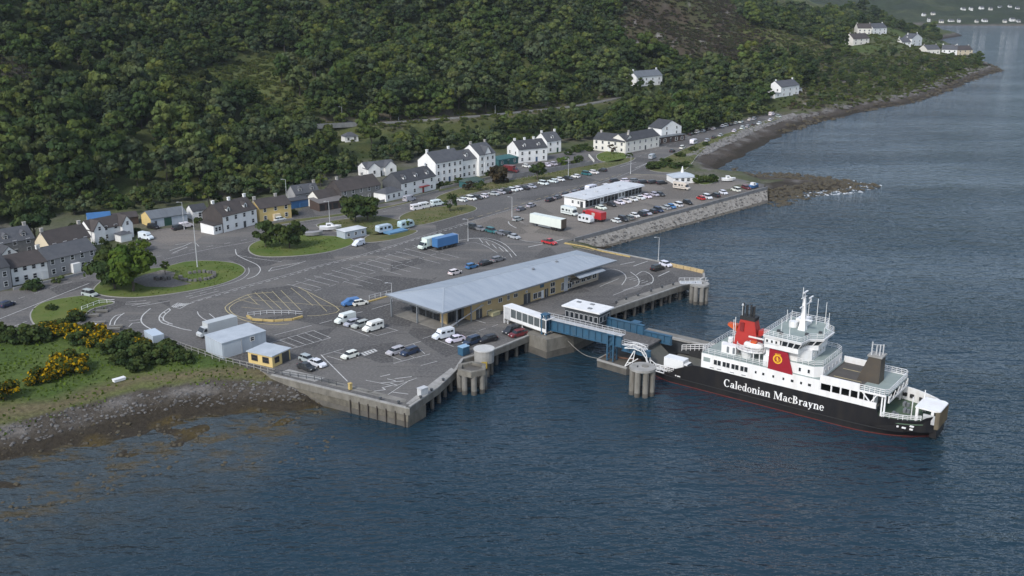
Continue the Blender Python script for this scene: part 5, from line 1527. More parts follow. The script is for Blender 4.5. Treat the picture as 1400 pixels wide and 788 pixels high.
_cache = {}
def cached(key, fn):
    if key not in _cache:
        _cache[key] = fn()
    return _cache[key]
def win(parent, x, y, z, ang, w=0.95, h=1.25, frame=None, bars=True, name='window'):
    """window centred at x, sill at z, facing local -y turned by ang"""
    frame = frame or M_whitewin
    def fr():
        t = 0.12; m = MB()
        m.box(-w / 2 - t, w / 2 + t, -0.09, 0, -t, 0).box(-w / 2 - t, w / 2 + t, -0.09, 0, h, h + t).box(-w / 2 - t, -w / 2, -0.09, 0, 0, h).box(w / 2, w / 2 + t, -0.09, 0, 0, h)
        if bars: m.box(-w / 2, w / 2, -0.07, 0, h * 0.48, h * 0.48 + 0.07)
        return m.mesh('window', frame)
    o = link(cached(('wf', w, h, frame.name, bars), fr), name, parent, (x, y, z), ang)
    link(cached(('wp', w, h), lambda: MB().box(-w / 2, w / 2, -0.03, 0.0, 0, h).mesh('pane', M_glass)), 'pane', o)
    return o

def block(parent, x0, x1, y0, y1, eave, rise, style='gx', wallm=None, roofm=None, over=0.3, leftm=None):
    """one volume: walls and roof; style gx/gy = ridge along x/y, hip, flat, mono"""
    wallm = wallm or M_wall_white; roofm = roofm or M_slate
    w = MB(); xm, ym = (x0 + x1) / 2, (y0 + y1) / 2
    if style == 'gx':
        w.use(wallm).add([(x0, y0, -1), (x1, y0, -1), (x1, y1, -1), (x0, y1, -1), (x0, y0, eave), (x1, y0, eave), (x1, y1, eave), (x0, y1, eave), (x0, ym, eave + rise), (x1, ym, eave + rise)],
              [(0, 1, 5, 4), (2, 3, 7, 6), (1, 2, 6, 9, 5), (0, 3, 2, 1)])
        w.use(leftm or wallm).add([(x0, y0, -1), (x0, y1, -1), (x0, y0, eave), (x0, y1, eave), (x0, ym, eave + rise)], [(1, 0, 2, 4, 3)])
    elif style == 'gy':
        w.use(wallm).add([(x0, y0, -1), (x1, y0, -1), (x1, y1, -1), (x0, y1, -1), (x0, y0, eave), (x1, y0, eave), (x1, y1, eave), (x0, y1, eave), (xm, y0, eave + rise), (xm, y1, eave + rise)],
              [(0, 1, 5, 8, 4), (2, 3, 7, 9, 6), (1, 2, 6, 5), (3, 0, 4, 7), (0, 3, 2, 1)])
    else:
        w.use(wallm).box(x0, x1, y0, y1, -1, eave - 0.02)
    w.build('wall', None, parent)
    r = MB(); th = 0.16
    def slab(q):
        q = [Vector(p) for p in q]
        n = (q[1] - q[0]).cross(q[2] - q[0]).normalized() * th
        k = len(q)
        r.add(q + [p + n for p in q], [tuple(range(k - 1, -1, -1)), tuple(range(k, 2 * k))] + [(i, (i + 1) % k, k + (i + 1) % k, k + i) for i in range(k)])
    o = over
    if style == 'gx':
        s = rise / (ym - y0); d = o * s
        slab([(x0 - o * .4, y0 - o, eave - d + .02), (x1 + o * .4, y0 - o, eave - d + .02), (x1 + o * .4, ym, eave + rise + .02), (x0 - o * .4, ym, eave + rise + .02)])
        slab([(x1 + o * .4, y1 + o, eave - d + .02), (x0 - o * .4, y1 + o, eave - d + .02), (x0 - o * .4, ym, eave + rise + .02), (x1 + o * .4, ym, eave + rise + .02)])
    elif style == 'gy':
        s = rise / (xm - x0); d = o * s
        slab([(x0 - o, y1 + o * .4, eave - d + .02), (x0 - o, y0 - o * .4, eave - d + .02), (xm, y0 - o * .4, eave + rise + .02), (xm, y1 + o * .4, eave + rise + .02)])
        slab([(x1 + o, y0 - o * .4, eave - d + .02), (x1 + o, y1 + o * .4, eave - d + .02), (xm, y1 + o * .4, eave + rise + .02), (xm, y0 - o * .4, eave + rise + .02)])
    elif style == 'hip':
        h_ = min(ym - y0, xm - x0)
        a = [(x0 - o, y0 - o, eave), (x1 + o, y0 - o, eave), (x1 + o, y1 + o, eave), (x0 - o, y1 + o, eave), (x0 + h_ * .95, ym, eave + rise), (x1 - h_ * .95, ym, eave + rise)]
        r.add(a, [(0, 1, 5, 4), (1, 2, 5), (2, 3, 4, 5), (3, 0, 4), (3, 2, 1, 0)])
    elif style == 'flat':
        r.box(x0 - o, x1 + o, y0 - o, y1 + o, eave, eave + 0.22)
    elif style == 'mono':
        r.add([(x0 - o, y0 - o, eave), (x1 + o, y0 - o, eave), (x1 + o, y1 + o, eave + rise), (x0 - o, y1 + o, eave + rise), (x0 - o, y0 - o, eave + .18), (x1 + o, y0 - o, eave + .18), (x1 + o, y1 + o, eave + rise + .18), (x0 - o, y1 + o, eave + rise + .18)],
              [(3, 2, 1, 0), (4, 5, 6, 7), (0, 1, 5, 4), (1, 2, 6, 5), (2, 3, 7, 6), (3, 0, 4, 7)])
        w2 = MB().add([(x0, y0, eave - .02), (x1, y0, eave - .02), (x1, y1, eave + rise - .02), (x0, y1, eave + rise - .02), (x1, y1, eave - .02), (x0, y1, eave - .02)], [(0, 3, 5), (1, 4, 2), (3, 2, 4, 5)])
        w2.build('wall_head', wallm, parent)
    ro = r.build('roof', roofm, parent)
    return ro

def chimney(roof, x, y, ztop, w=0.9, d=0.6, h=2.0, m=None):
    c = MB().box(x - w / 2, x + w / 2, y - d / 2, y + d / 2, ztop - h, ztop).box(x - w / 2 - .08, x + w / 2 + .08, y - d / 2 - .08, y + d / 2 + .08, ztop, ztop + .14).build('chimney', m or M_chim, roof)
    for k in (-0.25, 0.25):
        pass
    return c
def dormer(parent, roof, x, y, z, w=1.5, h=1.5, wallm=None, roofm=None):
    """gabled dormer: x centre, front face at y, sill level z"""
    d = MB().add([(x - w / 2, y, z), (x + w / 2, y, z), (x + w / 2, y + 2.6, z), (x - w / 2, y + 2.6, z), (x - w / 2, y, z + h * .75), (x + w / 2, y, z + h * .75), (x + w / 2, y + 2.6, z + h * .75), (x - w / 2, y + 2.6, z + h * .75), (x, y, z + h * 1.25), (x, y + 2.6, z + h * 1.25)],
                 [(0, 1, 5, 8, 4), (1, 2, 6, 5), (3, 0, 4, 7)]).build('dormer', wallm or M_wall_white, parent)
    e = .16
    MB().add([(x - w / 2 - e, y - .15, z + h * .70), (x, y - .15, z + h * 1.32), (x + w / 2 + e, y - .15, z + h * .70), (x - w / 2 - e, y + 2.6, z + h * .70), (x, y + 2.6, z + h * 1.32), (x + w / 2 + e, y + 2.6, z + h * .70)], [(0, 1, 4, 3), (1, 2, 5, 4)]).build('dormer_roof', roofm or M_slate, d)
    win(d, x, y - 0.01, z + 0.1, 0, min(0.75, w * .55), h * .72)

def house(name, bl, br, D, eave, rise, label, z=None, wallm=None, roofm=None, style='gx', cols=3, rows=2, left=0, right=0, chims=(), dorm=0, door='dark', door_at=None, group=None, cat='house', leftm=None, ww=0.95, wh=1.25, sill=0.9, storey=2.65, over=0.3, gw=None):
    zz = QZ if z is None else z
    a, b = P(bl[0], bl[1], zz), P(br[0], br[1], zz)
    f = Frame(a, b - a); L = (b - a).length
    root = empty(name, a, f.rz, label, cat, group)
    root['len'] = L
    rf = block(root, 0, L, 0, D, eave, rise, style, wallm, roofm, over, leftm)
    if cols:
        sp = L / cols
        da = door_at if door_at is not None else cols // 2
        for r_ in range(rows):
            for c in range(cols):
                x = sp * (c + .5)
                if r_ == 0 and c == da and door:
                    dd = MB().box(x - .5, x + .5, -0.06, 0.02, 0, 2.1).build('door', DOORM[door], root)
                    MB().box(x - .62, x + .62, -0.09, -0.01, 2.1, 2.3).build('lintel', M_whitewin, dd)
                else:
                    win(root, x, -0.005, sill + storey * r_, 0, ww, wh)
    for n_, xx, ang in ((left, 0, -math.pi / 2), (right, L, math.pi / 2)):
        if n_:
            for r_ in range(rows):
                for c in range(n_):
                    y = D * (c + .5) / n_
                    win(root, xx + (-0.005 if ang < 0 else 0.005), y, sill + storey * r_, ang, ww * .9, wh)
    if gw and style == 'gy':
        win(root, L / 2, -0.005, eave + 0.2, 0, .8, 1.0)
    for fx in chims:
        chimney(rf, fx * L, D / 2 if style == 'gx' else D * .5, eave + rise + 1.0, m=wallm if wallm in (M_wall_white,) else None)
    for k in range(dorm):
        s = rise / (D / 2)
        dormer(root, rf, L * (k + .5) / dorm, D * .12, eave + s * D * .12 - 0.1, wallm=wallm, roofm=roofm)
    return root, L, rf

G_T = 'houses of the shore village'
# west terrace
house('terrace_house', (18, 391), (67, 380.5), 8.5, 4.8, 2.6, 'white terrace house with dark roof beside the road to the west', wallm=M_wall_white, roofm=M_tile, cols=4, chims=(.98,), door_at=3, door='white')
h, L, rf = house('terrace_house', (67.6, 380.4), (134, 364), 8.5, 5.0, 2.6, 'grey rendered terrace house with slate roof and white dividing verge', wallm=M_wall_grey, roofm=M_slate2, cols=5, right=2, door_at=2, door='green', chims=(.02,))
MB().box(L * .44, L * .6, -1.3, -0.01, 0, 2.6).build('porch', M_wall_white, h); MB().box(L * .68 - .1, L * .68 + .1, -.1, 8.6, 5.0, 5.3).build('verge', M_whitewin, h)
house('gabled_house', (-30, 405), (17, 394), 8.0, 6.0, 2.8, 'tall grey gabled house at the west end of the terrace', wallm=M_wall_grey, roofm=M_slate, style='gx', cols=3, rows=2, right=2)
h, L, rf = house('dormer_house', (-24, 360), (50, 346), 8.5, 4.6, 3.2, 'grey house with slate dormers behind the white terrace', wallm=M_wall_stone, roofm=M_slate2, cols=4, dorm=3, chims=(.05, .95))
house('gabled_annex', (3, 364), (27, 359), 5.0, 2.9, 2.2, 'small white gabled annex with arched window behind the terrace', wallm=M_wall_white, roofm=M_slate, style='gy', cols=1, rows=1, gw=1, door=None)
h, L, rf = house('cream_house', (70, 357), (126, 344), 7.5, 4.6, 3.4, 'cream gabled house with brown roof and tall chimney behind the terrace', wallm=M_wall_cream, roofm=M_tile, cols=4, chims=(.03, .93), left=0)
block(h, L * .35, L * .75, -3.0, -.01, 2.8, 1.2, 'mono', M_wall_stone, mat('pale_brown_roof', (.20, .17, .15), .8, var=.2))
h, L, rf = house('twin_gabled_house', (126, 334.5), (180, 323), 6.5, 4.3, 2.6, 'white house with twin front gables beside the roundabout tree', wallm=M_wall_white, roofm=M_tile, cols=4, door_at=2)
for xa in (0.02, 0.72):
    block(h, L * xa, L * (xa + .27), -1.6, 3.2, 4.5, 2.6, 'gy', M_wall_white, M_tile); win(h, L * (xa + .135), -1.61, 4.3, 0, .8, 1.1); win(h, L * (xa + .135), -1.61, 1.0, 0, .9, 1.2)
block(h, L * .5, L * .78, -5.0, -1.7, 2.3, .9, 'hip', M_wall_white, M_slate2)
house('blue_shed', (121, 311), (153, 308), 6, 2.4, 1.6, 'low shed with bright blue sheet roof at the wood edge', wallm=M_wall_pale, roofm=M_blueroof, cols=0, cat='shed')
house('low_shed', (158, 310), (190, 306), 6, 2.5, 1.2, 'low shed with brown grey roof beside the blue roofed shed', wallm=M_wall_brown, roofm=M_tile, cols=0, cat='shed')
h, L, rf = house('garage_shed', (207, 312), (257, 304.5), 8.5, 3.0, 1.8, 'long garage with grey sheet roof and green door behind the forecourt', wallm=M_wall_pale, roofm=M_tin, cols=0, cat='garage', leftm=M_wall_yellow)
MB().box(L * .36, L * .56, -.06, .02, 0, 2.7).build('door', DOORM['green'], h); MB().box(L * .1, L * .16, -.06, .02, 0, 2.1).build('door', M_darksteel, h)
house('small_house', (264, 301), (284, 298), 5, 3.0, 1.6, 'small white house tucked behind the slate sided inn', wallm=M_wall_white, roofm=M_slate, cols=1, rows=1, door=None)
h, L, rf = house('inn', (306, 318.5), (352, 306.5), 9.5, 5.3, 3.4, 'white inn with slate hung gable and three chimneys facing the forecourt', wallm=M_wall_white, roofm=M_tile, cols=4, chims=(.04, .5, .96), leftm=M_tile, door_at=2, dorm=2, cat='inn')
block(h, -3.6, -.02, .4, 6.5, 2.9, .5, 'mono', M_wall_white, M_tile); win(h, -2.6, .39, 1.0, 0, .9, 1.2); win(h, -1.2, .39, 1.0, 0, .9, 1.2)
h, L, rf = house('yellow_house', (356, 305.5), (399, 298), 7.5, 4.9, 2.4, 'yellow two storey house with brown roof next to the inn', wallm=M_wall_yellow, roofm=M_tile, cols=3, chims=(.03, .7), door_at=1, door='white')
MB().box(L * .4, L * .6, -1.1, -.01, 0, 2.4).build('porch', M_wall_cream, h)
h, L, rf = house('cottage', (404, 277), (437, 272), 6, 3.0, 2.6, 'grey cottage with two gabled dormers under the wood edge', wallm=M_wall_grey, roofm=M_slate2, cols=3, rows=1, dorm=2, chims=(.95,))
house('workshop', (398, 286), (426, 281.5), 5, 2.6, 0.5, 'low bright blue workshop beside the grey cottage', wallm=M_blueroof, roofm=M_slate, style='flat', cols=0, cat='workshop')
h, L, rf = house('timber_shed', (437, 289.5), (473, 283.5), 6.5, 2.8, 0.8, 'dark brown open fronted shed with flat roof by the road', wallm=M_wall_brown, roofm=mat('grey_felt_roof', (.15, .14, .135), .9, var=.25), style='mono', cols=0, cat='shed')
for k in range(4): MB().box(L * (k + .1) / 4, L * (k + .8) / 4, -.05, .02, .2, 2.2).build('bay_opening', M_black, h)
h, L, rf = house('stone_house', (467, 281), (521, 270.5), 9, 5.0, 3.4, 'grey stone house with brown roof and red brick chimneys behind the roadside tree', wallm=M_wall_stone, roofm=M_tile, cols=5, door='red', chims=(.1, .72), leftm=M_tile)
block(h, -9.0, -.02, 1.5, 7.5, 3.6, 2.2, 'gx', M_wall_ivory, M_tile); win(h, -7, 1.49, 1, 0); win(h, -3.5, 1.49, 1, 0)
zf = slope_at['front_row'].z
h, L, rf = house('hillside_house', (501, 243), (541, 238), 7, 3.6, 2.0, 'pale house with twin gables on the slope above the stone house', z=zf, wallm=M_wall_white, roofm=M_slate2, cols=3, rows=1)
block(h, 0.2, L * .42, -1.6, 3, 3.6, 2.2, 'gy', M_wall_white, M_slate2); block(h, L * .6, L - .2, -1.2, 3, 3.6, 2.2, 'gy', M_wall_white, M_slate2); win(h, L * .21, -1.61, 1.5, 0); win(h, L * .8, -1.21, 1.5, 0)
h, L, rf = house('guest_house', (549, 270.5), (596, 259), 9.5, 5.3, 3.4, 'white guest house with three dormers and red porch beside the tall hotel', wallm=M_wall_white, roofm=M_slate, cols=4, dorm=3, door='red', chims=(.96,), leftm=M_slate2, cat='guest house')
MB().box(L * .5, L * .75, -1.4, -.01, 2.3, 2.6).build('porch', DOORM['red'], h)
block(h, -9.0, -.02, -.6, 5.5, 2.9, 1.6, 'hip', M_wall_white, M_slate2)
for k in range(3): win(h, -7.6 + k * 2.8, -.61, 1.0, 0)
h, L, rf = house('hotel', (596, 252), (633, 245), 10.5, 8.4, 3.6, 'tall white three storey hotel with slate roofs stepping up to a gabled wing', wallm=M_wall_white, roofm=M_slate2, cols=5, rows=3, left=1, chims=(.02, .8), cat='hotel', door_at=2, door='blue')
L2 = L + 8.5; L3 = L2 + 9.5
r2 = block(h, L + .02, L2, .8, 10.2, 7.4, 3.2, 'gx', M_wall_white, M_slate2)
for k in range(3):
    for r_ in range(2): win(h, L + 1.5 + k * 2.8, .79, .9 + 2.8 * r_, 0)
dormer(h, r2, L + 4.2, 2.0, 8.3)
r3 = block(h, L2 + .02, L3, -.8, 10.2, 8.8, 3.8, 'gx', M_wall_white, M_slate2)
block(h, L2 + 3.2, L2 + 7.0, -.95, 4.0, 8.8, 3.0, 'gy', M_wall_white, M_slate2)
for k in range(3):
    for r_ in range(3): win(h, L2 + 1.7 + k * 3.1, -.97 if k == 1 else -.81, .9 + 2.75 * r_, 0)
chimney(r3, L2 + .6, 4.7, 13.6); chimney(r3, L3 - .6, 4.7, 13.6)
h, L, rf = house('white_house', (709, 223.5), (748, 219.5), 10, 6.0, 3.2, 'white house with three ridge chimneys and blue door above the car park wall', wallm=M_wall_white, roofm=M_slate, style='gx', cols=4, left=2, chims=(.06, .4, .72), door='blue', dorm=2)
h, L, rf = house('white_house', (747.5, 210), (767, 207.5), 9, 5.6, 3.4, 'smaller white house with end chimneys set back beside the white house', wallm=M_wall_white, roofm=M_slate2, cols=2, chims=(.05, .95), dorm=1, door='green')
house('teal_shed', (682, 228), (708, 223.5), 5.5, 2.7, 0.6, 'teal painted shed between hotel and white house', wallm=M_wall_teal, roofm=M_wall_teal, style='mono', cols=3, rows=1, door='green', cat='shed')
house('green_pavilion', (640, 258), (662, 253.5), 5, 2.3, 1.3, 'green roofed pavilion in the hotel garden', wallm=M_wall_teal, roofm=mat('green_roof', (.05, .085, .07), .8, var=.2), style='hip', cols=3, rows=1, ww=1.6, wh=1.4, sill=.5, door=None, cat='pavilion')
h, L, rf = house('long_white_house', (855, 210), (901, 201), 9, 5.6, 2.8, 'long ivory house with slate roof facing the lawn and junction', wallm=M_wall_ivory, roofm=M_slate, style='gx', cols=6, ww=.9, door='dark', chims=(.3,), right=2)
a_ = P(811, 205.5, QZ); b_ = P(854.6, 210, QZ)
h2_, L_, rf_ = house('ivory_wing', (811, 205.5), (854, 210), 9, 5.3, 2.7, 'ivory wing with slate roof left of the lawn, joined to the long house', wallm=M_wall_ivory, roofm=M_slate, style='gx', cols=5, chims=(.1, .95), door='white')
h, L, rf = house('restaurant', (897, 198), (936, 192), 6, 3.0, 0.4, 'low dark fronted restaurant with flat roof beside the shore road', wallm=M_wall_brown, roofm=M_tin, style='flat', cols=5, rows=1, ww=1.6, wh=1.6, sill=.6, cat='restaurant')
house('gabled_white_house', (904, 194.5), (931, 190.5), 9, 6.6, 3.4, 'white gabled house rising behind the low dark restaurant', wallm=M_wall_white, roofm=M_slate, style='gy', cols=2, rows=2, sill=3.4, storey=2.4, door=None, right=2)
zt = slope_at['tree_house'].z
house('wooded_house', (870, 119), (905, 116), 9, 6.0, 3.2, 'white house with grey roof half hidden in the hillside wood', z=zt, wallm=M_wall_white, roofm=M_tin, cols=4, chims=(.05, .95), left=1)
zc = slope_at['coast_house'].z
h, L, rf = house('coast_house', (1067, 133), (1092, 129.5), 10, 6.2, 3.4, 'white house with grey slate roof above the rocky shore beyond the parked cars', z=zc, wallm=M_wall_white, roofm=M_slate2, cols=3, left=2, chims=(.06, .95))
block(h, L + .05, L + 8, 2, 8, 3.2, 1.6, 'hip', M_wall_white, M_slate2); block(h, -6.5, -.05, 0, 5, 2.6, .4, 'flat', M_wall_white, M_tin); win(h, L + 4, 1.99, 1, 0); win(h, -3, -.01, .8, 0)
def villa(k, bl, br, D, eave, rise, label, **kw):
    return house('villa', bl, br, D, eave, rise, label, z=slope_at[k].z, wallm=kw.pop('wallm', M_wall_white), roofm=kw.pop('roofm', M_slate2), chims=kw.pop('chims', (.05, .95)), ww=1.3, wh=1.5, **kw)
villa('pen_a', (1172, 48), (1191, 48), 11, 6.5, 4.2, 'ivory villa with brown roof, left of a pair on the green headland', wallm=M_wall_ivory, roofm=M_tile, cols=3)
villa('pen_a', (1193, 47.5), (1212, 46.5), 11, 6.2, 4.2, 'white villa with slate roof, right of a pair on the green headland', cols=3)
villa('pen_b', (1166, 62), (1188, 61), 11, 5.6, 4.4, 'ivory villa with brown roof below the pair on the headland', wallm=M_wall_ivory, roofm=M_tile, cols=3)
villa('pen_c', (1233, 66), (1245, 65.5), 10, 5.6, 4.0, 'small white cottage with lean roof near the headland track', cols=2)
villa('pen_c', (1246, 63), (1260, 61.5), 11, 7.0, 4.6, 'tall white gabled villa beside the small headland cottage', cols=2, style='gy')
villa('pen_d', (1267, 74.5), (1285, 74), 12, 4.5, 3.8, 'pale grey roofed cottage at the start of the headland row', wallm=M_wall_ivory, cols=3, rows=1)
villa('pen_e', (1287, 76), (1308, 76.5), 13, 6.0, 4.2, 'large white villa with grey roof in the headland row', cols=3)
villa('pen_e', (1309, 76.5), (1329, 76), 12, 5.6, 4.0, 'cream villa at the seaward end of the headland row', wallm=M_wall_cream, roofm=M_tile, cols=3)
house('white_hut', (472, 195), (490, 193.5), 5, 2.6, 1.8, 'small white square hut with slate roof below the hillside road', z=slope_at['hut'].z, wallm=M_wall_white, roofm=M_slate2, style='hip', cols=2, rows=1, door=None, chims=())

# far shore houses
fdx, fdy = fx, fy
def far_z(x, y):
    j = int(np.clip(np.searchsorted(fdx, x) - 1, 0, len(fdx) - 2)); i = int(np.clip(np.searchsorted(fdy, y) - 1, 0, len(fdy) - 2))
    return float(FH[i, j])
def far_hit(px, py):
    d = ray(px, py); d = d / d.y; y = 1850
    while y < 3400:
        if CAM_H + d.z * y <= far_z(d.x * y, y): break
        y += 3
    return Vector((d.x * y, y, far_z(d.x * y, y)))
far_list = [(1287, 31.5, 15), (1301, 31.5, 19), (1311, 31.8, 10), (1347, 31.5, 18), (1374, 31.8, 12), (1385, 31, 17), (1393, 31.5, 12), (1264, 23, 12), (1276, 22, 14), (1318, 15, 16), (1328, 14.5, 12), (1343, 14, 16), (1355, 14.6, 12), (1367, 13.5, 15), (1381, 14, 12), (1391, 14.5, 14), (1336, 33, 9), (1270, 31, 9)]
for i, (x, y, w) in enumerate(far_list):
    w = w * .5
    p = far_hit(x, y)
    o = empty('shore_house', p - Vector((w / 2, 0, 0.3)), R((i * 37) % 24 - 12), ('tiny ivory house ' if i % 4 == 0 else 'tiny white house ') + ('at the water edge of the opposite shore' if y > 28 else 'up the slope of the opposite shore'), 'house', ('ivory' if i % 4 == 0 else 'white') + (' houses at the far water edge' if y > 28 else ' houses up the far slope'))
    block(o, 0, w, 0, 7, 3.4 + (i % 3) * .7, 2.6, 'gx', M_wall_white if i % 4 else M_wall_ivory, M_slate2)
    for k in range(2): win(o, w * (k + .5) / 2, -.01, 1.4, 0, 1.4, 1.4)

# flat roofed shop row on the gravel park
h, L, rf = house('amenity_block', (800, 285), (877, 264.5), 9.5, 3.2, 0.3, 'long low white building with flat white roof and glazed front among parked cars', wallm=M_wall_white, roofm=M_white_roof, style='flat', cols=0, over=.7, cat='amenity block')
for k in range(16):
    x = L * (k + .5) / 16
    if k in (4, 9, 10): win(h, x, -.01, .9, 0, 1.3, 1.3)
    else: win(h, x, -.01, .35, 0, L / 16 - .5, 2.3, M_steelgrey)
MB().box(L * .0, L, -1.5, -.7, 2.95, 3.15).build('canopy', M_white_roof, h)
win(h, -.01, 3, 1.2, -math.pi / 2, .8, .9); win(h, -.01, 5.6, 1.2, -math.pi / 2, .8, .9)
MB().box(-.06, .02, 1, 2.2, 0, 2.2).build('door', M_darksteel, h)
for k in range(4): MB().box(L * (.14 + .2 * k), L * (.14 + .2 * k) + 1, 4, 5, 3.42, 3.7).build('rooflight', M_galv, h)
# pavilion near the spit
p = P(937, 251, QZ)
pv = empty('shore_pavilion', p, 0.2, 'small pavilion with pale hipped roof and spire beside the beach', 'pavilion')
block(pv, -5, 5, 0, 8, 2.4, 1.5, 'hip', M_wall_white, M_flatroof)
MB().cyl(0, 4, 3.7, 6.2, .7, .15, n=8).build('spire', M_white, pv)
for k in range(4): win(pv, -3.6 + k * 2.4, -.01, .9, 0, 1.2, 1.2)
# harbour sheds on the quay
h, L, rf = house('steel_shed', (305, 491), (364.5, 473), 6.6, 3.4, .35, 'pale blue steel shed with shallow roof beside the shore fence', wallm=M_wall_pale, roofm=M_flatroof, style='mono', cols=0, over=.12, cat='shed')
win(h, L * .68, -.01, 2.2, 0, .9, .8)
MB().box(L * .02, L * .42, -.07, .02, 0, 3.0).build('roller_door', mat('roller_door', (.45, .49, .53), .6, var=.1), h)
MB().box(L * .42 + .02, L * .44, -.1, .02, 0, 3.3).build('downpipe', M_galv, h)
h, L, rf = house('site_hut', (340, 496), (373, 503.5), 5.6, 2.5, .2, 'small yellow hut with pale flat roof in front of the steel shed', wallm=M_wall_yellow, roofm=M_flatroof, style='flat', cols=0, over=.25, cat='hut')
for k in range(2): win(h, L * (.27 + .46 * k), -.01, .9, 0, 1.5, 1.1, M_wall_brown)
MB().box(L - .02, L + .06, 3.0, 5.2, 0, 2.3).build('shutter', M_darksteel, h); win(h, L + .005, 1.4, .9, math.pi / 2, 1.2, 1.1, M_wall_brown)
# kiosk on the island and stone shelter
h, L, rf = house('island_kiosk', (472, 328), (501, 322), 4.5, 2.5, .5, 'pale blue kiosk with white ribbed roof on the caravan island', wallm=M_wall_pale, roofm=M_white_roof, style='hip', cols=3, rows=1, door=None, ww=.9, wh=.9, cat='kiosk')
# ------------------------------------------------------------------ trees and shrubs
def leaf_material(name, cols, trans=0.25, flower=None):
    m = bpy.data.materials.new(name); m.use_nodes = True
    n, l = m.node_tree.nodes, m.node_tree.links
    n.remove(n['Principled BSDF'])
    out = n['Material Output']
    at = n.new('ShaderNodeAttribute'); at.attribute_name = 'tint'
    oi = n.new('ShaderNodeObjectInfo')
    rp = n.new('ShaderNodeValToRGB')
    el = rp.color_ramp.elements
    while len(el) < len(cols): el.new(0.5)
    for i, c in enumerate(cols):
        el[i].position = i / (len(cols) - 1); el[i].color = (*c, 1)
    l.new(oi.outputs['Random'], rp.inputs['Fac'])
    mx = n.new('ShaderNodeMix'); mx.data_type = 'RGBA'; mx.blend_type = 'MULTIPLY'; mx.inputs['Factor'].default_value = 1
    l.new(rp.outputs[0], mx.inputs['A']); l.new(at.outputs['Color'], mx.inputs['B'])
    c = mx.outputs['Result']
    if flower:
        f = n.new('ShaderNodeMix'); f.data_type = 'RGBA'
        l.new(at.outputs['Alpha'], f.inputs['Factor']); l.new(c, f.inputs['A']); f.inputs['B'].default_value = (*flower, 1)
        c = f.outputs['Result']
    d = n.new('ShaderNodeBsdfDiffuse'); t = n.new('ShaderNodeBsdfTranslucent'); s = n.new('ShaderNodeMixShader'); s.inputs[0].default_value = trans
    l.new(c, d.inputs[0]); l.new(c, t.inputs[0]); l.new(d.outputs[0], s.inputs[1]); l.new(t.outputs[0], s.inputs[2]); l.new(s.outputs[0], out.inputs[0])
    return m
M_leaf = leaf_material('broadleaf', [(0.029, 0.046, 0.018), (0.062, 0.095, 0.030), (0.040, 0.060, 0.029), (0.092, 0.117, 0.061), (0.118, 0.149, 0.040), (0.032, 0.046, 0.023), (0.084, 0.118, 0.034), (0.055, 0.075, 0.038)], trans=0.32)
M_leaf_bright = leaf_material('bright_broadleaf', [(0.060, 0.100, 0.020), (0.085, 0.125, 0.024)])
M_leaf_dark = leaf_material('dark_broadleaf', [(0.044, 0.066, 0.024), (0.056, 0.078, 0.026)])
M_leaf_purple = leaf_material('purple_shrub', [(0.060, 0.042, 0.030), (0.052, 0.046, 0.028)])
M_gorse = leaf_material('gorse', [(0.045, 0.062, 0.016), (0.065, 0.078, 0.018)], flower=(0.40, 0.25, 0.008))
M_bark = mat('bark', (0.085, 0.07, 0.055), 0.95, var=0.4, scale=2.0)

def cards(centres, normals, sizes, tints, name, material, alpha=None):
    n = len(centres)
    r = rng.normal(size=(n, 3))
    a = np.cross(normals, r); a /= np.linalg.norm(a, axis=1, keepdims=True) + 1e-9
    b = np.cross(normals, a)
    s = sizes[:, None]
    asp = (0.55 + 0.5 * rng.random(n))[:, None]
    v = np.stack([centres - a * s - b * s * asp * .4, centres + b * s * asp * -1.0, centres + a * s - b * s * asp * .3, centres + a * s * .4 + b * s * asp, centres - a * s * .55 + b * s * asp * .8], 1).reshape(-1, 3)
    me = bpy.data.meshes.new(name)
    me.vertices.add(len(v)); me.vertices.foreach_set('co', v.astype(np.float32).ravel())
    me.loops.add(n * 5); me.loops.foreach_set('vertex_index', np.arange(n * 5, dtype=np.int32))
    me.polygons.add(n); me.polygons.foreach_set('loop_start', np.arange(0, n * 5, 5, dtype=np.int32))
    me.update(calc_edges=True)
    at = me.attributes.new('tint', 'FLOAT_COLOR', 'POINT')
    al = np.zeros(n) if alpha is None else alpha
    c = np.repeat(np.concatenate([tints, al[:, None]], 1), 5, 0)
    at.data.foreach_set('color', c.astype(np.float32).ravel())
    me.materials.append(material)
    return me

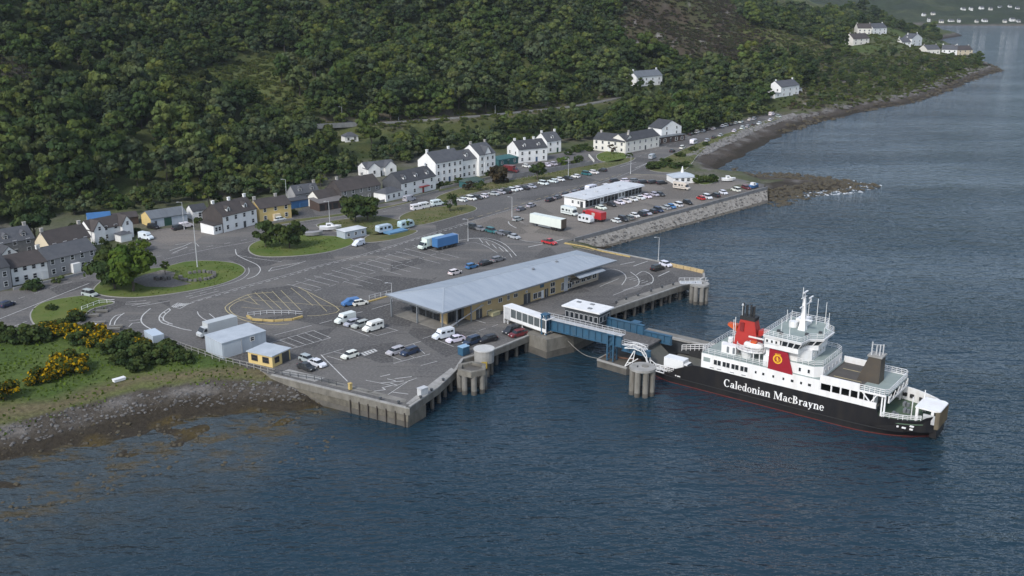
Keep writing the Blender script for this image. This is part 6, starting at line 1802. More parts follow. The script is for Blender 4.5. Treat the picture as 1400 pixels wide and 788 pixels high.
def crown(seed, h, r, base, nclump, per, material, leaf=0.5, shape='round', flower=0.0, name='crown'):
    """clumps of leaf faces spread through the crown; base = height where the crown begins"""
    g = np.random.default_rng(seed)
    C, N, S, T, A = [], [], [], [], []
    for k in range(nclump):
        while True:
            p = g.uniform(-1, 1, 3)
            q = np.linalg.norm(p)
            if q < 1 and (q > 0.35 or g.random() < 0.25): break
        f = (p[2] + 1) / 2
        wid = 1.0 if shape == 'round' else max(0.12, 1.05 - f)
        c = np.array([p[0] * r * wid, p[1] * r * wid, base + f * (h - base)])
        cr = r * g.uniform(0.26, 0.46) * (wid if shape != 'round' else 1)
        d = g.normal(size=(per, 3)); d[:, 2] = np.abs(d[:, 2]) * 0.9 - 0.25; d /= np.linalg.norm(d, axis=1, keepdims=True)
        rad = cr * g.uniform(0.55, 1.08, (per, 1))
        C.append(c + d * rad * np.array([1, 1, 0.8]))
        N.append(d + g.normal(size=(per, 3)) * 0.28)
        S.append(leaf * g.uniform(0.55, 1.3, per))
        tone = g.uniform(0.86, 1.14)
        hue = g.uniform(-0.12, 0.12)
        T.append(np.stack([np.full(per, tone * (1 + hue)), np.full(per, tone), np.full(per, tone * (1 - hue))], 1) * g.uniform(0.82, 1.18, (per, 1)))
        A.append((g.random(per) < flower * g.uniform(0.3, 1.5)) * 1.0)
    N = np.concatenate(N); N /= np.linalg.norm(N, axis=1, keepdims=True)
    return cards(np.concatenate(C), N, np.concatenate(S), np.concatenate(T), name, material, np.concatenate(A))

def trunk(seed, h, base, r):
    g = random.Random(seed)
    m = MB()
    pts = [Vector((0, 0, -0.8))]
    for k in range(1, 5):
        pts.append(Vector((g.uniform(-.25, .25), g.uniform(-.25, .25), h * 0.72 * k / 4)))
    rad = [r, r * .8, r * .6, r * .42, r * .22]
    for i in range(4): m.tube(pts[i], pts[i + 1], rad[i], rad[i + 1], 7)
    for k in range(5):
        i = g.randint(1, 3); a = g.uniform(0, 6.28); L = h * g.uniform(.18, .32)
        e = pts[i] + Vector((math.cos(a) * L, math.sin(a) * L, L * .8))
        m.tube(pts[i], e, rad[i] * .5, rad[i] * .15, 5)
    return m.mesh('trunk', M_bark)

PROTO = []
specs = [(1, 9.0, 3.6, 1.6, 20, 52, 'round'), (2, 10.5, 3.4, 2.2, 20, 52, 'round'), (3, 8.0, 3.9, 1.2, 20, 50, 'round'), (4, 7.0, 3.0, 1.0, 16, 48, 'round'), (5, 11.5, 3.7, 2.6, 22, 50, 'round'), (6, 10.0, 2.5, 1.2, 18, 44, 'cone'), (7, 6.0, 3.3, 0.5, 16, 46, 'round'), (8, 9.5, 4.2, 1.6, 24, 50, 'round')]
for sd, h, r, b, nc, per, shp in specs:
    PROTO.append((crown(sd, h, r, b, nc, per, M_leaf, 0.56, shp), trunk(sd, h, b, 0.22)))

# ---- where the wood grows
BACKLOT = [(-60, 335), (0, 306), (118, 288), (160, 296), (250, 281), (285, 284), (350, 273), (400, 262), (440, 254), (500, 237), (545, 228), (600, 206), (690, 208), (760, 198), (830, 190), (900, 184), (900, 170), (-60, 240)]
def gz_like(x, y):
    j = np.clip(np.searchsorted(gx, x) - 1, 0, len(gx) - 2); i = np.clip(np.searchsorted(gy, y) - 1, 0, len(gy) - 2)
    return GH[i, j]
def hill_d(X, Y):
    d = poly_dist(X, Y, hill); return np.where(poly_in(X, Y, hill), d, -d)
pts = []
def scatter(x0, x1, y0, y1, step):
    X, Y = np.meshgrid(np.arange(x0, x1, step), np.arange(y0, y1, step))
    X = X + rng.uniform(-.48, .48, X.shape) * step; Y = Y + rng.uniform(-.48, .48, Y.shape) * step
    return X.ravel(), Y.ravel()
FXp, FYp = scatter(-330, 640, 290, 1500, 6.3)
hd = hill_d(FXp, FYp)
bx_, by_ = proj_np(FXp, FYp, gz_like(FXp, FYp))
dco = poly_dist(FXp, FYp, coast)
k = ((hd > -3.0) | ((hd > -28) & poly_in(bx_, by_, BACKLOT))) & (dco > 15)
FXp, FYp, hd = FXp[k], FYp[k], hd[k]
def gz_np(x, y):
    j = np.clip(np.searchsorted(gx, x) - 1, 0, len(gx) - 2); i = np.clip(np.searchsorted(gy, y) - 1, 0, len(gy) - 2)
    u = np.clip((x - gx[j]) / (gx[j + 1] - gx[j]), 0, 1); v = np.clip((y - gy[i]) / (gy[i + 1] - gy[i]), 0, 1)
    return (GH[i, j] * (1 - u) + GH[i, j + 1] * u) * (1 - v) + (GH[i + 1, j] * (1 - u) + GH[i + 1, j + 1] * u) * v
FZp = gz_np(FXp, FYp)
px_, py_ = proj_np(FXp, FYp, FZp)
k = (px_ > -60) & (px_ < 1460) & (py_ > -45)
FXp, FYp, FZp, px_, py_, hd = [a[k] for a in (FXp, FYp, FZp, px_, py_, hd)]
dens = np.ones(len(FXp)); size = (0.72 + 0.75 * rng.random(len(FXp)) ** 1.8) * (1 + 0.55 * fbm(FXp, FYp, 38, 2)) * np.where(rng.random(len(FXp)) < .05, 1.3, 1.0)
gapn = fbm(FXp, FYp, 45, 3)
dens = np.where(gapn < -0.17, 0.55, dens)
jx, jy = px_ + rng.normal(0, 7, len(px_)), py_ + rng.normal(0, 3.5, len(px_))
for nm, dn, sz in (('bracken', 0.42, 0.30), ('heather', 0.45, 0.22), ('left_moor', 0.45, 0.28), ('meadow', 0.14, 0.30), ('hilltop', 0.45, 0.45), ('point', 0.85, 0.46), ('villas', 0.30, 0.30)):
    ins = poly_in(jx, jy, CLEAR[nm])
    dens = np.where(ins, dn, dens); size = np.where(ins, sz * rng.uniform(.6, 1.35, len(size)), size)
# keep the road, the plots and the sightlines to the houses clear
rd = poly_dist(FXp, FYp, [(p.x, p.y) for p in hr], closed=False)
behind = np.zeros(len(FXp), bool)
hx = np.array([p.x for p in hr]); hy = np.array([p.y for p in hr])
road_y = np.interp(FXp, hx[np.argsort(hx)], hy[np.argsort(hx)])
onroad = (FXp > hx.min() + 40) & (FXp < hx.max() - 6)
front_of_road = (FYp < road_y) & (FYp > road_y - 36) & onroad
size = np.where(front_of_road, np.minimum(size, 0.10 + 0.010 * np.maximum(road_y - FYp, 0)), size)
dens = np.where((rd < 5.5) & onroad, 0, dens)
west = (FXp <= hx.min() + 40) & (rd < 4.0)
dens = np.where(west, 0.0, dens)
for nm, p in slope_at.items():
    dd = np.hypot(FXp - p.x, FYp - p.y)
    dens = np.where(dd < (10 if nm not in ('pen_e', 'pen_a') else 17), 0, dens)
    sight = (np.abs(FXp - p.x * FYp / p.y) < (8 if nm in ('hut', 'front_row', 'cottage') else 13)) & (FYp < p.y) & (FYp > p.y - 45)
    lim = {'tree_house': .55, 'hut': .16, 'front_row': .4, 'cottage': .4}.get(nm, .22)
    size = np.where(sight, np.minimum(size, lim), size)
size = np.where(hd < 8, size * 0.75, size)
# keep clear of the buildings at the foot of the hill
bpos = [(o.matrix_world @ Vector((0, 0, 0)), o) for o in ()]
BLD = []
for o in bpy.data.objects:
    if o.parent is None and o.get('len'):
        L = o['len']; a = o.rotation_euler.z
        for t in (0.0, .25, .5, .75, 1.0):
            BLD.append((o.location.x + math.cos(a) * L * t - math.sin(a) * 4.5, o.location.y + math.sin(a) * L * t + math.cos(a) * 4.5))
BLD = np.array(BLD)
dmin = np.full(len(FXp), 1e9)
for bx, by in BLD:
    dmin = np.minimum(dmin, np.hypot(FXp - bx, FYp - by))
dens = np.where(dmin < 7.5, 0, dens)
size = np.where(dmin < 14, np.minimum(size, .75), size)
keep = rng.random(len(FXp)) < dens
FXp, FYp, FZp, size, px_, py_, hd = [a[keep] for a in (FXp, FYp, FZp, size, px_, py_, hd)]
pick = rng.integers(0, 8, len(FXp)); pick = np.where((pick == 5) & (rng.random(len(pick)) < .6), 1, pick)
pick = np.where(size < 0.5, 6, pick)
rot = rng.uniform(0, 6.28, len(FXp))
# visible size decides which ones stand as trees of their own
app = size / FYp * (py_ > -20) * (px_ > 0) * (px_ < 1400) * np.where(size < .5, 0, 1)
order = np.argsort(-app)
single = order[:255]
is_single = np.zeros(len(FXp), bool); is_single[single] = True

def place_tree(x, y, z, s, k, rz, label, group, cat='tree', crown_me=None, trunk_me=None, name='tree'):
    root = empty(name, (x, y, z - 0.15), rz, label, cat, group)
    root.scale = (s, s, s * random.uniform(.9, 1.12))
    link(crown_me or PROTO[k][0], 'crown', root)
    link(trunk_me or PROTO[k][1], 'trunk', root)
    return root
def zone(x, y):
    p = proj_np(x, y, QZ)[0]
    for lim, t in ((28, 'behind the tall grey gabled house'), (62, 'behind the dormer house'), (118, 'behind the cream house'), (150, 'behind the blue shed'), (190, 'behind the low brown shed'), (225, 'behind the garage gable'), (262, 'behind the green garage door'), (300, 'behind the small white house'), (352, 'behind the inn'), (400, 'behind the yellow house'), (437, 'behind the grey cottage'), (470, 'behind the timber shed'), (500, 'behind the stone house'), (545, 'behind the pale hillside house'), (596, 'behind the guest house'), (640, 'behind the hotel left block'), (680, 'behind the hotel gabled wing'), (712, 'behind the teal shed'), (748, 'behind the white house'), (790, 'beside the smaller white house'), (855, 'behind the ivory wing'), (900, 'behind the long ivory house'), (935, 'behind the restaurant')):
        if p < lim: return t
    return 'beside the shore road cars'
kindw = ['rounded', 'tall', 'broad', 'low', 'lofty', 'conical', 'bushy', 'spreading']
for i in single:
    place_tree(FXp[i], FYp[i], FZp[i], size[i], pick[i], rot[i], f'{kindw[pick[i]]} leafy tree at the edge of the wood {zone(FXp[i], FYp[i])}', f'{kindw[pick[i]]} trees {zone(FXp[i], FYp[i])}')

# the rest of the wood as one mass
rest = ~is_single
me = bpy.data.meshes.new('woodland')
co = np.stack([FXp, FYp, FZp - 0.3], 1)[rest]
me.vertices.add(len(co)); me.vertices.foreach_set('co', co.astype(np.float32).ravel())
for nm, tp, arr in (('pick', 'INT', pick[rest].astype(np.int32)), ('turn', 'FLOAT', rot[rest].astype(np.float32)), ('grow', 'FLOAT', size[rest].astype(np.float32))):
    a_t = me.attributes.new(nm, tp, 'POINT'); a_t.data.foreach_set('value', arr)
wood = link(me, 'woodland')
tag(wood, 'dense broadleaf woodland covering the hillside above the village', 'woodland', kind='stuff')
ng = bpy.data.node_groups.new('scatter_crowns', 'GeometryNodeTree')
ng.interface.new_socket('Geometry', in_out='INPUT', socket_type='NodeSocketGeometry')
ng.interface.new_socket('Geometry', in_out='OUTPUT', socket_type='NodeSocketGeometry')
gi, go = ng.nodes.new('NodeGroupInput'), ng.nodes.new('NodeGroupOutput')
g2i = ng.nodes.new('GeometryNodeGeometryToInstance')
src_of = {}
for o in bpy.data.objects:
    if o.name.startswith('crown') and o.type == 'MESH' and o.data.name not in src_of: src_of[o.data.name] = o
for c_me, _t in reversed(PROTO):
    if c_me.name not in src_of: continue
    oi = ng.nodes.new('GeometryNodeObjectInfo'); oi.transform_space = 'ORIGINAL'; oi.inputs['Object'].default_value = src_of[c_me.name]; oi.inputs['As Instance'].default_value = False
    ng.links.new(oi.outputs['Geometry'], g2i.inputs[0])
iop = ng.nodes.new('GeometryNodeInstanceOnPoints'); iop.inputs['Pick Instance'].default_value = True
def named(nm, tp):
    a = ng.nodes.new('GeometryNodeInputNamedAttribute'); a.data_type = tp; a.inputs['Name'].default_value = nm; return a.outputs['Attribute']
cx_ = ng.nodes.new('ShaderNodeCombineXYZ'); ng.links.new(named('turn', 'FLOAT'), cx_.inputs['Z'])
e2r = ng.nodes.new('FunctionNodeEulerToRotation'); ng.links.new(cx_.outputs[0], e2r.inputs[0])
ng.links.new(gi.outputs[0], iop.inputs['Points']); ng.links.new(g2i.outputs[0], iop.inputs['Instance'])
ng.links.new(named('pick', 'INT'), iop.inputs['Instance Index']); ng.links.new(e2r.outputs[0], iop.inputs['Rotation']); ng.links.new(named('grow', 'FLOAT'), iop.inputs['Scale'])
ng.links.new(iop.outputs[0], go.inputs[0])
md = wood.modifiers.new('scatter', 'NODES'); md.node_group = ng
print('wood', len(co), 'singles', len(single))

# low cover of the open hillside: brown heather and green bracken
def cover(name, cols, seed, h, r, weights, label, single, step=2.6):
    m = leaf_material(name, cols)
    me0 = crown(seed, h, r, 0.0, 8, 26, m, 0.34, name=name + '_clump')
    X, Y = scatter(-330, 520, 360, 1250, step)
    Z = gz_np(X, Y); vx, vy = proj_np(X, Y, Z)
    ok = np.zeros(len(X), bool)
    for nm, w in weights.items():
        ok |= poly_in(vx + rng.normal(0, 6, len(vx)), vy + rng.normal(0, 2, len(vx)), CLEAR[nm]) & (rng.random(len(X)) < w)
    ok &= (hill_d(X, Y) > 6) & (poly_dist(X, Y, rw_line, closed=False) > 4.5)
    X, Y, Z = X[ok], Y[ok], Z[ok]
    so = []
    for i in range(3):
        o = empty(name + '_bush', (X[i], Y[i], Z[i]), i, single, name, f'single {name} bushes of the hillside'); so.append(link(me0, 'foliage', o))
    n = len(X) - 3
    me = bpy.data.meshes.new(name); me.vertices.add(n); me.vertices.foreach_set('co', np.stack([X, Y, Z - .1], 1)[3:].astype(np.float32).ravel())
    for nm, tp, arr in (('pick', 'INT', np.zeros(n, np.int32)), ('turn', 'FLOAT', rng.uniform(0, 6.28, n).astype(np.float32)), ('grow', 'FLOAT', rng.uniform(.5, 1.3, n).astype(np.float32))):
        a_t = me.attributes.new(nm, tp, 'POINT'); a_t.data.foreach_set('value', arr)
    ob = link(me, name); tag(ob, label, name, kind='stuff')
    g2 = ng.copy()
    for nd in [q for q in g2.nodes if q.type == 'OBJECT_INFO'][1:]: g2.nodes.remove(nd)
    [q for q in g2.nodes if q.type == 'OBJECT_INFO'][0].inputs['Object'].default_value = so[0]
    ob.modifiers.new('scatter', 'NODES').node_group = g2
rw_line = [(p.x, p.y) for p in hr]
cover('heather', [(0.060, 0.046, 0.034), (0.046, 0.050, 0.026), (0.075, 0.062, 0.036), (0.052, 0.042, 0.036), (0.06, 0.07, 0.028)], 501, 1.0, 1.7, {'heather': .62, 'left_moor': .6, 'meadow': .10, 'hilltop': .3, 'point': .10}, 'brown heather on the open hillside', 'low brown heather bush on the open hillside')
cover('bracken', [(0.070, 0.088, 0.026), (0.088, 0.104, 0.030), (0.058, 0.074, 0.026), (0.098, 0.100, 0.036)], 502, 1.1, 1.6, {'bracken': .55, 'meadow': .30, 'roadside': .45, 'villas': .22, 'point': .25, 'hilltop': .2}, 'green bracken filling the hillside clearings', 'low green bracken bush in the hillside clearing')

# ---- trees of the village and the quay greens
def vtree(px, py, h, r, label, m=None, seed=0, clumps=26, per=70, base=0.22, z=QZ, leaf=None, flower=0, trunk_h=True, name='tree', cat='tree', group=None, proto=None):
    p = P(px, py, z)
    if proto is None:
        proto = (crown(100 + seed, h, r, h * base, clumps, per, m or M_leaf_dark, leaf or max(.25, r * .105), flower=flower), trunk(seed, h, h * base, max(.07, h * .03)))
    o = empty(name, p, random.uniform(0, 6), label, cat, group)
    link(proto[0], 'crown' if cat == 'tree' else 'foliage', o)
    if trunk_h: link(proto[1], 'trunk' if cat == 'tree' else 'stem', o)
    return proto
vtree(158, 396, 10.5, 5.6, 'large dark tree on the left of the roundabout green', M_leaf_dark, 1, 36, 110)
vtree(182, 399, 11.5, 5.4, 'large bright leaved tree overhanging the roundabout green', M_leaf_bright, 2, 36, 110)
vtree(176, 388, 9.5, 4.6, 'dark tree between the two large roundabout trees', M_leaf_dark, 3, 28, 90)
vtree(226, 376, 4.2, 1.3, 'slim young tree on the roundabout green by the stone ring', M_leaf_dark, 4, 10, 40)
vtree(364, 339, 8.0, 3.8, 'rounded dark tree at the west tip of the caravan island', M_leaf_dark, 5, 26, 80)
vtree(396, 340, 8.4, 4.2, 'broad dark tree beside the rounded tree on the caravan island', M_leaf_dark, 6, 28, 80)
vtree(486, 304, 8.6, 4.6, 'spreading tree on the verge in front of the stone house', M_leaf_dark, 7, 28, 80)
vtree(503, 303, 8.0, 4.2, 'second spreading tree touching it on the same verge', M_leaf_dark, 8, 26, 80)
vtree(615, 289, 6.2, 2.4, 'small tree on the verge beside the parked campervans', M_leaf, 9, 16, 50)
vtree(553, 312, 3.0, 1.8, 'low bush on the verge by the blue tarpaulin', M_leaf_bright, 10, 10, 40, cat='shrub', name='shrub')
vtree(684, 250, 6.2, 4.6, 'wide purple brown bush in the hotel garden', M_leaf_purple, 11, 24, 60, base=.05, cat='shrub', name='shrub')
vtree(641, 260, 4.0, 2.4, 'small dark bush left of the purple garden bush', M_leaf_purple, 12, 12, 40, base=.05, cat='shrub', name='shrub')
vtree(656, 261, 4.0, 2.4, 'dark bush close beside the purple garden bush', M_leaf_dark, 13, 12, 40, base=.05, cat='shrub', name='shrub')
vtree(735, 247, 7.4, 3.2, 'dense rounded tree above the parked row below the white house', M_leaf_dark, 14, 22, 60, base=.06)
vtree(770, 226, 3.8, 3.0, 'bright green bush in front of the white house', M_leaf_bright, 15, 12, 50, base=.03, cat='shrub', name='shrub')
vtree(787, 223, 3.4, 3.2, 'dark hedge bush beside the bright green bush', M_leaf_dark, 16, 12, 50, base=.03, cat='shrub', name='shrub')
vtree(836, 211, 4.6, 2.0, 'bare pinkish young tree on the ivory house lawn', M_leaf_purple, 17, 12, 24)
vtree(48, 330, 12.5, 5.4, 'tall green tree standing behind the dormer house', M_leaf, 18, 34, 100)
vtree(141, 349, 4.6, 2.6, 'palm like bush by the twin gabled house', M_leaf, 19, 14, 50, cat='shrub', name='shrub')
vtree(150, 352, 2.6, 2.4, 'low bush beside the palm like bush', M_leaf_dark, 20, 10, 40, base=.03, cat='shrub', name='shrub')
vtree(188, 343, 2.6, 3.4, 'clipped hedge bush near the white van forecourt', M_leaf_bright, 21, 10, 50, base=.03, cat='shrub', name='shrub')
vtree(960, 251, 3.2, 3.4, 'dark bush beside the shore pavilion', M_leaf_dark, 22, 14, 50, base=.03, cat='shrub', name='shrub')
vtree(971, 249, 2.6, 3.0, 'low green bush on the pavilion verge', M_leaf, 23, 12, 50, base=.03, cat='shrub', name='shrub')
vtree(40, 396, 2.0, 3.4, 'dark clipped hedge in front of the white terrace', M_leaf_dark, 24, 12, 60, base=.02, cat='shrub', name='shrub')
vtree(80, 386, 1.4, 1.8, 'small bush in the terrace front garden', M_leaf, 25, 8, 40, base=.02, cat='shrub', name='shrub')
gor = [crown(300 + i, 2.4, 2.3, 0.1, 16, 70, M_gorse, 0.24, flower=0.40) for i in range(3)]
grn = [crown(320 + i, 2.3, 2.2, 0.05, 16, 60, M_leaf_dark, 0.27) for i in range(3)]
stem = trunk(77, 1.6, .3, .08)
def GLAB(x, y):
    return 'yellow flowering gorse bush ' + ('on the triangular green' if y < 450 else 'at the west end of the roadside hedge' if y < 460 and x < 90 else 'in the middle of the roadside hedge' if y < 480 and x < 140 else 'beside the dark shrubs of the hedge' if y < 480 else 'in the big clump in the shore meadow' if x > 70 else 'in the small clump in the shore meadow' if x > 20 else 'at the seaward edge of the shore meadow')
def SLAB(x, y):
    return 'dark green shrub ' + ('on the triangular green' if y < 445 else 'at the west end of the hedge by the road junction' if x < 70 else 'among the hedge gorse' if x < 165 else 'beside the pale blue box trailer' if y < 482 and x < 215 else 'at the shore end of the hedge by the shed fence' if x > 218 else 'in the tall thicket above the meadow')
glist = [(70, 456, 1.1), (84, 457, 1.2), (98, 463, 1.2), (113, 464, 1.1), (124, 463, 1.3), (137, 470, 1.3), (131, 476, .9), (152, 473, 1.1), (163, 474, 1.1), (193, 476, .9), (94, 506, 1.5), (103, 511, 1.2), (82, 515, 1.0), (54, 523, 1.1), (44, 526, .7), (6, 547, 1.3), (-4, 544, 1.1), (104, 437, .9)]
for i, (x, y, s) in enumerate(glist):
    o = empty('gorse_bush', P(x, y, QZ - .05), i * 1.3, GLAB(x, y), 'gorse', GLAB(x, y).replace('yellow flowering gorse bush', 'gorse'))
    o.scale = (s, s, s); link(gor[i % 3], 'foliage', o); link(stem, 'stem', o)
blist = [(2, 466, 1.5), (16, 467, 1.2), (34, 467, 1.5), (48, 468, 1.4), (62, 464, 1.2), (110, 470, 1.1), (178, 472, 1.3), (170, 477, 1.3), (184, 496, 1.4), (200, 490, 1.4), (208, 486, 1.1), (222, 488, 1.2), (236, 490, 1.2), (247, 493, 1.1), (215, 496, 1.1), (190, 507, 1.1), (168, 498, 1.0), (257, 496, .8), (104, 440, 1.0), (72, 424, .6), (150, 482, 1.1), (230, 480, 1.0)]
for i, (x, y, s) in enumerate(blist):
    o = empty('shrub', P(x, y, QZ - .05), i * 2.1, SLAB(x, y), 'shrub', SLAB(x, y).replace('dark green shrub', 'shrubs'))
    o.scale = (s, s, s); link(grn[i % 3], 'foliage', o); link(stem, 'stem', o)
# rough grass tufts of the meadow and banks
tp = []
X, Y = scatter(-150, -20, 165, 260, 0.85)
vx, vy = proj_np(X, Y, gz_np(X, Y))
kk = poly_in(vx, vy, FIELD) & (rng.random(len(X)) < 0.35 + fbm(X, Y, 8, 3) * 1.4)
X, Y = X[kk], Y[kk]; Z = gz_np(X, Y)
n_ = len(X); N = rng.normal(size=(n_, 3)); N[:, 2] = np.abs(N[:, 2]) * .4; N /= np.linalg.norm(N, axis=1, keepdims=True)
tn = rng.uniform(.6, 1.3, (n_, 1)) * np.array([[1.3, 1.25, .9]])
gt = link(cards(np.stack([X, Y, Z + .12], 1), N, rng.uniform(.18, .42, n_), tn, 'meadow_grass', leaf_material('meadow_tuft', [(.060, .095, .020), (.060, .095, .020)])), 'meadow_grass')
tag(gt, 'rough grass tufts of the shore meadow', 'grass', kind='stuff')

# taller grass on the greens and verges
VERGES = [[(221, 366), (291, 357), (336, 371), (300, 390), (206, 406), (137, 404), (145, 381)], [(44, 424), (110, 405), (157, 415), (112, 440), (52, 447)], [(339, 342), (390, 322), (475, 325), (450, 345), (355, 351)], [(432, 308), (520, 296), (560, 308), (500, 322)],
          [(560, 290), (640, 281), (625, 296), (570, 309)], [(600, 278), (720, 252), (860, 222), (790, 229), (650, 253)], [(815, 213), (848, 208), (858, 214), (822, 221)], [(884, 230), (960, 194), (1060, 160), (962, 206), (938, 232)]]
X, Y = scatter(-120, 170, 220, 620, 0.9)
vx, vy = proj_np(X, Y, np.full(X.shape, QZ))
kk = np.zeros(len(X), bool)
for pg in VERGES: kk |= poly_in(vx, vy, pg)
kk &= rng.random(len(X)) < np.clip(.45 + fbm(X, Y, 6, 3) * 2.2, 0, 1)
kk &= ~poly_in(vx, vy, [(178, 384), (196, 376), (222, 369), (240, 373), (236, 381), (262, 388), (236, 393), (200, 392)])
X, Y = X[kk], Y[kk]; n_ = len(X)
N = rng.normal(size=(n_, 3)); N[:, 2] = np.abs(N[:, 2]) * .8; N /= np.linalg.norm(N, axis=1, keepdims=True)
vg = link(cards(np.stack([X, Y, np.full(n_, QZ + .22)], 1), N, rng.uniform(.10, .34, n_), rng.uniform(.55, 1.35, (n_, 1)) * np.array([[1.15, 1.1, .9]]), 'verge_tufts', leaf_material('verge_tuft', [(.070, .100, .024), (.070, .100, .024)])), 'verge_tufts')
tag(vg, 'tufty grass on the greens and verges', 'grass', kind='stuff')
# low bushes along the shore verge
for i, (x, y, s) in enumerate(((892, 231, 1.6), (903, 228, 1.3), (912, 224, 1.4), (930, 214, 1.1), (938, 228, 1.3), (948, 206, 1.0), (965, 199, .9), (925, 230, 1.4))):
    o = empty('shrub', P(x, y, QZ + .1), i * 1.7, 'low green bush on the grass verge above the armour rocks', 'shrub', 'bushes of the shore verge'); o.scale = (s, s, s * .7); link(grn[i % 3], 'foliage', o); link(stem, 'stem', o)
# garden bushes in front of and between the houses
for i, (x, y, s, w) in enumerate(((402, 294, .7, 'yellow house'), (530, 272, .8, 'guest house annex'), (536, 270, .6, 'guest house annex'), (604, 256, .8, 'hotel'), (613, 254, .7, 'hotel'), (628, 251, .9, 'hotel'), (676, 236, .9, 'hotel gabled wing'), (668, 240, .7, 'hotel gabled wing'), (778, 212, 1.0, 'smaller white house'), (789, 208, 1.2, 'smaller white house'), (800, 204, 1.1, 'ivory wing'), (806, 207, .9, 'ivory wing'), (445, 280, .7, 'timber shed'), (284, 303, .8, 'inn annex'), (270, 305, .7, 'inn annex'), (162, 318, .9, 'twin gabled house'), (186, 320, .8, 'twin gabled house'), (118, 318, 1.1, 'blue shed'), (100, 320, 1.2, 'cream house'), (860, 214, .7, 'long ivory house'))):
    o = empty('shrub', P(x, y, QZ), i * 1.9, f'garden bush beside the {w}', 'shrub', f'garden bushes beside the {w}'); o.scale = (s, s, s); link(grn[i % 3], 'foliage', o); link(stem, 'stem', o)
# ------------------------------------------------------------------ vehicles
M_car = mat('car_paint', (1, 1, 1), 0.3, var=0.08, scale=0.4, objcol=True, spec=0.5)
M_tyre = mat('tyre_rubber', (0.02, 0.02, 0.02), 0.9, var=0.2)
M_lamp = mat('head_lamp', (0.6, 0.6, 0.58), 0.2, var=0.05)
M_tail = mat('tail_lamp', (0.30, 0.015, 0.012), 0.3, var=0.05)
M_under = mat('underbody_black', (0.03, 0.03, 0.032), 0.8, var=0.2)
COL = {'white': (.68, .69, .70), 'silver': (.38, .40, .42), 'grey': (.17, .18, .19), 'dark': (.03, .032, .036), 'black': (.016, .016, .018), 'navy': (.025, .04, .085), 'blue': (.05, .16, .36), 'red': (.42, .03, .035), 'maroon': (.13, .02, .025), 'teal': (.03, .13, .15), 'cream': (.58, .54, .42), 'yellow': (.5, .42, .05), 'pale blue': (.42, .50, .56), 'light grey': (.45, .47, .48)}
wheel_me = {}
def wheel(r, w):
    if (r, w) not in wheel_me:
        m = MB(); n = 10
        vs = []
        for y in (-w / 2, w / 2):
            for i in range(n): vs.append((r * math.cos(6.2832 * i / n), y, r * math.sin(6.2832 * i / n)))
        m.add(vs, [tuple(range(n)), tuple(range(2 * n - 1, n - 1, -1))] + [(i, n + i, n + (i + 1) % n, (i + 1) % n) for i in range(n)])
        wheel_me[(r, w)] = m.mesh('wheel', M_tyre)
    return wheel_me[(r, w)]
def loft(secs, m=None):
    """secs: list of (x, half width, z) rings bottom/top -> closed body from stations [(x, wb, zb, wt, zt)]"""
    m = m or MB()
    vs = []
    for x, wb, zb, wt, zt in secs: vs += [(x, -wb, zb), (x, wb, zb), (x, wt, zt), (x, -wt, zt)]
    fs = [(0, 1, 2, 3), tuple(len(vs) - 4 + i for i in (3, 2, 1, 0))]
    for i in range(len(secs) - 1):
        a, b = i * 4, i * 4 + 4
        for j in range(4): fs.append((a + j, b + j, b + (j + 1) % 4, a + (j + 1) % 4))
    return m.add(vs, fs)
def wheels(root, xs, y, r, w=0.2):
    for x in xs:
        for s in (-1, 1): link(wheel(r, w), 'wheel', root, (x, s * y, r))
def lamps(root, x0, x1, y, z, zt=None):
    for s in (-1, 1):
        MB().box(x1 - .06, x1 + .02, s * y - .16, s * y + .16, z, z + .16).build('headlight', M_lamp, root)
        MB().box(x0 - .02, x0 + .06, s * y - .12, s * y + .12, (zt or z) + .05, (zt or z) + .25).build('tail_light', M_tail, root)
PV = {}
def proto_root(kind):
    o = empty(kind, (0, 0, -500)); PV[kind] = o; return o
def car_proto(kind, L, W, Hh, hood, boot, roof0, roof1):
    o = proto_root(kind); h = W / 2; a, b = -L / 2, L / 2
    loft([(a, h * .86, .30, h * .84, .78), (a + .25, h, .24, h * .95, .92), (a + boot, h, .22, h * .96, .95), (b - hood, h, .22, h * .96, .92), (b - .35, h * .98, .24, h * .9, .74), (b, h * .82, .30, h * .78, .60)]).build('body', M_car, o)
    loft([(a + boot * .35 + .12, h * .86, .90, h * .80, .93), (roof0, h * .88, .92, h * .72, Hh - .06), (roof1, h * .88, .92, h * .72, Hh - .06), (b - hood + .05, h * .88, .88, h * .80, .92)]).build('window_glass', M_glass, o)
    loft([(roof0 - .12, h * .70, Hh - .10, h * .66, Hh - .07), (roof0 + .15, h * .74, Hh - .08, h * .68, Hh), (roof1 - .1, h * .74, Hh - .08, h * .68, Hh), (roof1 + .12, h * .70, Hh - .12, h * .66, Hh - .09)]).build('roof', M_car, o)
    for x in (roof0 + (roof1 - roof0) * .48,):
        for s in (-1, 1): MB().bar((x, s * h * .885, .92), (x, s * h * .735, Hh - .07), .05, .09).build('pillar', M_car, o)
    wheels(o, (a + L * .19, b - L * .19), h - .08, .32); lamps(o, a, b, h * .62, .58, .62)
    return o
car_proto('hatchback', 4.0, 1.76, 1.48, 1.0, .25, -1.45, .45)
car_proto('saloon_car', 4.6, 1.80, 1.44, 1.15, 1.0, -1.0, .45)
car_proto('estate_car', 4.6, 1.82, 1.50, 1.1, .3, -1.75, .55)
car_proto('suv', 4.6, 1.90, 1.72, 1.05, .2, -1.85, .6)
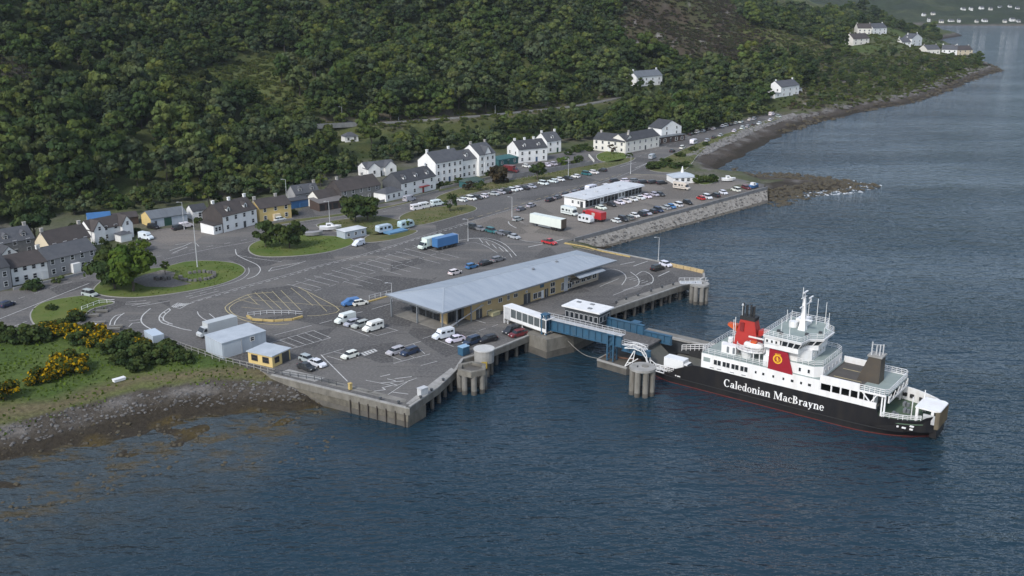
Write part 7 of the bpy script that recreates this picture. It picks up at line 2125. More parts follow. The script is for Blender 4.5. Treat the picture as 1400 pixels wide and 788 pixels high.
def van_proto(kind, L, W, Hh, windows):
    o = proto_root(kind); h = W / 2; a, b = -L / 2, L / 2
    loft([(a, h * .96, .35, h * .86, Hh - .08), (a + .12, h, .3, h * .90, Hh), (b - 1.75, h, .3, h * .90, Hh), (b - 1.15, h, .3, h * .90, 1.35), (b - .2, h * .96, .32, h * .84, .95), (b, h * .86, .36, h * .8, .75)]).build('body', M_car, o)
    loft([(b - 1.74, h * .94, 1.28, h * .86, Hh - .22), (b - 1.70, h * .94, 1.28, h * .86, Hh - .22), (b - 1.02, h * .90, 1.16, h * .86, 1.26)]).build('windscreen', M_glass, o)
    for s in (-1, 1):
        y = s * h * .965
        MB().box(b - 2.55, b - 1.65, min(y, y + s * .05), max(y, y + s * .05), 1.35, Hh - .35).build('side_window', M_glass, o)
        if windows:
            for k in range(2):
                x0 = a + .5 + k * (L - 3.4) / 2
                MB().box(x0, x0 + (L - 3.6) / 2 - .1, min(y, y + s * .05), max(y, y + s * .05), 1.35, Hh - .4).build('side_window', M_glass, o)
    MB().box(a - .02, a + .03, -h * .6, h * .6, 1.4, Hh - .4).build('rear_window', M_glass, o)
    wheels(o, (a + L * .19, b - L * .17), h - .1, .34); lamps(o, a, b - .05, h * .68, .65, .8)
    return o
van_proto('van', 5.3, 1.95, 2.2, False); van_proto('campervan', 5.2, 1.95, 2.15, True); van_proto('small_van', 4.4, 1.8, 1.8, True)
def motorhome_proto():
    o = proto_root('motorhome'); L, h, Hh = 6.6, 1.12, 2.95; a, b = -L / 2, L / 2
    loft([(a, h, .5, h * .97, Hh - .1), (a + .2, h, .42, h * .97, Hh), (b - 1.6, h, .42, h * .97, Hh)]).build('body', M_car, o)
    loft([(b - 2.0, h * .98, 2.0, h * .94, Hh - .04), (b - 1.2, h * .95, 2.05, h * .88, Hh - .15), (b - .85, h * .85, 2.1, h * .8, 2.45)]).build('overcab', M_car, o)
    loft([(b - 1.62, h * .88, .4, h * .8, 1.98), (b - 1.3, h * .88, .4, h * .78, 1.95), (b - .7, h * .86, .4, h * .8, 1.2), (b, h * .76, .42, h * .72, .9)]).build('cab', M_car, o)
    loft([(b - 1.28, h * .84, 1.25, h * .77, 2.0), (b - 1.18, h * .84, 1.25, h * .77, 1.98), (b - .66, h * .83, 1.18, h * .8, 1.25)]).build('windscreen', M_glass, o)
    for s in (-1, 1):
        y = s * h * .985
        for x0, x1 in ((a + .5, a + 1.6), (a + 2.4, a + 3.2), (a + 3.7, a + 4.3)): MB().box(x0, x1, min(y, y + s * .05), max(y, y + s * .05), 1.5, 2.1).build('side_window', M_glass, o)
        MB().box(a + .3, b - 1.7, min(y, y + s * .04), max(y, y + s * .04), .95, 1.1).build('stripe', M_steelgrey, o)
    wheels(o, (a + 1.5, b - 1.05), h - .15, .34); lamps(o, a, b, h * .6, .65, .8)
motorhome_proto()
def caravan_proto():
    o = proto_root('caravan'); L, h, Hh = 5.6, 1.1, 2.6; a, b = -L / 2, L / 2
    loft([(a, h * .9, .8, h * .85, 2.1), (a + .35, h, .5, h * .95, Hh - .05), (0, h, .45, h * .95, Hh), (b - .6, h, .5, h * .95, Hh - .06), (b, h * .92, .75, h * .85, 1.7)]).build('body', M_car, o)
    for s in (-1, 1):
        y = s * h * .985
        for x0, x1 in ((a + .5, a + 1.5), (-.5, .2), (b - 1.9, b - .9)): MB().box(x0, x1, min(y, y + s * .05), max(y, y + s * .05), 1.35, 2.05).build('side_window', M_glass, o)
    loft([(b - .44, h * .8, 1.35, h * .78, 2.1), (b - .38, h * .8, 1.35, h * .78, 2.1), (b - .1, h * .78, 1.3, h * .78, 1.5)]).build('front_window', M_glass, o)
    MB().bar((b - .1, -.5, .5), (b + 1.1, 0, .5), .08, .08).bar((b - .1, .5, .5), (b + 1.1, 0, .5), .08, .08).build('drawbar', M_steelgrey, o)
    wheels(o, (-.2,), h - .12, .33)
caravan_proto()
def box_truck_proto(kind, Lb, Hh, cabcol=None):
    o = proto_root(kind); h = 1.22; L = Lb + 1.9; a, b = -L / 2, L / 2
    MB().box(a, a + Lb, -h, h, .95, Hh).build('box', M_car, o)
    MB().box(a + .05, b - .3, -h * .8, h * .8, .5, .94).build('chassis', M_under, o)
    loft([(a + Lb + .05, h * .9, .5, h * .84, 2.35), (a + Lb + .75, h * .9, .5, h * .82, 2.3), (b - .55, h * .9, .5, h * .84, 1.4), (b, h * .82, .5, h * .78, 1.05)]).build('cab', M_car, o)
    loft([(a + Lb + .78, h * .86, 1.5, h * .80, 2.28), (a + Lb + .84, h * .86, 1.5, h * .80, 2.25), (b - .5, h * .85, 1.38, h * .82, 1.46)]).build('windscreen', M_glass, o)
    for s in (-1, 1):
        y = s * h * .885
        MB().box(a + Lb + .15, a + Lb + .8, min(y, y + s * .05), max(y, y + s * .05), 1.45, 2.1).build('side_window', M_glass, o)
    MB().box(a - .03, a, -h * .95, h * .95, 1.0, Hh - .1).build('rear_door', M_galv, o)
    wheels(o, (a + Lb * .25, b - 1.1), h - .15, .45, .3); lamps(o, a, b, h * .6, .7, .75)
box_truck_proto('box_truck', 7.6, 3.3); box_truck_proto('box_van', 4.6, 3.0)
def trailer_proto(kind, L, Hh, endm):
    o = proto_root(kind); h = 1.27; a, b = -L / 2, L / 2
    MB().box(a, b - .16, -h, h, 1.05, Hh).build('box', M_car, o)
    MB().box(b - .15, b, -h, h, 1.05, Hh).build('rear_door', endm, o)
    MB().box(a + .1, b - .1, -h * .8, h * .8, .75, 1.04).build('chassis', M_under, o)
    for s in (-1, 1):
        MB().box(a + 3.6, b - 4.6, s * h * .95 - .03, s * h * .95 + .03, .45, .95).build('side_guard', M_steelgrey, o)
        for x in (a + 2.2,): MB().box(x - .1, x + .1, s * .9 - .1, s * .9 + .1, 0, .75).build('landing_leg', M_steelgrey, o)
    wheels(o, (b - 1.2, b - 2.5, b - 3.8)[:3 if L > 10 else 2], h - .2, .5, .35)
trailer_proto('lorry_trailer', 13.6, 4.0, mat('brown_door', (.10, .075, .055), .8, var=.3))
trailer_proto('container_trailer', 8.5, 3.7, M_white)
trailer_proto('box_trailer', 5.2, 2.7, M_wall_pale)
def pickup_proto():
    o = proto_root('pickup_truck'); L, h = 5.1, .92; a, b = -L / 2, L / 2
    loft([(a, h * .96, .45, h * .95, 1.0), (b - 1.3, h, .4, h * .96, 1.02), (b - .3, h * .96, .42, h * .9, .9), (b, h * .85, .45, h * .8, .75)]).build('body', M_car, o)
    loft([(-.6, h * .9, 1.0, h * .84, 1.05), (-.5, h * .9, 1.0, h * .76, 1.72), (.6, h * .9, 1.0, h * .76, 1.72), (1.25, h * .9, .98, h * .85, 1.02)]).build('window_glass', M_glass, o)
    MB().box(-.5, .6, -h * .75, h * .75, 1.70, 1.78).build('roof', M_car, o)
    MB().box(a + .1, -.75, -h * .8, h * .8, 1.0, 1.03).build('load_bed', M_under, o)
    wheels(o, (a + 1.0, b - 1.0), h - .08, .37); lamps(o, a, b, h * .65, .65, .7)
pickup_proto()
def bus_proto():
    o = proto_root('red_lorry'); L, h, Hh = 9.0, 1.25, 3.4; a, b = -L / 2, L / 2
    loft([(a, h, .9, h, Hh - .05), (b - 2.0, h, .9, h, Hh)]).build('box', M_car, o)
    loft([(b - 1.95, h * .97, .5, h * .95, 2.9), (b - .3, h * .97, .5, h * .93, 2.8), (b, h * .93, .5, h * .88, 1.6)]).build('cab', M_car, o)
    loft([(b - .36, h * .9, 1.6, h * .88, 2.75), (b - .24, h * .9, 1.6, h * .88, 2.7), (b + .02, h * .88, 1.55, h * .86, 1.7)]).build('windscreen', M_glass, o)
    for s in (-1, 1):
        y = s * h * .985
        MB().box(b - 1.5, b - .5, min(y, y + s * .05), max(y, y + s * .05), 1.6, 2.5).build('side_window', M_glass, o)
        MB().box(a + 3.0, a + 4.4, s * (h + .01) - .01, s * (h + .01) + .01, 1.6, 2.8).build('emblem_panel', mat('pale_emblem', (.5, .42, .38), .6, var=.2), o)
    MB().box(a + .1, b - 2, -h * .8, h * .8, .5, .89).build('chassis', M_under, o)
    wheels(o, (a + 1.6, a + 2.7, b - 1.1), h - .15, .48, .3); lamps(o, a, b, h * .6, .8, .9)
bus_proto()
for o in list(PV.values()): register(o)

used_v = {}
def put(kind, color, loc, ang, label, group=None):
    src = PV[kind]
    if kind not in used_v:
        o = src; used_v[kind] = 1
    else:
        o = copy_tree(src)
    o.location = loc; o.rotation_euler = (0, 0, ang)
    c = tuple(x * random.uniform(.92, 1.06) for x in COL[color])
    ch = list(o.children) if o is src else [x for x in NEWKIDS[o.name]]
    for x in ch:
        x.color = (*c, 1)
    tag(o, label, kind.replace('_', ' ').replace('saloon car', 'car').replace('estate car', 'car').replace('hatchback', 'car'), group)
    return o
NEWKIDS = {}
def copy_tree(o, parent=None):
    c = o.copy(); col.objects.link(c)
    if parent is not None: c.parent = parent; NEWKIDS.setdefault(parent.name, []).append(c)
    for ch in TREE.get(o.name, []): copy_tree(ch, c)
    return c
def heading(px, py, dpx, dpy, z=QZ):
    a, b = P(px - dpx, py - dpy, z), P(px + dpx, py + dpy, z)
    return math.atan2(b.y - a.y, b.x - a.x)
TA = math.atan2(45.3, 44.2)               # along the terminal
nice = {'hatchback': 'hatchback', 'saloon_car': 'saloon car', 'estate_car': 'estate car', 'suv': 'SUV', 'van': 'panel van', 'campervan': 'campervan', 'small_van': 'small van', 'motorhome': 'motorhome', 'caravan': 'caravan'}
def V(px, py, kind, color, ang, place, label=None, group=None, z=None):
    zz = QZ + .05 if z is None else z
    p = P(px, py, zz)
    put(kind, color, p, ang, label or f'{color} {nice.get(kind, kind.replace("_", " "))} {place}', group or (f'{color} {nice.get(kind, kind)}s {place}' if not label else None))
q = 'on the quay south of the terminal'
V(297, 456, 'box_truck', 'light grey', TA + math.pi, '', 'long pale grey box truck parked behind the steel shed')
V(212, 470, 'box_trailer', 'pale blue', TA - math.pi / 2 - .1, '', 'pale blue box trailer parked by the gorse hedge')
V(479, 417.5, 'small_van', 'blue', TA + math.pi - .25, '', 'bright blue small van beside the yellow kerb near the terminal')
V(492.5, 417, 'hatchback', 'white', TA - .25, '', 'white hatchback half hidden behind the blue small van')
V(472, 440.5, 'van', 'white', TA + math.pi, '', 'white panel van at the end of four parked vehicles by the terminal')
V(481, 445, 'hatchback', 'silver', TA + math.pi, '', 'silver hatchback between the white panel van and silver estate')
V(493, 447, 'estate_car', 'silver', TA + math.pi, '', 'silver estate car beside the white campervan near the terminal')
V(510, 451.5, 'campervan', 'white', TA + math.pi, '', 'white campervan with side windows at the end of the terminal bay row')
V(478.5, 489, 'hatchback', 'white', TA + math.pi, '', 'white hatchback alone in a bay next to the white hatched marking')
V(541, 483.5, 'estate_car', 'silver', TA + math.pi, '', 'silver grey estate car beside the navy car in mid quay')
V(560, 484, 'estate_car', 'navy', TA + math.pi, '', 'navy estate car beside the silver grey car in mid quay')
V(419, 505, 'saloon_car', 'dark', -TA + .1, '', 'dark saloon car parked beside the yellow hut')
V(434, 500, 'saloon_car', 'white', -TA + .1, '', 'white saloon car between the dark saloon and the open quay')
V(420, 494, 'hatchback', 'silver', -TA + .1, '', 'silver hatchback tucked behind the dark saloon by the yellow hut')
V(606, 462, 'campervan', 'white', TA + math.pi - .15, '', 'white campervan beside the terminal pipe rack')
V(623, 467, 'saloon_car', 'white', TA + math.pi - .2, '', 'white low car next to the white campervan by the pipe rack')
V(645, 470, 'suv', 'navy', TA + math.pi, '', 'dark blue SUV near the white capped fender tower')
V(667, 467, 'estate_car', 'black', TA + math.pi - .2, '', 'black estate car on the quay edge before the maroon car')
V(699, 455, 'suv', 'dark', TA + math.pi, '', 'dark SUV behind the maroon car at the quay edge')
V(708, 459.5, 'estate_car', 'maroon', TA + math.pi - .15, '', 'maroon estate car on the quay edge by the abutment')
V(645, 366.5, 'hatchback', 'blue', TA, '', 'bright blue hatchback behind the terminal roof')
V(622, 375, 'hatchback', 'white', TA, '', 'white car half hidden behind the terminal eaves'); V(664, 362, 'saloon_car', 'dark', TA, '', 'dark car beside the blue hatchback behind the terminal'); V(681, 357, 'estate_car', 'grey', TA, '', 'grey estate car behind the terminal roof ridge')
V(590, 338.5, 'box_truck', 'white', TA + math.pi, '', 'white box truck beside the blue container trailer')
V(609, 339, 'container_trailer', 'blue', TA, '', 'blue container trailer with white door in the waiting lanes')
V(749, 312, 'lorry_trailer', 'white', heading(749, 312, 22, 4.6), '', 'long white lorry trailer with brown rear door on the gravel park')
V(779, 294, 'motorhome', 'white', heading(779, 294, 12, 2.6), '', 'white motorhome parked behind the long white trailer')
V(812, 301, 'red_lorry', 'red', heading(812, 301, 14, 3.4) + math.pi, '', 'bright red lorry beside the caravan on the gravel park')
V(801, 304.5, 'caravan', 'white', heading(801, 304, 12, 2.6), '', 'white caravan in front of the red lorry')
V(751, 334, 'pickup_truck', 'red', heading(751, 334, 10, 2), '', 'red pickup truck at the entrance to the pier')
V(708, 302, 'hatchback', 'silver', heading(708, 302, 10, -2), '', 'silver hatchback alone on the gravel beside the white trailer')
g = 'along the kerb between the main road and gravel park'
for x, y, k, c in ((712, 288, 'saloon_car', 'grey'), (726, 283, 'saloon_car', 'silver'), (752, 275.5, 'estate_car', 'dark'), (762, 272, 'saloon_car', 'grey'), (774, 268, 'estate_car', 'black'), (786, 265, 'hatchback', 'grey')):
    V(x, y, k, c, heading(x, y, 12, -4), g)
g = 'at the corner of the gravel park by the waiting lanes'
for x, y, k, c in ((647, 313, 'suv', 'dark'), (656, 315, 'saloon_car', 'grey'), (672, 318, 'suv', 'teal'), (686, 321, 'saloon_car', 'grey'), (695, 323, 'estate_car', 'dark'), (703, 326, 'saloon_car', 'silver')):
    V(x, y, k, c, heading(x, y, 12, 3.2), g)
g = 'in the roadside row below the hotel and white house'
row = [(632, 275.5, 'w'), (644, 273.5, 'w'), (653, 272, 'd'), (661, 270, 'w'), (675, 267, 's'), (685, 265, 's'), (692, 264, 'd'), (701, 261.5, 'w'), (708.5, 260, 'w'), (717, 259, 'd'), (727, 257, 's'), (743, 252.5, 'w'), (756, 249.5, 'w'), (766, 247.5, 'w'), (776, 245.5, 'd'), (787, 243, 'w'), (802, 239.5, 't'), (812, 237.5, 'w'), (824, 234.5, 'd')]
kinds5 = ['hatchback', 'suv', 'estate_car', 'hatchback', 'saloon_car']
for i, (x, y, c) in enumerate(row):
    V(x, y, kinds5[i % 5], {'w': 'white', 'd': 'dark', 's': 'silver', 't': 'teal'}[c], heading(x, y, 12, 2.0) + (math.pi if i % 3 == 0 else 0), g)
for x, y, t in ((571, 287, 'outer'), (581.5, 284.5, 'middle'), (598, 281, 'inner')):
    V(x, y, 'campervan', 'white', heading(x, y, 12, -2), '', f'white campervan at the {t} place of three on the verge below the guest house')
V(525, 318, 'caravan', 'pale blue', heading(525, 318, 12, -2.5), '', 'pale caravan beside the island kiosk'); V(555, 312, 'caravan', 'pale blue', heading(555, 312, 12, -2.5), '', 'pale caravan beside the blue tarpaulin')
V(490, 336, 'small_van', 'white', heading(490, 336, 12, -4) + math.pi, '', 'small white van with blue trim on the road by the kiosk')
V(200, 327, 'van', 'white', heading(200, 327, 12, 2.2), '', 'white panel van leaving the gravel forecourt'); V(210, 312.5, 'suv', 'black', heading(210, 312, 12, 2), '', 'black SUV in front of the long garage')
V(245, 314, 'suv', 'dark', heading(245, 314, 12, -2), '', 'dark SUV on the forecourt beside the white van'); V(255, 311, 'small_van', 'white', heading(255, 311, 12, -2), '', 'white small van behind the dark SUV on the forecourt')
V(123, 404.5, 'suv', 'silver', heading(123, 404, 12, 2.4), '', 'silver SUV turning past the roundabout green'); V(10, 419, 'hatchback', 'navy', heading(10, 419, 12, -4), '', 'dark blue hatchback on the west road')
V(383, 302, 'hatchback', 'white', heading(383, 302, 12, -2), '', 'white hatchback in front of the yellow house'); V(560, 275, 'van', 'silver', heading(560, 275, 12, -3), '', 'silver van in front of the guest house')
V(720, 229, 'hatchback', 'white', heading(720, 229, 10, 1.5), '', 'white hatchback in the yard of the white house'); V(748, 227.5, 'saloon_car', 'white', heading(748, 227, 10, 3), '', 'white saloon car below the white house wall'); V(757, 226, 'estate_car', 'silver', heading(757, 226, 10, 3), '', 'silver estate car beside the white saloon below the wall')
V(699, 236, 'box_van', 'maroon', heading(699, 236, 10, 1), '', 'brown box lorry in the yard left of the white house')
V(910, 364, 'hatchback', 'white', heading(910, 364, 10, 3), '', 'white hatchback on the pier head'); V(899, 369.5, 'suv', 'black', heading(899, 369, 10, -2.5), '', 'black SUV beside the white hatchback on the pier head')
g = 'nosed in before the amenity block'
for x, y, c in ((822, 286, 'white'), (836, 282, 'dark'), (847, 279, 'white'), (856, 277, 'white'), (865, 274.6, 'white'), (875, 272.4, 'white'), (884, 270.4, 'white'), (895, 268, 'silver'), (903, 268, 'dark')):
    V(x, y, 'saloon_car' if c == 'white' else 'hatchback', c, heading(x, y, 10, 2.6), g)
g = 'behind the amenity block'
V(808, 262, 'caravan', 'white', heading(808, 262, 10, -2.5), g); V(829, 257, 'suv', 'white', heading(829, 257, 10, -2.5), g)
for x, y, c in ((841, 249, 'dark'), (856, 249, 'white'), (868, 249, 'grey'), (880, 251, 'dark'), (893, 251, 'dark'), (905, 252, 'black'), (845, 254, 'silver'), (800, 262, 'dark')):
    V(x, y, 'estate_car', c, heading(x, y, 10, -1.0), g)
V(932, 259, 'motorhome', 'cream', heading(932, 259, 10, 1.4), '', 'cream motorhome parked before the shore pavilion')
g = 'in the row facing the sea wall'
sw = [(842, 304, 'white'), (852, 302, 'dark'), (860, 300, 'grey'), (868, 297, 'white'), (877, 295, 'dark'), (884, 293.5, 'silver'), (892, 291.5, 'dark'), (900, 289.5, 'navy'), (910, 286, 'silver'), (918, 284.5, 'blue'), (926.5, 282, 'white'), (940, 279, 'black'), (958, 273, 'red'), (967, 271.5, 'white'), (978, 269, 'dark'), (989, 265.5, 'white'), (1006, 261.5, 'white'), (1020, 258.5, 'maroon'), (1031, 255.5, 'blue')]
for i, (x, y, c) in enumerate(sw): V(x, y, ['hatchback', 'suv', 'estate_car'][i % 3], c, heading(x, y, 10, 3.2) + (0 if i % 2 else math.pi), g)
g = 'on the seaward side of the shore road'
for i, (x, y, c) in enumerate(((919, 208, 'dark'), (933, 203.5, 'white'), (967, 193.5, 'silver'), (976, 189.5, 'dark'), (985, 186.5, 'silver'), (1004, 180.5, 'white'), (1015, 176.5, 'white'), (1022, 174.5, 'silver'), (1031, 172, 'dark'), (1038, 170, 'white'), (1053, 165.5, 'white'))):
    V(x, y, kinds5[i % 5], c, heading(x, y, 12, -4.6), g)
V(892, 217, 'van', 'silver', heading(892, 217, 12, -4.6), '', 'silver van at the junction by the ivory house'); V(948, 197.5, 'caravan', 'white', heading(948, 197, 12, -4.6), '', 'white caravan at the verge opposite the restaurant')
g = 'under the trees on the landward side of the shore road'
for i, (x, y, c) in enumerate(((944.5, 185, 'dark'), (953, 182, 'white'), (961, 180.5, 'silver'), (968, 178.5, 'dark'), (975, 177.5, 'white'), (988, 174, 'white'), (993, 172.8, 'silver'), (998, 172, 'dark'), (1006, 169.5, 'silver'), (1013, 168, 'white'), (1025, 165, 'white'), (1031, 164, 'silver'))):
    V(x, y, kinds5[i % 5], c, heading(x, y, 12, -4.2), g)
V(1055, 158, 'van', 'white', heading(1055, 158, 12, -3), '', 'white van at the end of the shore road'); V(1064, 160.5, 'hatchback', 'silver', heading(1064, 160, 10, 2), '', 'silver hatchback at the end of the shore road')
pr_ = hit(480, 171.5)
put('suv', 'black', (pr_.x, pr_.y, ground_z(pr_.x, pr_.y) + .14), heading(480, 171, 10, -.8, pr_.z), 'black SUV driving on the hillside road')
# lorry on the stern deck of the ferry
w_ = S.o + S.x * 4.9 + S.y * 2.6 + Vector((0, 0, 1.78))
put('box_van', 'white', w_, S.rz, 'white box lorry driving off the open stern of the ferry')
# vehicles left on prototypes that were never used
for k, o in PV.items():
    if k not in used_v:
        for ch in list(o.children): bpy.data.objects.remove(ch)
        bpy.data.objects.remove(o)
# ------------------------------------------------------------------ hillside road
rw = [(p.x, p.y) for p in hr]
a_, b_ = offset_path(rw, 2.6), offset_path(rw, -2.6)
vs = [(x, y, hr[i].z + .05) for i, (x, y) in enumerate(b_)] + [(x, y, hr[i].z + .05) for i, (x, y) in enumerate(a_)]
n_ = len(rw)
hro = MB().add(vs, [(i, i + 1, n_ + i + 1, n_ + i) for i in range(n_ - 1)]).build('hill_road', mat('pale_tarmac', (.15, .148, .142), .9, var=.2, coords='Geo'))
tag(hro, kind='structure')
wl_ = offset_path(rw, -3.0)
i0 = next(i for i, p in enumerate(hr) if proj_np(p.x, p.y, p.z)[0] > 400)
i1 = next((i for i, p in enumerate(hr) if proj_np(p.x, p.y, p.z)[0] > 842), len(hr) - 1)
rwall = empty('roadside_wall', (0, 0, 0), 0, 'pale parapet wall along the lower edge of the hillside road', 'wall')
M_parapet = mat('pale_parapet', (.30, .295, .28), .9, color2=(.17, .17, .16), scale=.5, coords='Geo', detail=6)
for i in range(i0, i1):
    near = proj_np(hr[i].x, hr[i].y, hr[i].z)[0] < 480
    h_ = 1.5 if near else .75
    MB().bar((*wl_[i], hr[i].z + h_ / 2 - .5), (*wl_[i + 1], hr[i + 1].z + h_ / 2 - .5), .35, h_ + .8).build('wall_panel', M_parapet, rwall)
# ------------------------------------------------------------------ sea wall and revetment
ta, tb = P(785, 329.5, QZ), P(1049, 258.5, QZ)
ba, bb_ = P(819, 343.5, -.3), P(1050, 279, -.3)
sw_ = empty('sea_wall', ta, 0, 'sea wall with parapet and pale sloping stone revetment below the gravel park', 'sea wall')
M_rev = mat('revetment_stone', (.32, .305, .28), .9, color2=(.16, .145, .125), scale=.9, coords='Geo', detail=8, bump=.5)
M_rev2 = mat('wet_revetment', (.14, .125, .10), .9, color2=(.07, .062, .05), scale=.55, coords='Geo', detail=8, bump=.5)
M_par = mat('grey_parapet', (.20, .20, .205), .9, color2=(.13, .13, .13), scale=.5, coords='Geo', detail=6)
NP = 26
for k in range(NP):
    t0, t1 = k / NP, (k + 1) / NP
    a0, a1, b0, b1 = ta.lerp(tb, t0), ta.lerp(tb, t1), ba.lerp(bb_, t0), ba.lerp(bb_, t1)
    o_ = Vector(ta)
    g_ = (a1 - a0) * .012
    MB().bar(a0 - o_ + Vector((0, 0, .35)) + g_, a1 - o_ + Vector((0, 0, .35)) - g_, .5, 1.1).build('parapet_block', M_par, sw_)
    for j in range(4):
        u0, u1 = j / 4, (j + 1) / 4
        q = [a0.lerp(b0, u0), a1.lerp(b1, u0), a1.lerp(b1, u1), a0.lerp(b0, u1)]
        jit = random.uniform(-.05, .05)
        c = sum(q, Vector()) / 4
        q = [(c + (p - c) * .985) - o_ + Vector((0, 0, jit - .05)) for p in q]
        MB().add(q + [p - Vector((0, 0, .5)) for p in q], [(3, 2, 1, 0), (4, 5, 6, 7), (0, 1, 5, 4), (1, 2, 6, 5), (2, 3, 7, 6), (3, 0, 4, 7)]).build('revetment_slab', M_rev if j < 3 else M_rev2, sw_)
mb = MB().add([ta - ta + Vector((0, 0, -.35)), tb - ta + Vector((0, 0, -.35)), bb_ - ta + Vector((0, 0, -.35)), ba - ta + Vector((0, 0, -.35))], [(3, 2, 1, 0)])
mb.build('revetment_bed', M_rev2, sw_)
# retaining wall below the white house
rt = empty('retaining_wall', P(700, 246, QZ), 0, 'grey retaining wall above the parked row below the white house', 'wall')
w_ = [P(x, y, QZ) for x, y in ((700, 244.5), (745, 237), (780, 231), (810, 226))]
for a, b in zip(w_[:-1], w_[1:]):
    for k in range(4):
        p_, q_ = a.lerp(b, k / 4), a.lerp(b, (k + 1) / 4)
        MB().bar(p_ - rt.location + Vector((0, 0, .9)), q_ - rt.location + Vector((0, 0, .9)), .4, 2.0).build('wall_panel', M_par, rt)
# ------------------------------------------------------------------ boulders (one mass each)
def boulders(name, pts, smin, smax, material, label, parent=None):
    n = len(pts)
    base = np.array([(math.cos(a) * r, math.sin(a) * r, z) for r, z, ph in ((.8, -.4, 0), (1.0, .1, .5), (.6, .6, 0.2)) for a in [i * 2 * math.pi / 5 + ph for i in range(5)]] + [(0, 0, .75)])
    fs = []
    for lv in (0, 1):
        for i in range(5): fs.append((lv * 5 + i, lv * 5 + (i + 1) % 5, lv * 5 + 5 + (i + 1) % 5, lv * 5 + 5 + i))
    fs += [(10 + i, 10 + (i + 1) % 5, 15, 15) for i in range(5)]
    V_, F_ = [], []
    sc = smin + (smax - smin) * rng.random(n) ** 2.2
    for i in range(n):
        a = rng.uniform(0, 6.28); c, s = math.cos(a), math.sin(a)
        b = base * (1 + rng.uniform(-.25, .25, base.shape)) * np.array([rng.uniform(.8, 1.5), 1, rng.uniform(.5, .9)]) * sc[i]
        b = np.stack([b[:, 0] * c - b[:, 1] * s, b[:, 0] * s + b[:, 1] * c, b[:, 2]], 1) + pts[i]
        o = len(V_) * 1
        V_.append(b); F_ += [tuple(16 * i + j for j in (f if f[2] != f[3] else f[:3])) for f in fs]
    me = bpy.data.meshes.new(name); me.from_pydata(np.concatenate(V_).tolist(), [], F_); me.materials.append(material); me.update()
    o = link(me, name); tag(o, label, 'rocks', kind='stuff'); return o
M_rock = mat('shore_rock', (.14, .135, .13), .95, color2=(.06, .056, .052), scale=.35, coords='Geo', detail=6)
M_rock_pale = mat('armour_rock', (.20, .195, .19), .95, color2=(.09, .086, .082), scale=.3, coords='Geo', detail=6)
M_rock_dark = mat('weedy_rock', (.045, .040, .032), .95, color2=(.065, .052, .026), scale=.3, coords='Geo', detail=6)
def coast_pts(n, d0, d1, x0, x1, y0, y1):
    X = rng.uniform(x0, x1, n * 30); Y = rng.uniform(y0, y1, n * 30)
    d = poly_dist(X, Y, coast); d = np.where(poly_in(X, Y, coast), d, -d)
    k = (d > d0) & (d < d1)
    X, Y = X[k][:n], Y[k][:n]
    return np.stack([X, Y, gz_np(X, Y)], 1)
yA = P(940, 236, 0).y
cp = coast_pts(1500, 11, 17, 80, 170, yA - 6, 640); boulders('armour_rocks', cp, .3, 1.15, M_rock_pale, 'pale armour rocks banked along the shore road')
cp = coast_pts(700, 6, 12, 150, 620, 600, 1150); boulders('cliff_rocks', cp, .5, 2.2, M_rock, 'broken grey rocks along the headland shore')
cp = coast_pts(900, -3, 5, 140, 640, 560, 1200); boulders('tidal_rocks', cp, .5, 2.2, M_rock_dark, 'dark tidal rocks fringing the headland')
cp = coast_pts(1100, -9, 8, 98, 178, 376, 458); cp[:, 2] = np.maximum(cp[:, 2], -.15); boulders('spit_rocks', cp, .3, 1.5, M_rock_dark, 'dark weedy rocks of the low spit')
cp = coast_pts(1300, 3, 9.5, -130, -36, 150, 222); boulders('foreshore_stones', cp, .06, .48, M_rock, 'grey stones strewn over the foreshore')
cp = coast_pts(1500, -24, 4, -130, -32, 135, 222); cp = cp[(fbm(cp[:, 0] * .6, cp[:, 1] * 1.2, 5, 4) > -.02)]; cp[:, 2] = np.maximum(cp[:, 2], -.12); boulders('wrack_stones', cp, .1, .55, M_rock_dark, 'dark weed covered stones at the tide edge')
# ------------------------------------------------------------------ lamp posts and poles
def lamp_post(px, py, h, label, arms=2, m=None, group=None, base=None, name='lamp_post'):
    p = base or P(px, py, QZ)
    o = empty(name, p, .4, label, 'lamp post', group)
    MB().cyl(0, 0, 0, h, .10 + h * .004, .06, n=8).build('pole', m or M_galv, o)
    for k in range(arms):
        s = 1 if k else -1
        MB().bar((0, 0, h - .05), (s * 1.3, 0, h + .15), .09, .09).build('arm', m or M_galv, o)
        MB().box(s * 1.3 - .35, s * 1.3 + .35, -.14, .14, h + .08, h + .22).build('lamp_head', M_galv, o)
    MB().cyl(0, 0, 0, .5, .2, n=8).build('base', M_galv, o)
lamp_post(270, 366, 15.5, 'tall lamp mast on the roundabout green', 2)
lamp_post(451, 308, 8, 'lamp post on the caravan island', 1); lamp_post(392, 275, 8, 'lamp post behind the yellow house', 1); lamp_post(439, 262, 8, 'timber pole above the stone house annex', 0, M_timber, name='pole')
lamp_post(252, 314, 9, 'lamp post beside the garage forecourt', 1); lamp_post(900, 357, 7, 'lamp post on the back edge of the pier', 1); lamp_post(536, 413, 5, 'short lamp post at the terminal entrance', 1)
lamp_post(777, 243, 8, 'lamp post on the verge of the parked row', 1); lamp_post(862, 238, 8, 'lamp post at the gravel park junction', 1); lamp_post(700, 297, 7, 'lamp post on the bare corner of the gravel park', 1); lamp_post(640, 330, 7, 'lamp post by the waiting lanes', 1)
for x, y in ((468, 168), (545, 165), (677, 156), (131, 196)):
    pb = hit(x, y); lamp_post(0, 0, 7.5, 'lamp post beside the hillside road', 1, base=pb, group='lamps along the hillside road')
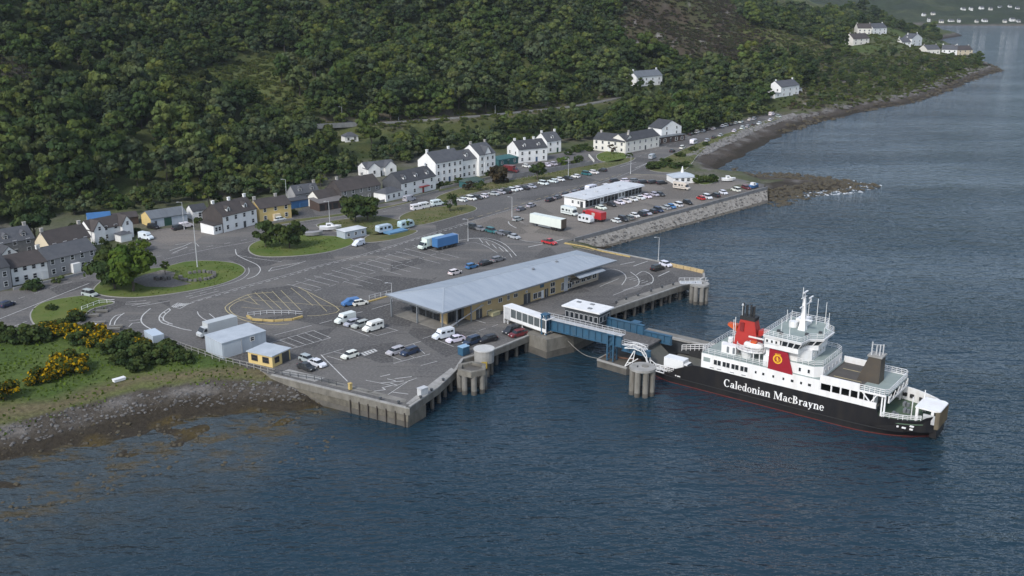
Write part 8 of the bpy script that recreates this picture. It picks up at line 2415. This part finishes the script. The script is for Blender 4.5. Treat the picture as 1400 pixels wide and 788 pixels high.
# ------------------------------------------------------------------ fences, kerbs, clutter
def fence(px, label, h=1.1, step=2.2, m=None, rails=2, name='fence'):
    w = [P(x, y, QZ) for x, y in px]
    o = empty(name, w[0], 0, label, 'fence')
    for a, b in zip(w[:-1], w[1:]):
        L = (b - a).length; n = max(1, round(L / step))
        for i in range(n):
            q = a.lerp(b, i / n) - w[0]
            MB().box(q.x - .06, q.x + .06, q.y - .06, q.y + .06, 0, h).build('post', m or M_conc_pale, o)
        for k in range(rails):
            z = h * (k + 1) / rails - .08
            MB().bar(a - w[0] + Vector((0, 0, z)), b - w[0] + Vector((0, 0, z)), .06, .08).build('rail', m or M_conc_pale, o)
fence([(233, 470), (262, 481), (300, 494), (338, 503), (376, 513)], 'grey post and rail fence between the shore bank and the sheds', 1.3)
fence([(112, 425), (136, 416), (157, 415)], 'white rail fence at the edge of the triangular green', 1.1, m=M_white)
fence([(339, 433), (365, 430), (395, 430), (414, 432)], 'grey railing behind the yellow kerb of the turning loop', 1.1, 1.6, M_galv)
fence([(505, 410), (536, 402)], 'grey railing beside the terminal entrance road', 1.2, 1.8, M_galv)
fence([(375, 511), (430, 520), (470, 530)], 'low railing along the quay wall coping', 1.0, 2.0, M_darksteel)
def kerb_thing(px, label, m, w=.5, h=.35, name='kerb'):
    v = [P(x, y, QZ + .05) for x, y in px]
    o = empty(name, v[0], 0, label, 'kerb')
    for a, b in zip(v[:-1], v[1:]):
        n = max(1, round((b - a).length / 2.5))
        for i in range(n):
            MB().bar(a.lerp(b, (i + .03) / n) - v[0] + Vector((0, 0, h / 2)), a.lerp(b, (i + .97) / n) - v[0] + Vector((0, 0, h / 2)), w, h).build('kerb_block', m, o)
M_yk = mat('yellow_kerb_paint', (.48, .36, .14), .8, var=.25, coords='Geo')
kerb_thing([(338, 433), (345, 438), (375, 440), (400, 438), (414, 434)], 'yellow kerb around the end of the turning loop', M_yk, .5, .45)
kerb_thing([(484, 419), (505, 413), (537, 404)], 'yellow kerb along the terminal entrance road', M_yk, .5, .3)
kerb_thing([(772, 333), (800, 338), (822, 344), (862, 352)], 'yellow edged kerb along the back of the pier', M_yk, .4, .3)
kerb_thing([(905, 361.5), (925, 366), (945, 370), (962, 374)], 'sand coloured upstand along the pier head', M_buff, .6, .9)
# stone ring on the roundabout green
ring = empty('stone_ring', P(270, 380, QZ + .15), 0, 'low ring of rough stone walls on the roundabout green', 'stone ring')
c_ = P(270, 379, QZ + .15)
for k in range(22):
    t = 2 * math.pi * k / 22
    if 2.3 < t < 2.9: continue
    q = Vector((4.6 * math.cos(t), 4.2 * math.sin(t), 0)) + (c_ - ring.location)
    hh = random.uniform(.5, 1.0)
    MB().prism([(q.x + .62 * math.cos(t + 1.57 + j * 1.57 + .8) * random.uniform(.8, 1.1), q.y + .5 * math.sin(t + 1.57 + j * 1.57 + .8) * random.uniform(.8, 1.1)) for j in range(4)], -.2, hh).build('stone', M_rock_pale if k % 3 else M_rock, ring)
for k in range(5):
    q = Vector((-7 - k * .9, -2.5 - (k % 2), 0)) + (c_ - ring.location)
    MB().prism([(q.x + .6 * math.cos(j * 1.57 + k), q.y + .5 * math.sin(j * 1.57 + k)) for j in range(4)], -.2, .9).build('stone', M_rock, ring)
# boats
def boat(px, py, L, ang, label, hullc, cabin=True, z=QZ + .3, name='boat'):
    p = P(px, py, z); o = empty(name, p, ang, label, 'boat')
    secs = [(-L / 2, .30 * L * .55, .25, .34 * L * .55, 1.15), (-L * .1, .33 * L * .55, .15, .38 * L * .55, 1.15), (L * .25, .2 * L * .55, .2, .32 * L * .55, 1.3), (L / 2, .02, .7, .05, 1.5)]
    loft(secs).build('hull', hullc, o)
    if cabin:
        loft([(-L * .2, .9, 1.15, .75, 2.1), (L * .05, .85, 1.15, .7, 2.1), (L * .2, .7, 1.2, .6, 1.3)]).build('cabin', M_white, o)
        loft([(-L * .15, .91, 1.5, .82, 1.9), (L * .02, .87, 1.5, .79, 1.9)]).build('cabin_window', M_glass, o)
    for x in (-L * .25, L * .2): MB().box(x - .15, x + .15, -.7, .7, -.3, .24).build('cradle', M_timber, o)
boat(452, 314, 7.0, .15, 'white motor boat laid up on the caravan island', M_white)
boat(430, 322, 5.5, .2, 'small grey boat beside the island tree', M_wall_grey, False)
boat(996, 247.5, 5.5, .05, 'white dinghy on the beach by the spit', M_white, True)
boat(1030, 257.0, 5.0, .6, 'blue boat at the end of the sea wall', M_blueroof, True)
# blue tarpaulin, bins, crates, box on quay
def crate(px, py, sx, sy, sz, m, label, name='crate', lid=None, ang=TA, cat=None):
    p = P(px, py, QZ + .05); o = empty(name, p, ang, label, cat or name.replace('_', ' '))
    MB().box(-sx / 2, sx / 2, -sy / 2, sy / 2, 0.08, sz).build('body', m, o)
    MB().box(-sx / 2 - .06, sx / 2 + .06, -sy / 2 - .06, sy / 2 + .06, sz, sz + .12).build('lid', lid or m, o)
    for a in (-1, 1): MB().box(a * sx * .4 - .08, a * sx * .4 + .08, -sy * .45, sy * .45, 0, .08).build('skid', M_timber, o)
crate(634, 485, 2.0, 1.6, 1.9, M_blue, 'blue waste container with pale lid at the quay elbow', 'waste_container', mat('pale_blue_lid', (.25, .40, .55), .6))
crate(578, 541, 1.8, 1.2, 1.6, M_galv, 'grey electrical cabinet near the quay corner', 'cabinet')
crate(541, 318, 7.5, 3.2, .5, mat('tarpaulin_blue', (.12, .26, .42), .7, var=.2), 'blue tarpaulin covered pile between the two caravans', 'tarpaulin', cat='tarpaulin')
crate(675, 431, 2.6, 2.0, .9, mat('yellow_sacks', (.45, .42, .25), .8, var=.3), 'stack of pale yellow sacks at the terminal wall', 'sack_stack', cat='sack stack')
crate(479, 533, .6, .6, 1.3, M_yk, 'yellow bollard box on the quay wall', 'bollard')
crate(416, 282, 5, 2.4, 1.5, M_blueroof, 'blue skip beside the workshop', 'skip')
crate(125, 449, 2.2, 1.2, .8, M_white, 'white tank at the gorse hedge', 'tank')
crate(163, 521, 2.4, 1.0, .5, M_white, 'white upturned dinghy in the shore meadow', 'dinghy')
for x, y, s in ((126, 433, 3.2), (140, 427, 2.6), (133, 443, 3.6), (152, 452, 4.0), (160, 448, 2.6)):
    crate(x, y, s, .9, .45, M_conc, 'low concrete slab stacked at the triangular green', 'slab', ang=.2)
for i, (x, y) in enumerate(((842, 415), (856, 410), (872, 405), (890, 399), (905, 394), (920, 390), (935, 387), (590, 536), (606, 522), (575, 546), (520, 548), (545, 553))):
    p = P(x, y, QZ + .07); o = empty('bollard', p, 0, 'iron mooring bollard on the pier edge strip' if x > 700 else 'iron mooring bollard on the quay corner strip', 'bollard', 'pier bollards' if x > 700 else 'quay corner bollards')
    MB().cyl(0, 0, 0, .55, .24, .2, n=8).build('post', M_darksteel, o); MB().cyl(0, 0, .55, .72, .34, .3, n=8).build('head', M_darksteel, o)

# loose stones on the revetment and broken water round the spit
cp = np.array([tuple(ta.lerp(tb, t).lerp(ba.lerp(bb_, t), u) + Vector((0, 0, .02))) for t, u in zip(rng.random(700), rng.random(700) ** .7)])
boulders('revetment_rubble', cp, .08, .5, M_rock, 'loose stones lying on the sea wall slope')
n_ = 420
sxy = np.array([tuple(P(x, y, 0)[:2]) for x, y in zip(rng.normal(1150, 24, n_), rng.normal(262, 7, n_))])
sd_ = poly_dist(sxy[:, 0], sxy[:, 1], coast); sin_ = poly_in(sxy[:, 0], sxy[:, 1], coast)
kf = (~sin_) & (sd_ < 11); sxy = sxy[kf]
Nf = np.zeros((len(sxy), 3)); Nf[:, 2] = 1; Nf += rng.normal(size=Nf.shape) * .05
sf = link(cards(np.concatenate([sxy, np.full((len(sxy), 1), .06)], 1), Nf, rng.uniform(.15, .8, len(sxy)) , np.ones((len(sxy), 3)), 'surf', mat('sea_foam', (.55, .58, .60), .9, var=.3, coords='Geo')), 'surf')
tag(sf, 'white broken water around the rocky spit', 'surf', kind='stuff')

# garden walls along the village street
def garden_wall(px, label, h=.9, m=None):
    w = [P(x, y, QZ) for x, y in px]
    o = empty('garden_wall', w[0], 0, label, 'wall')
    for a, b in zip(w[:-1], w[1:]):
        n = max(1, round((b - a).length / 4))
        for k in range(n):
            MB().bar(a.lerp(b, (k + .01) / n) - w[0] + Vector((0, 0, h / 2 - .1)), b.lerp(a, 1 - (k + .99) / n) - w[0] + Vector((0, 0, h / 2 - .1)), .35, h + .2).build('wall_panel', m or M_wall_stone, o)
garden_wall([(358, 309), (402, 301.5)], 'low stone garden wall before the yellow house'); garden_wall([(470, 288), (526, 276)], 'low stone garden wall before the stone house'); garden_wall([(550, 275), (600, 263)], 'low stone garden wall before the guest house')
garden_wall([(602, 259), (640, 251), (676, 243)], 'low stone wall before the hotel forecourt'); garden_wall([(18, 397), (70, 386), (138, 369)], 'low grey wall before the terrace front gardens', .7, M_wall_grey); garden_wall([(805, 214), (812, 222)], 'pale wall at the ivory house corner', 1.0, M_wall_ivory)
# ------------------------------------------------------------------ air
hz = MB().box(-2500, 4200, -60, 4000, -12, 560).build('haze')
hm = bpy.data.materials.new('air'); hm.use_nodes = True
hn = hm.node_tree.nodes; hn.remove(hn['Principled BSDF'])
pv_ = hn.new('ShaderNodeVolumePrincipled'); pv_.inputs['Color'].default_value = (0.80, 0.87, 1.0, 1); pv_.inputs['Density'].default_value = 0.00005; pv_.inputs['Anisotropy'].default_value = 0.2
hm.node_tree.links.new(pv_.outputs[0], hn['Material Output'].inputs['Volume'])
hz.data.materials.append(hm)
tag(hz, 'thin bluish air over the loch', 'haze', kind='stuff')
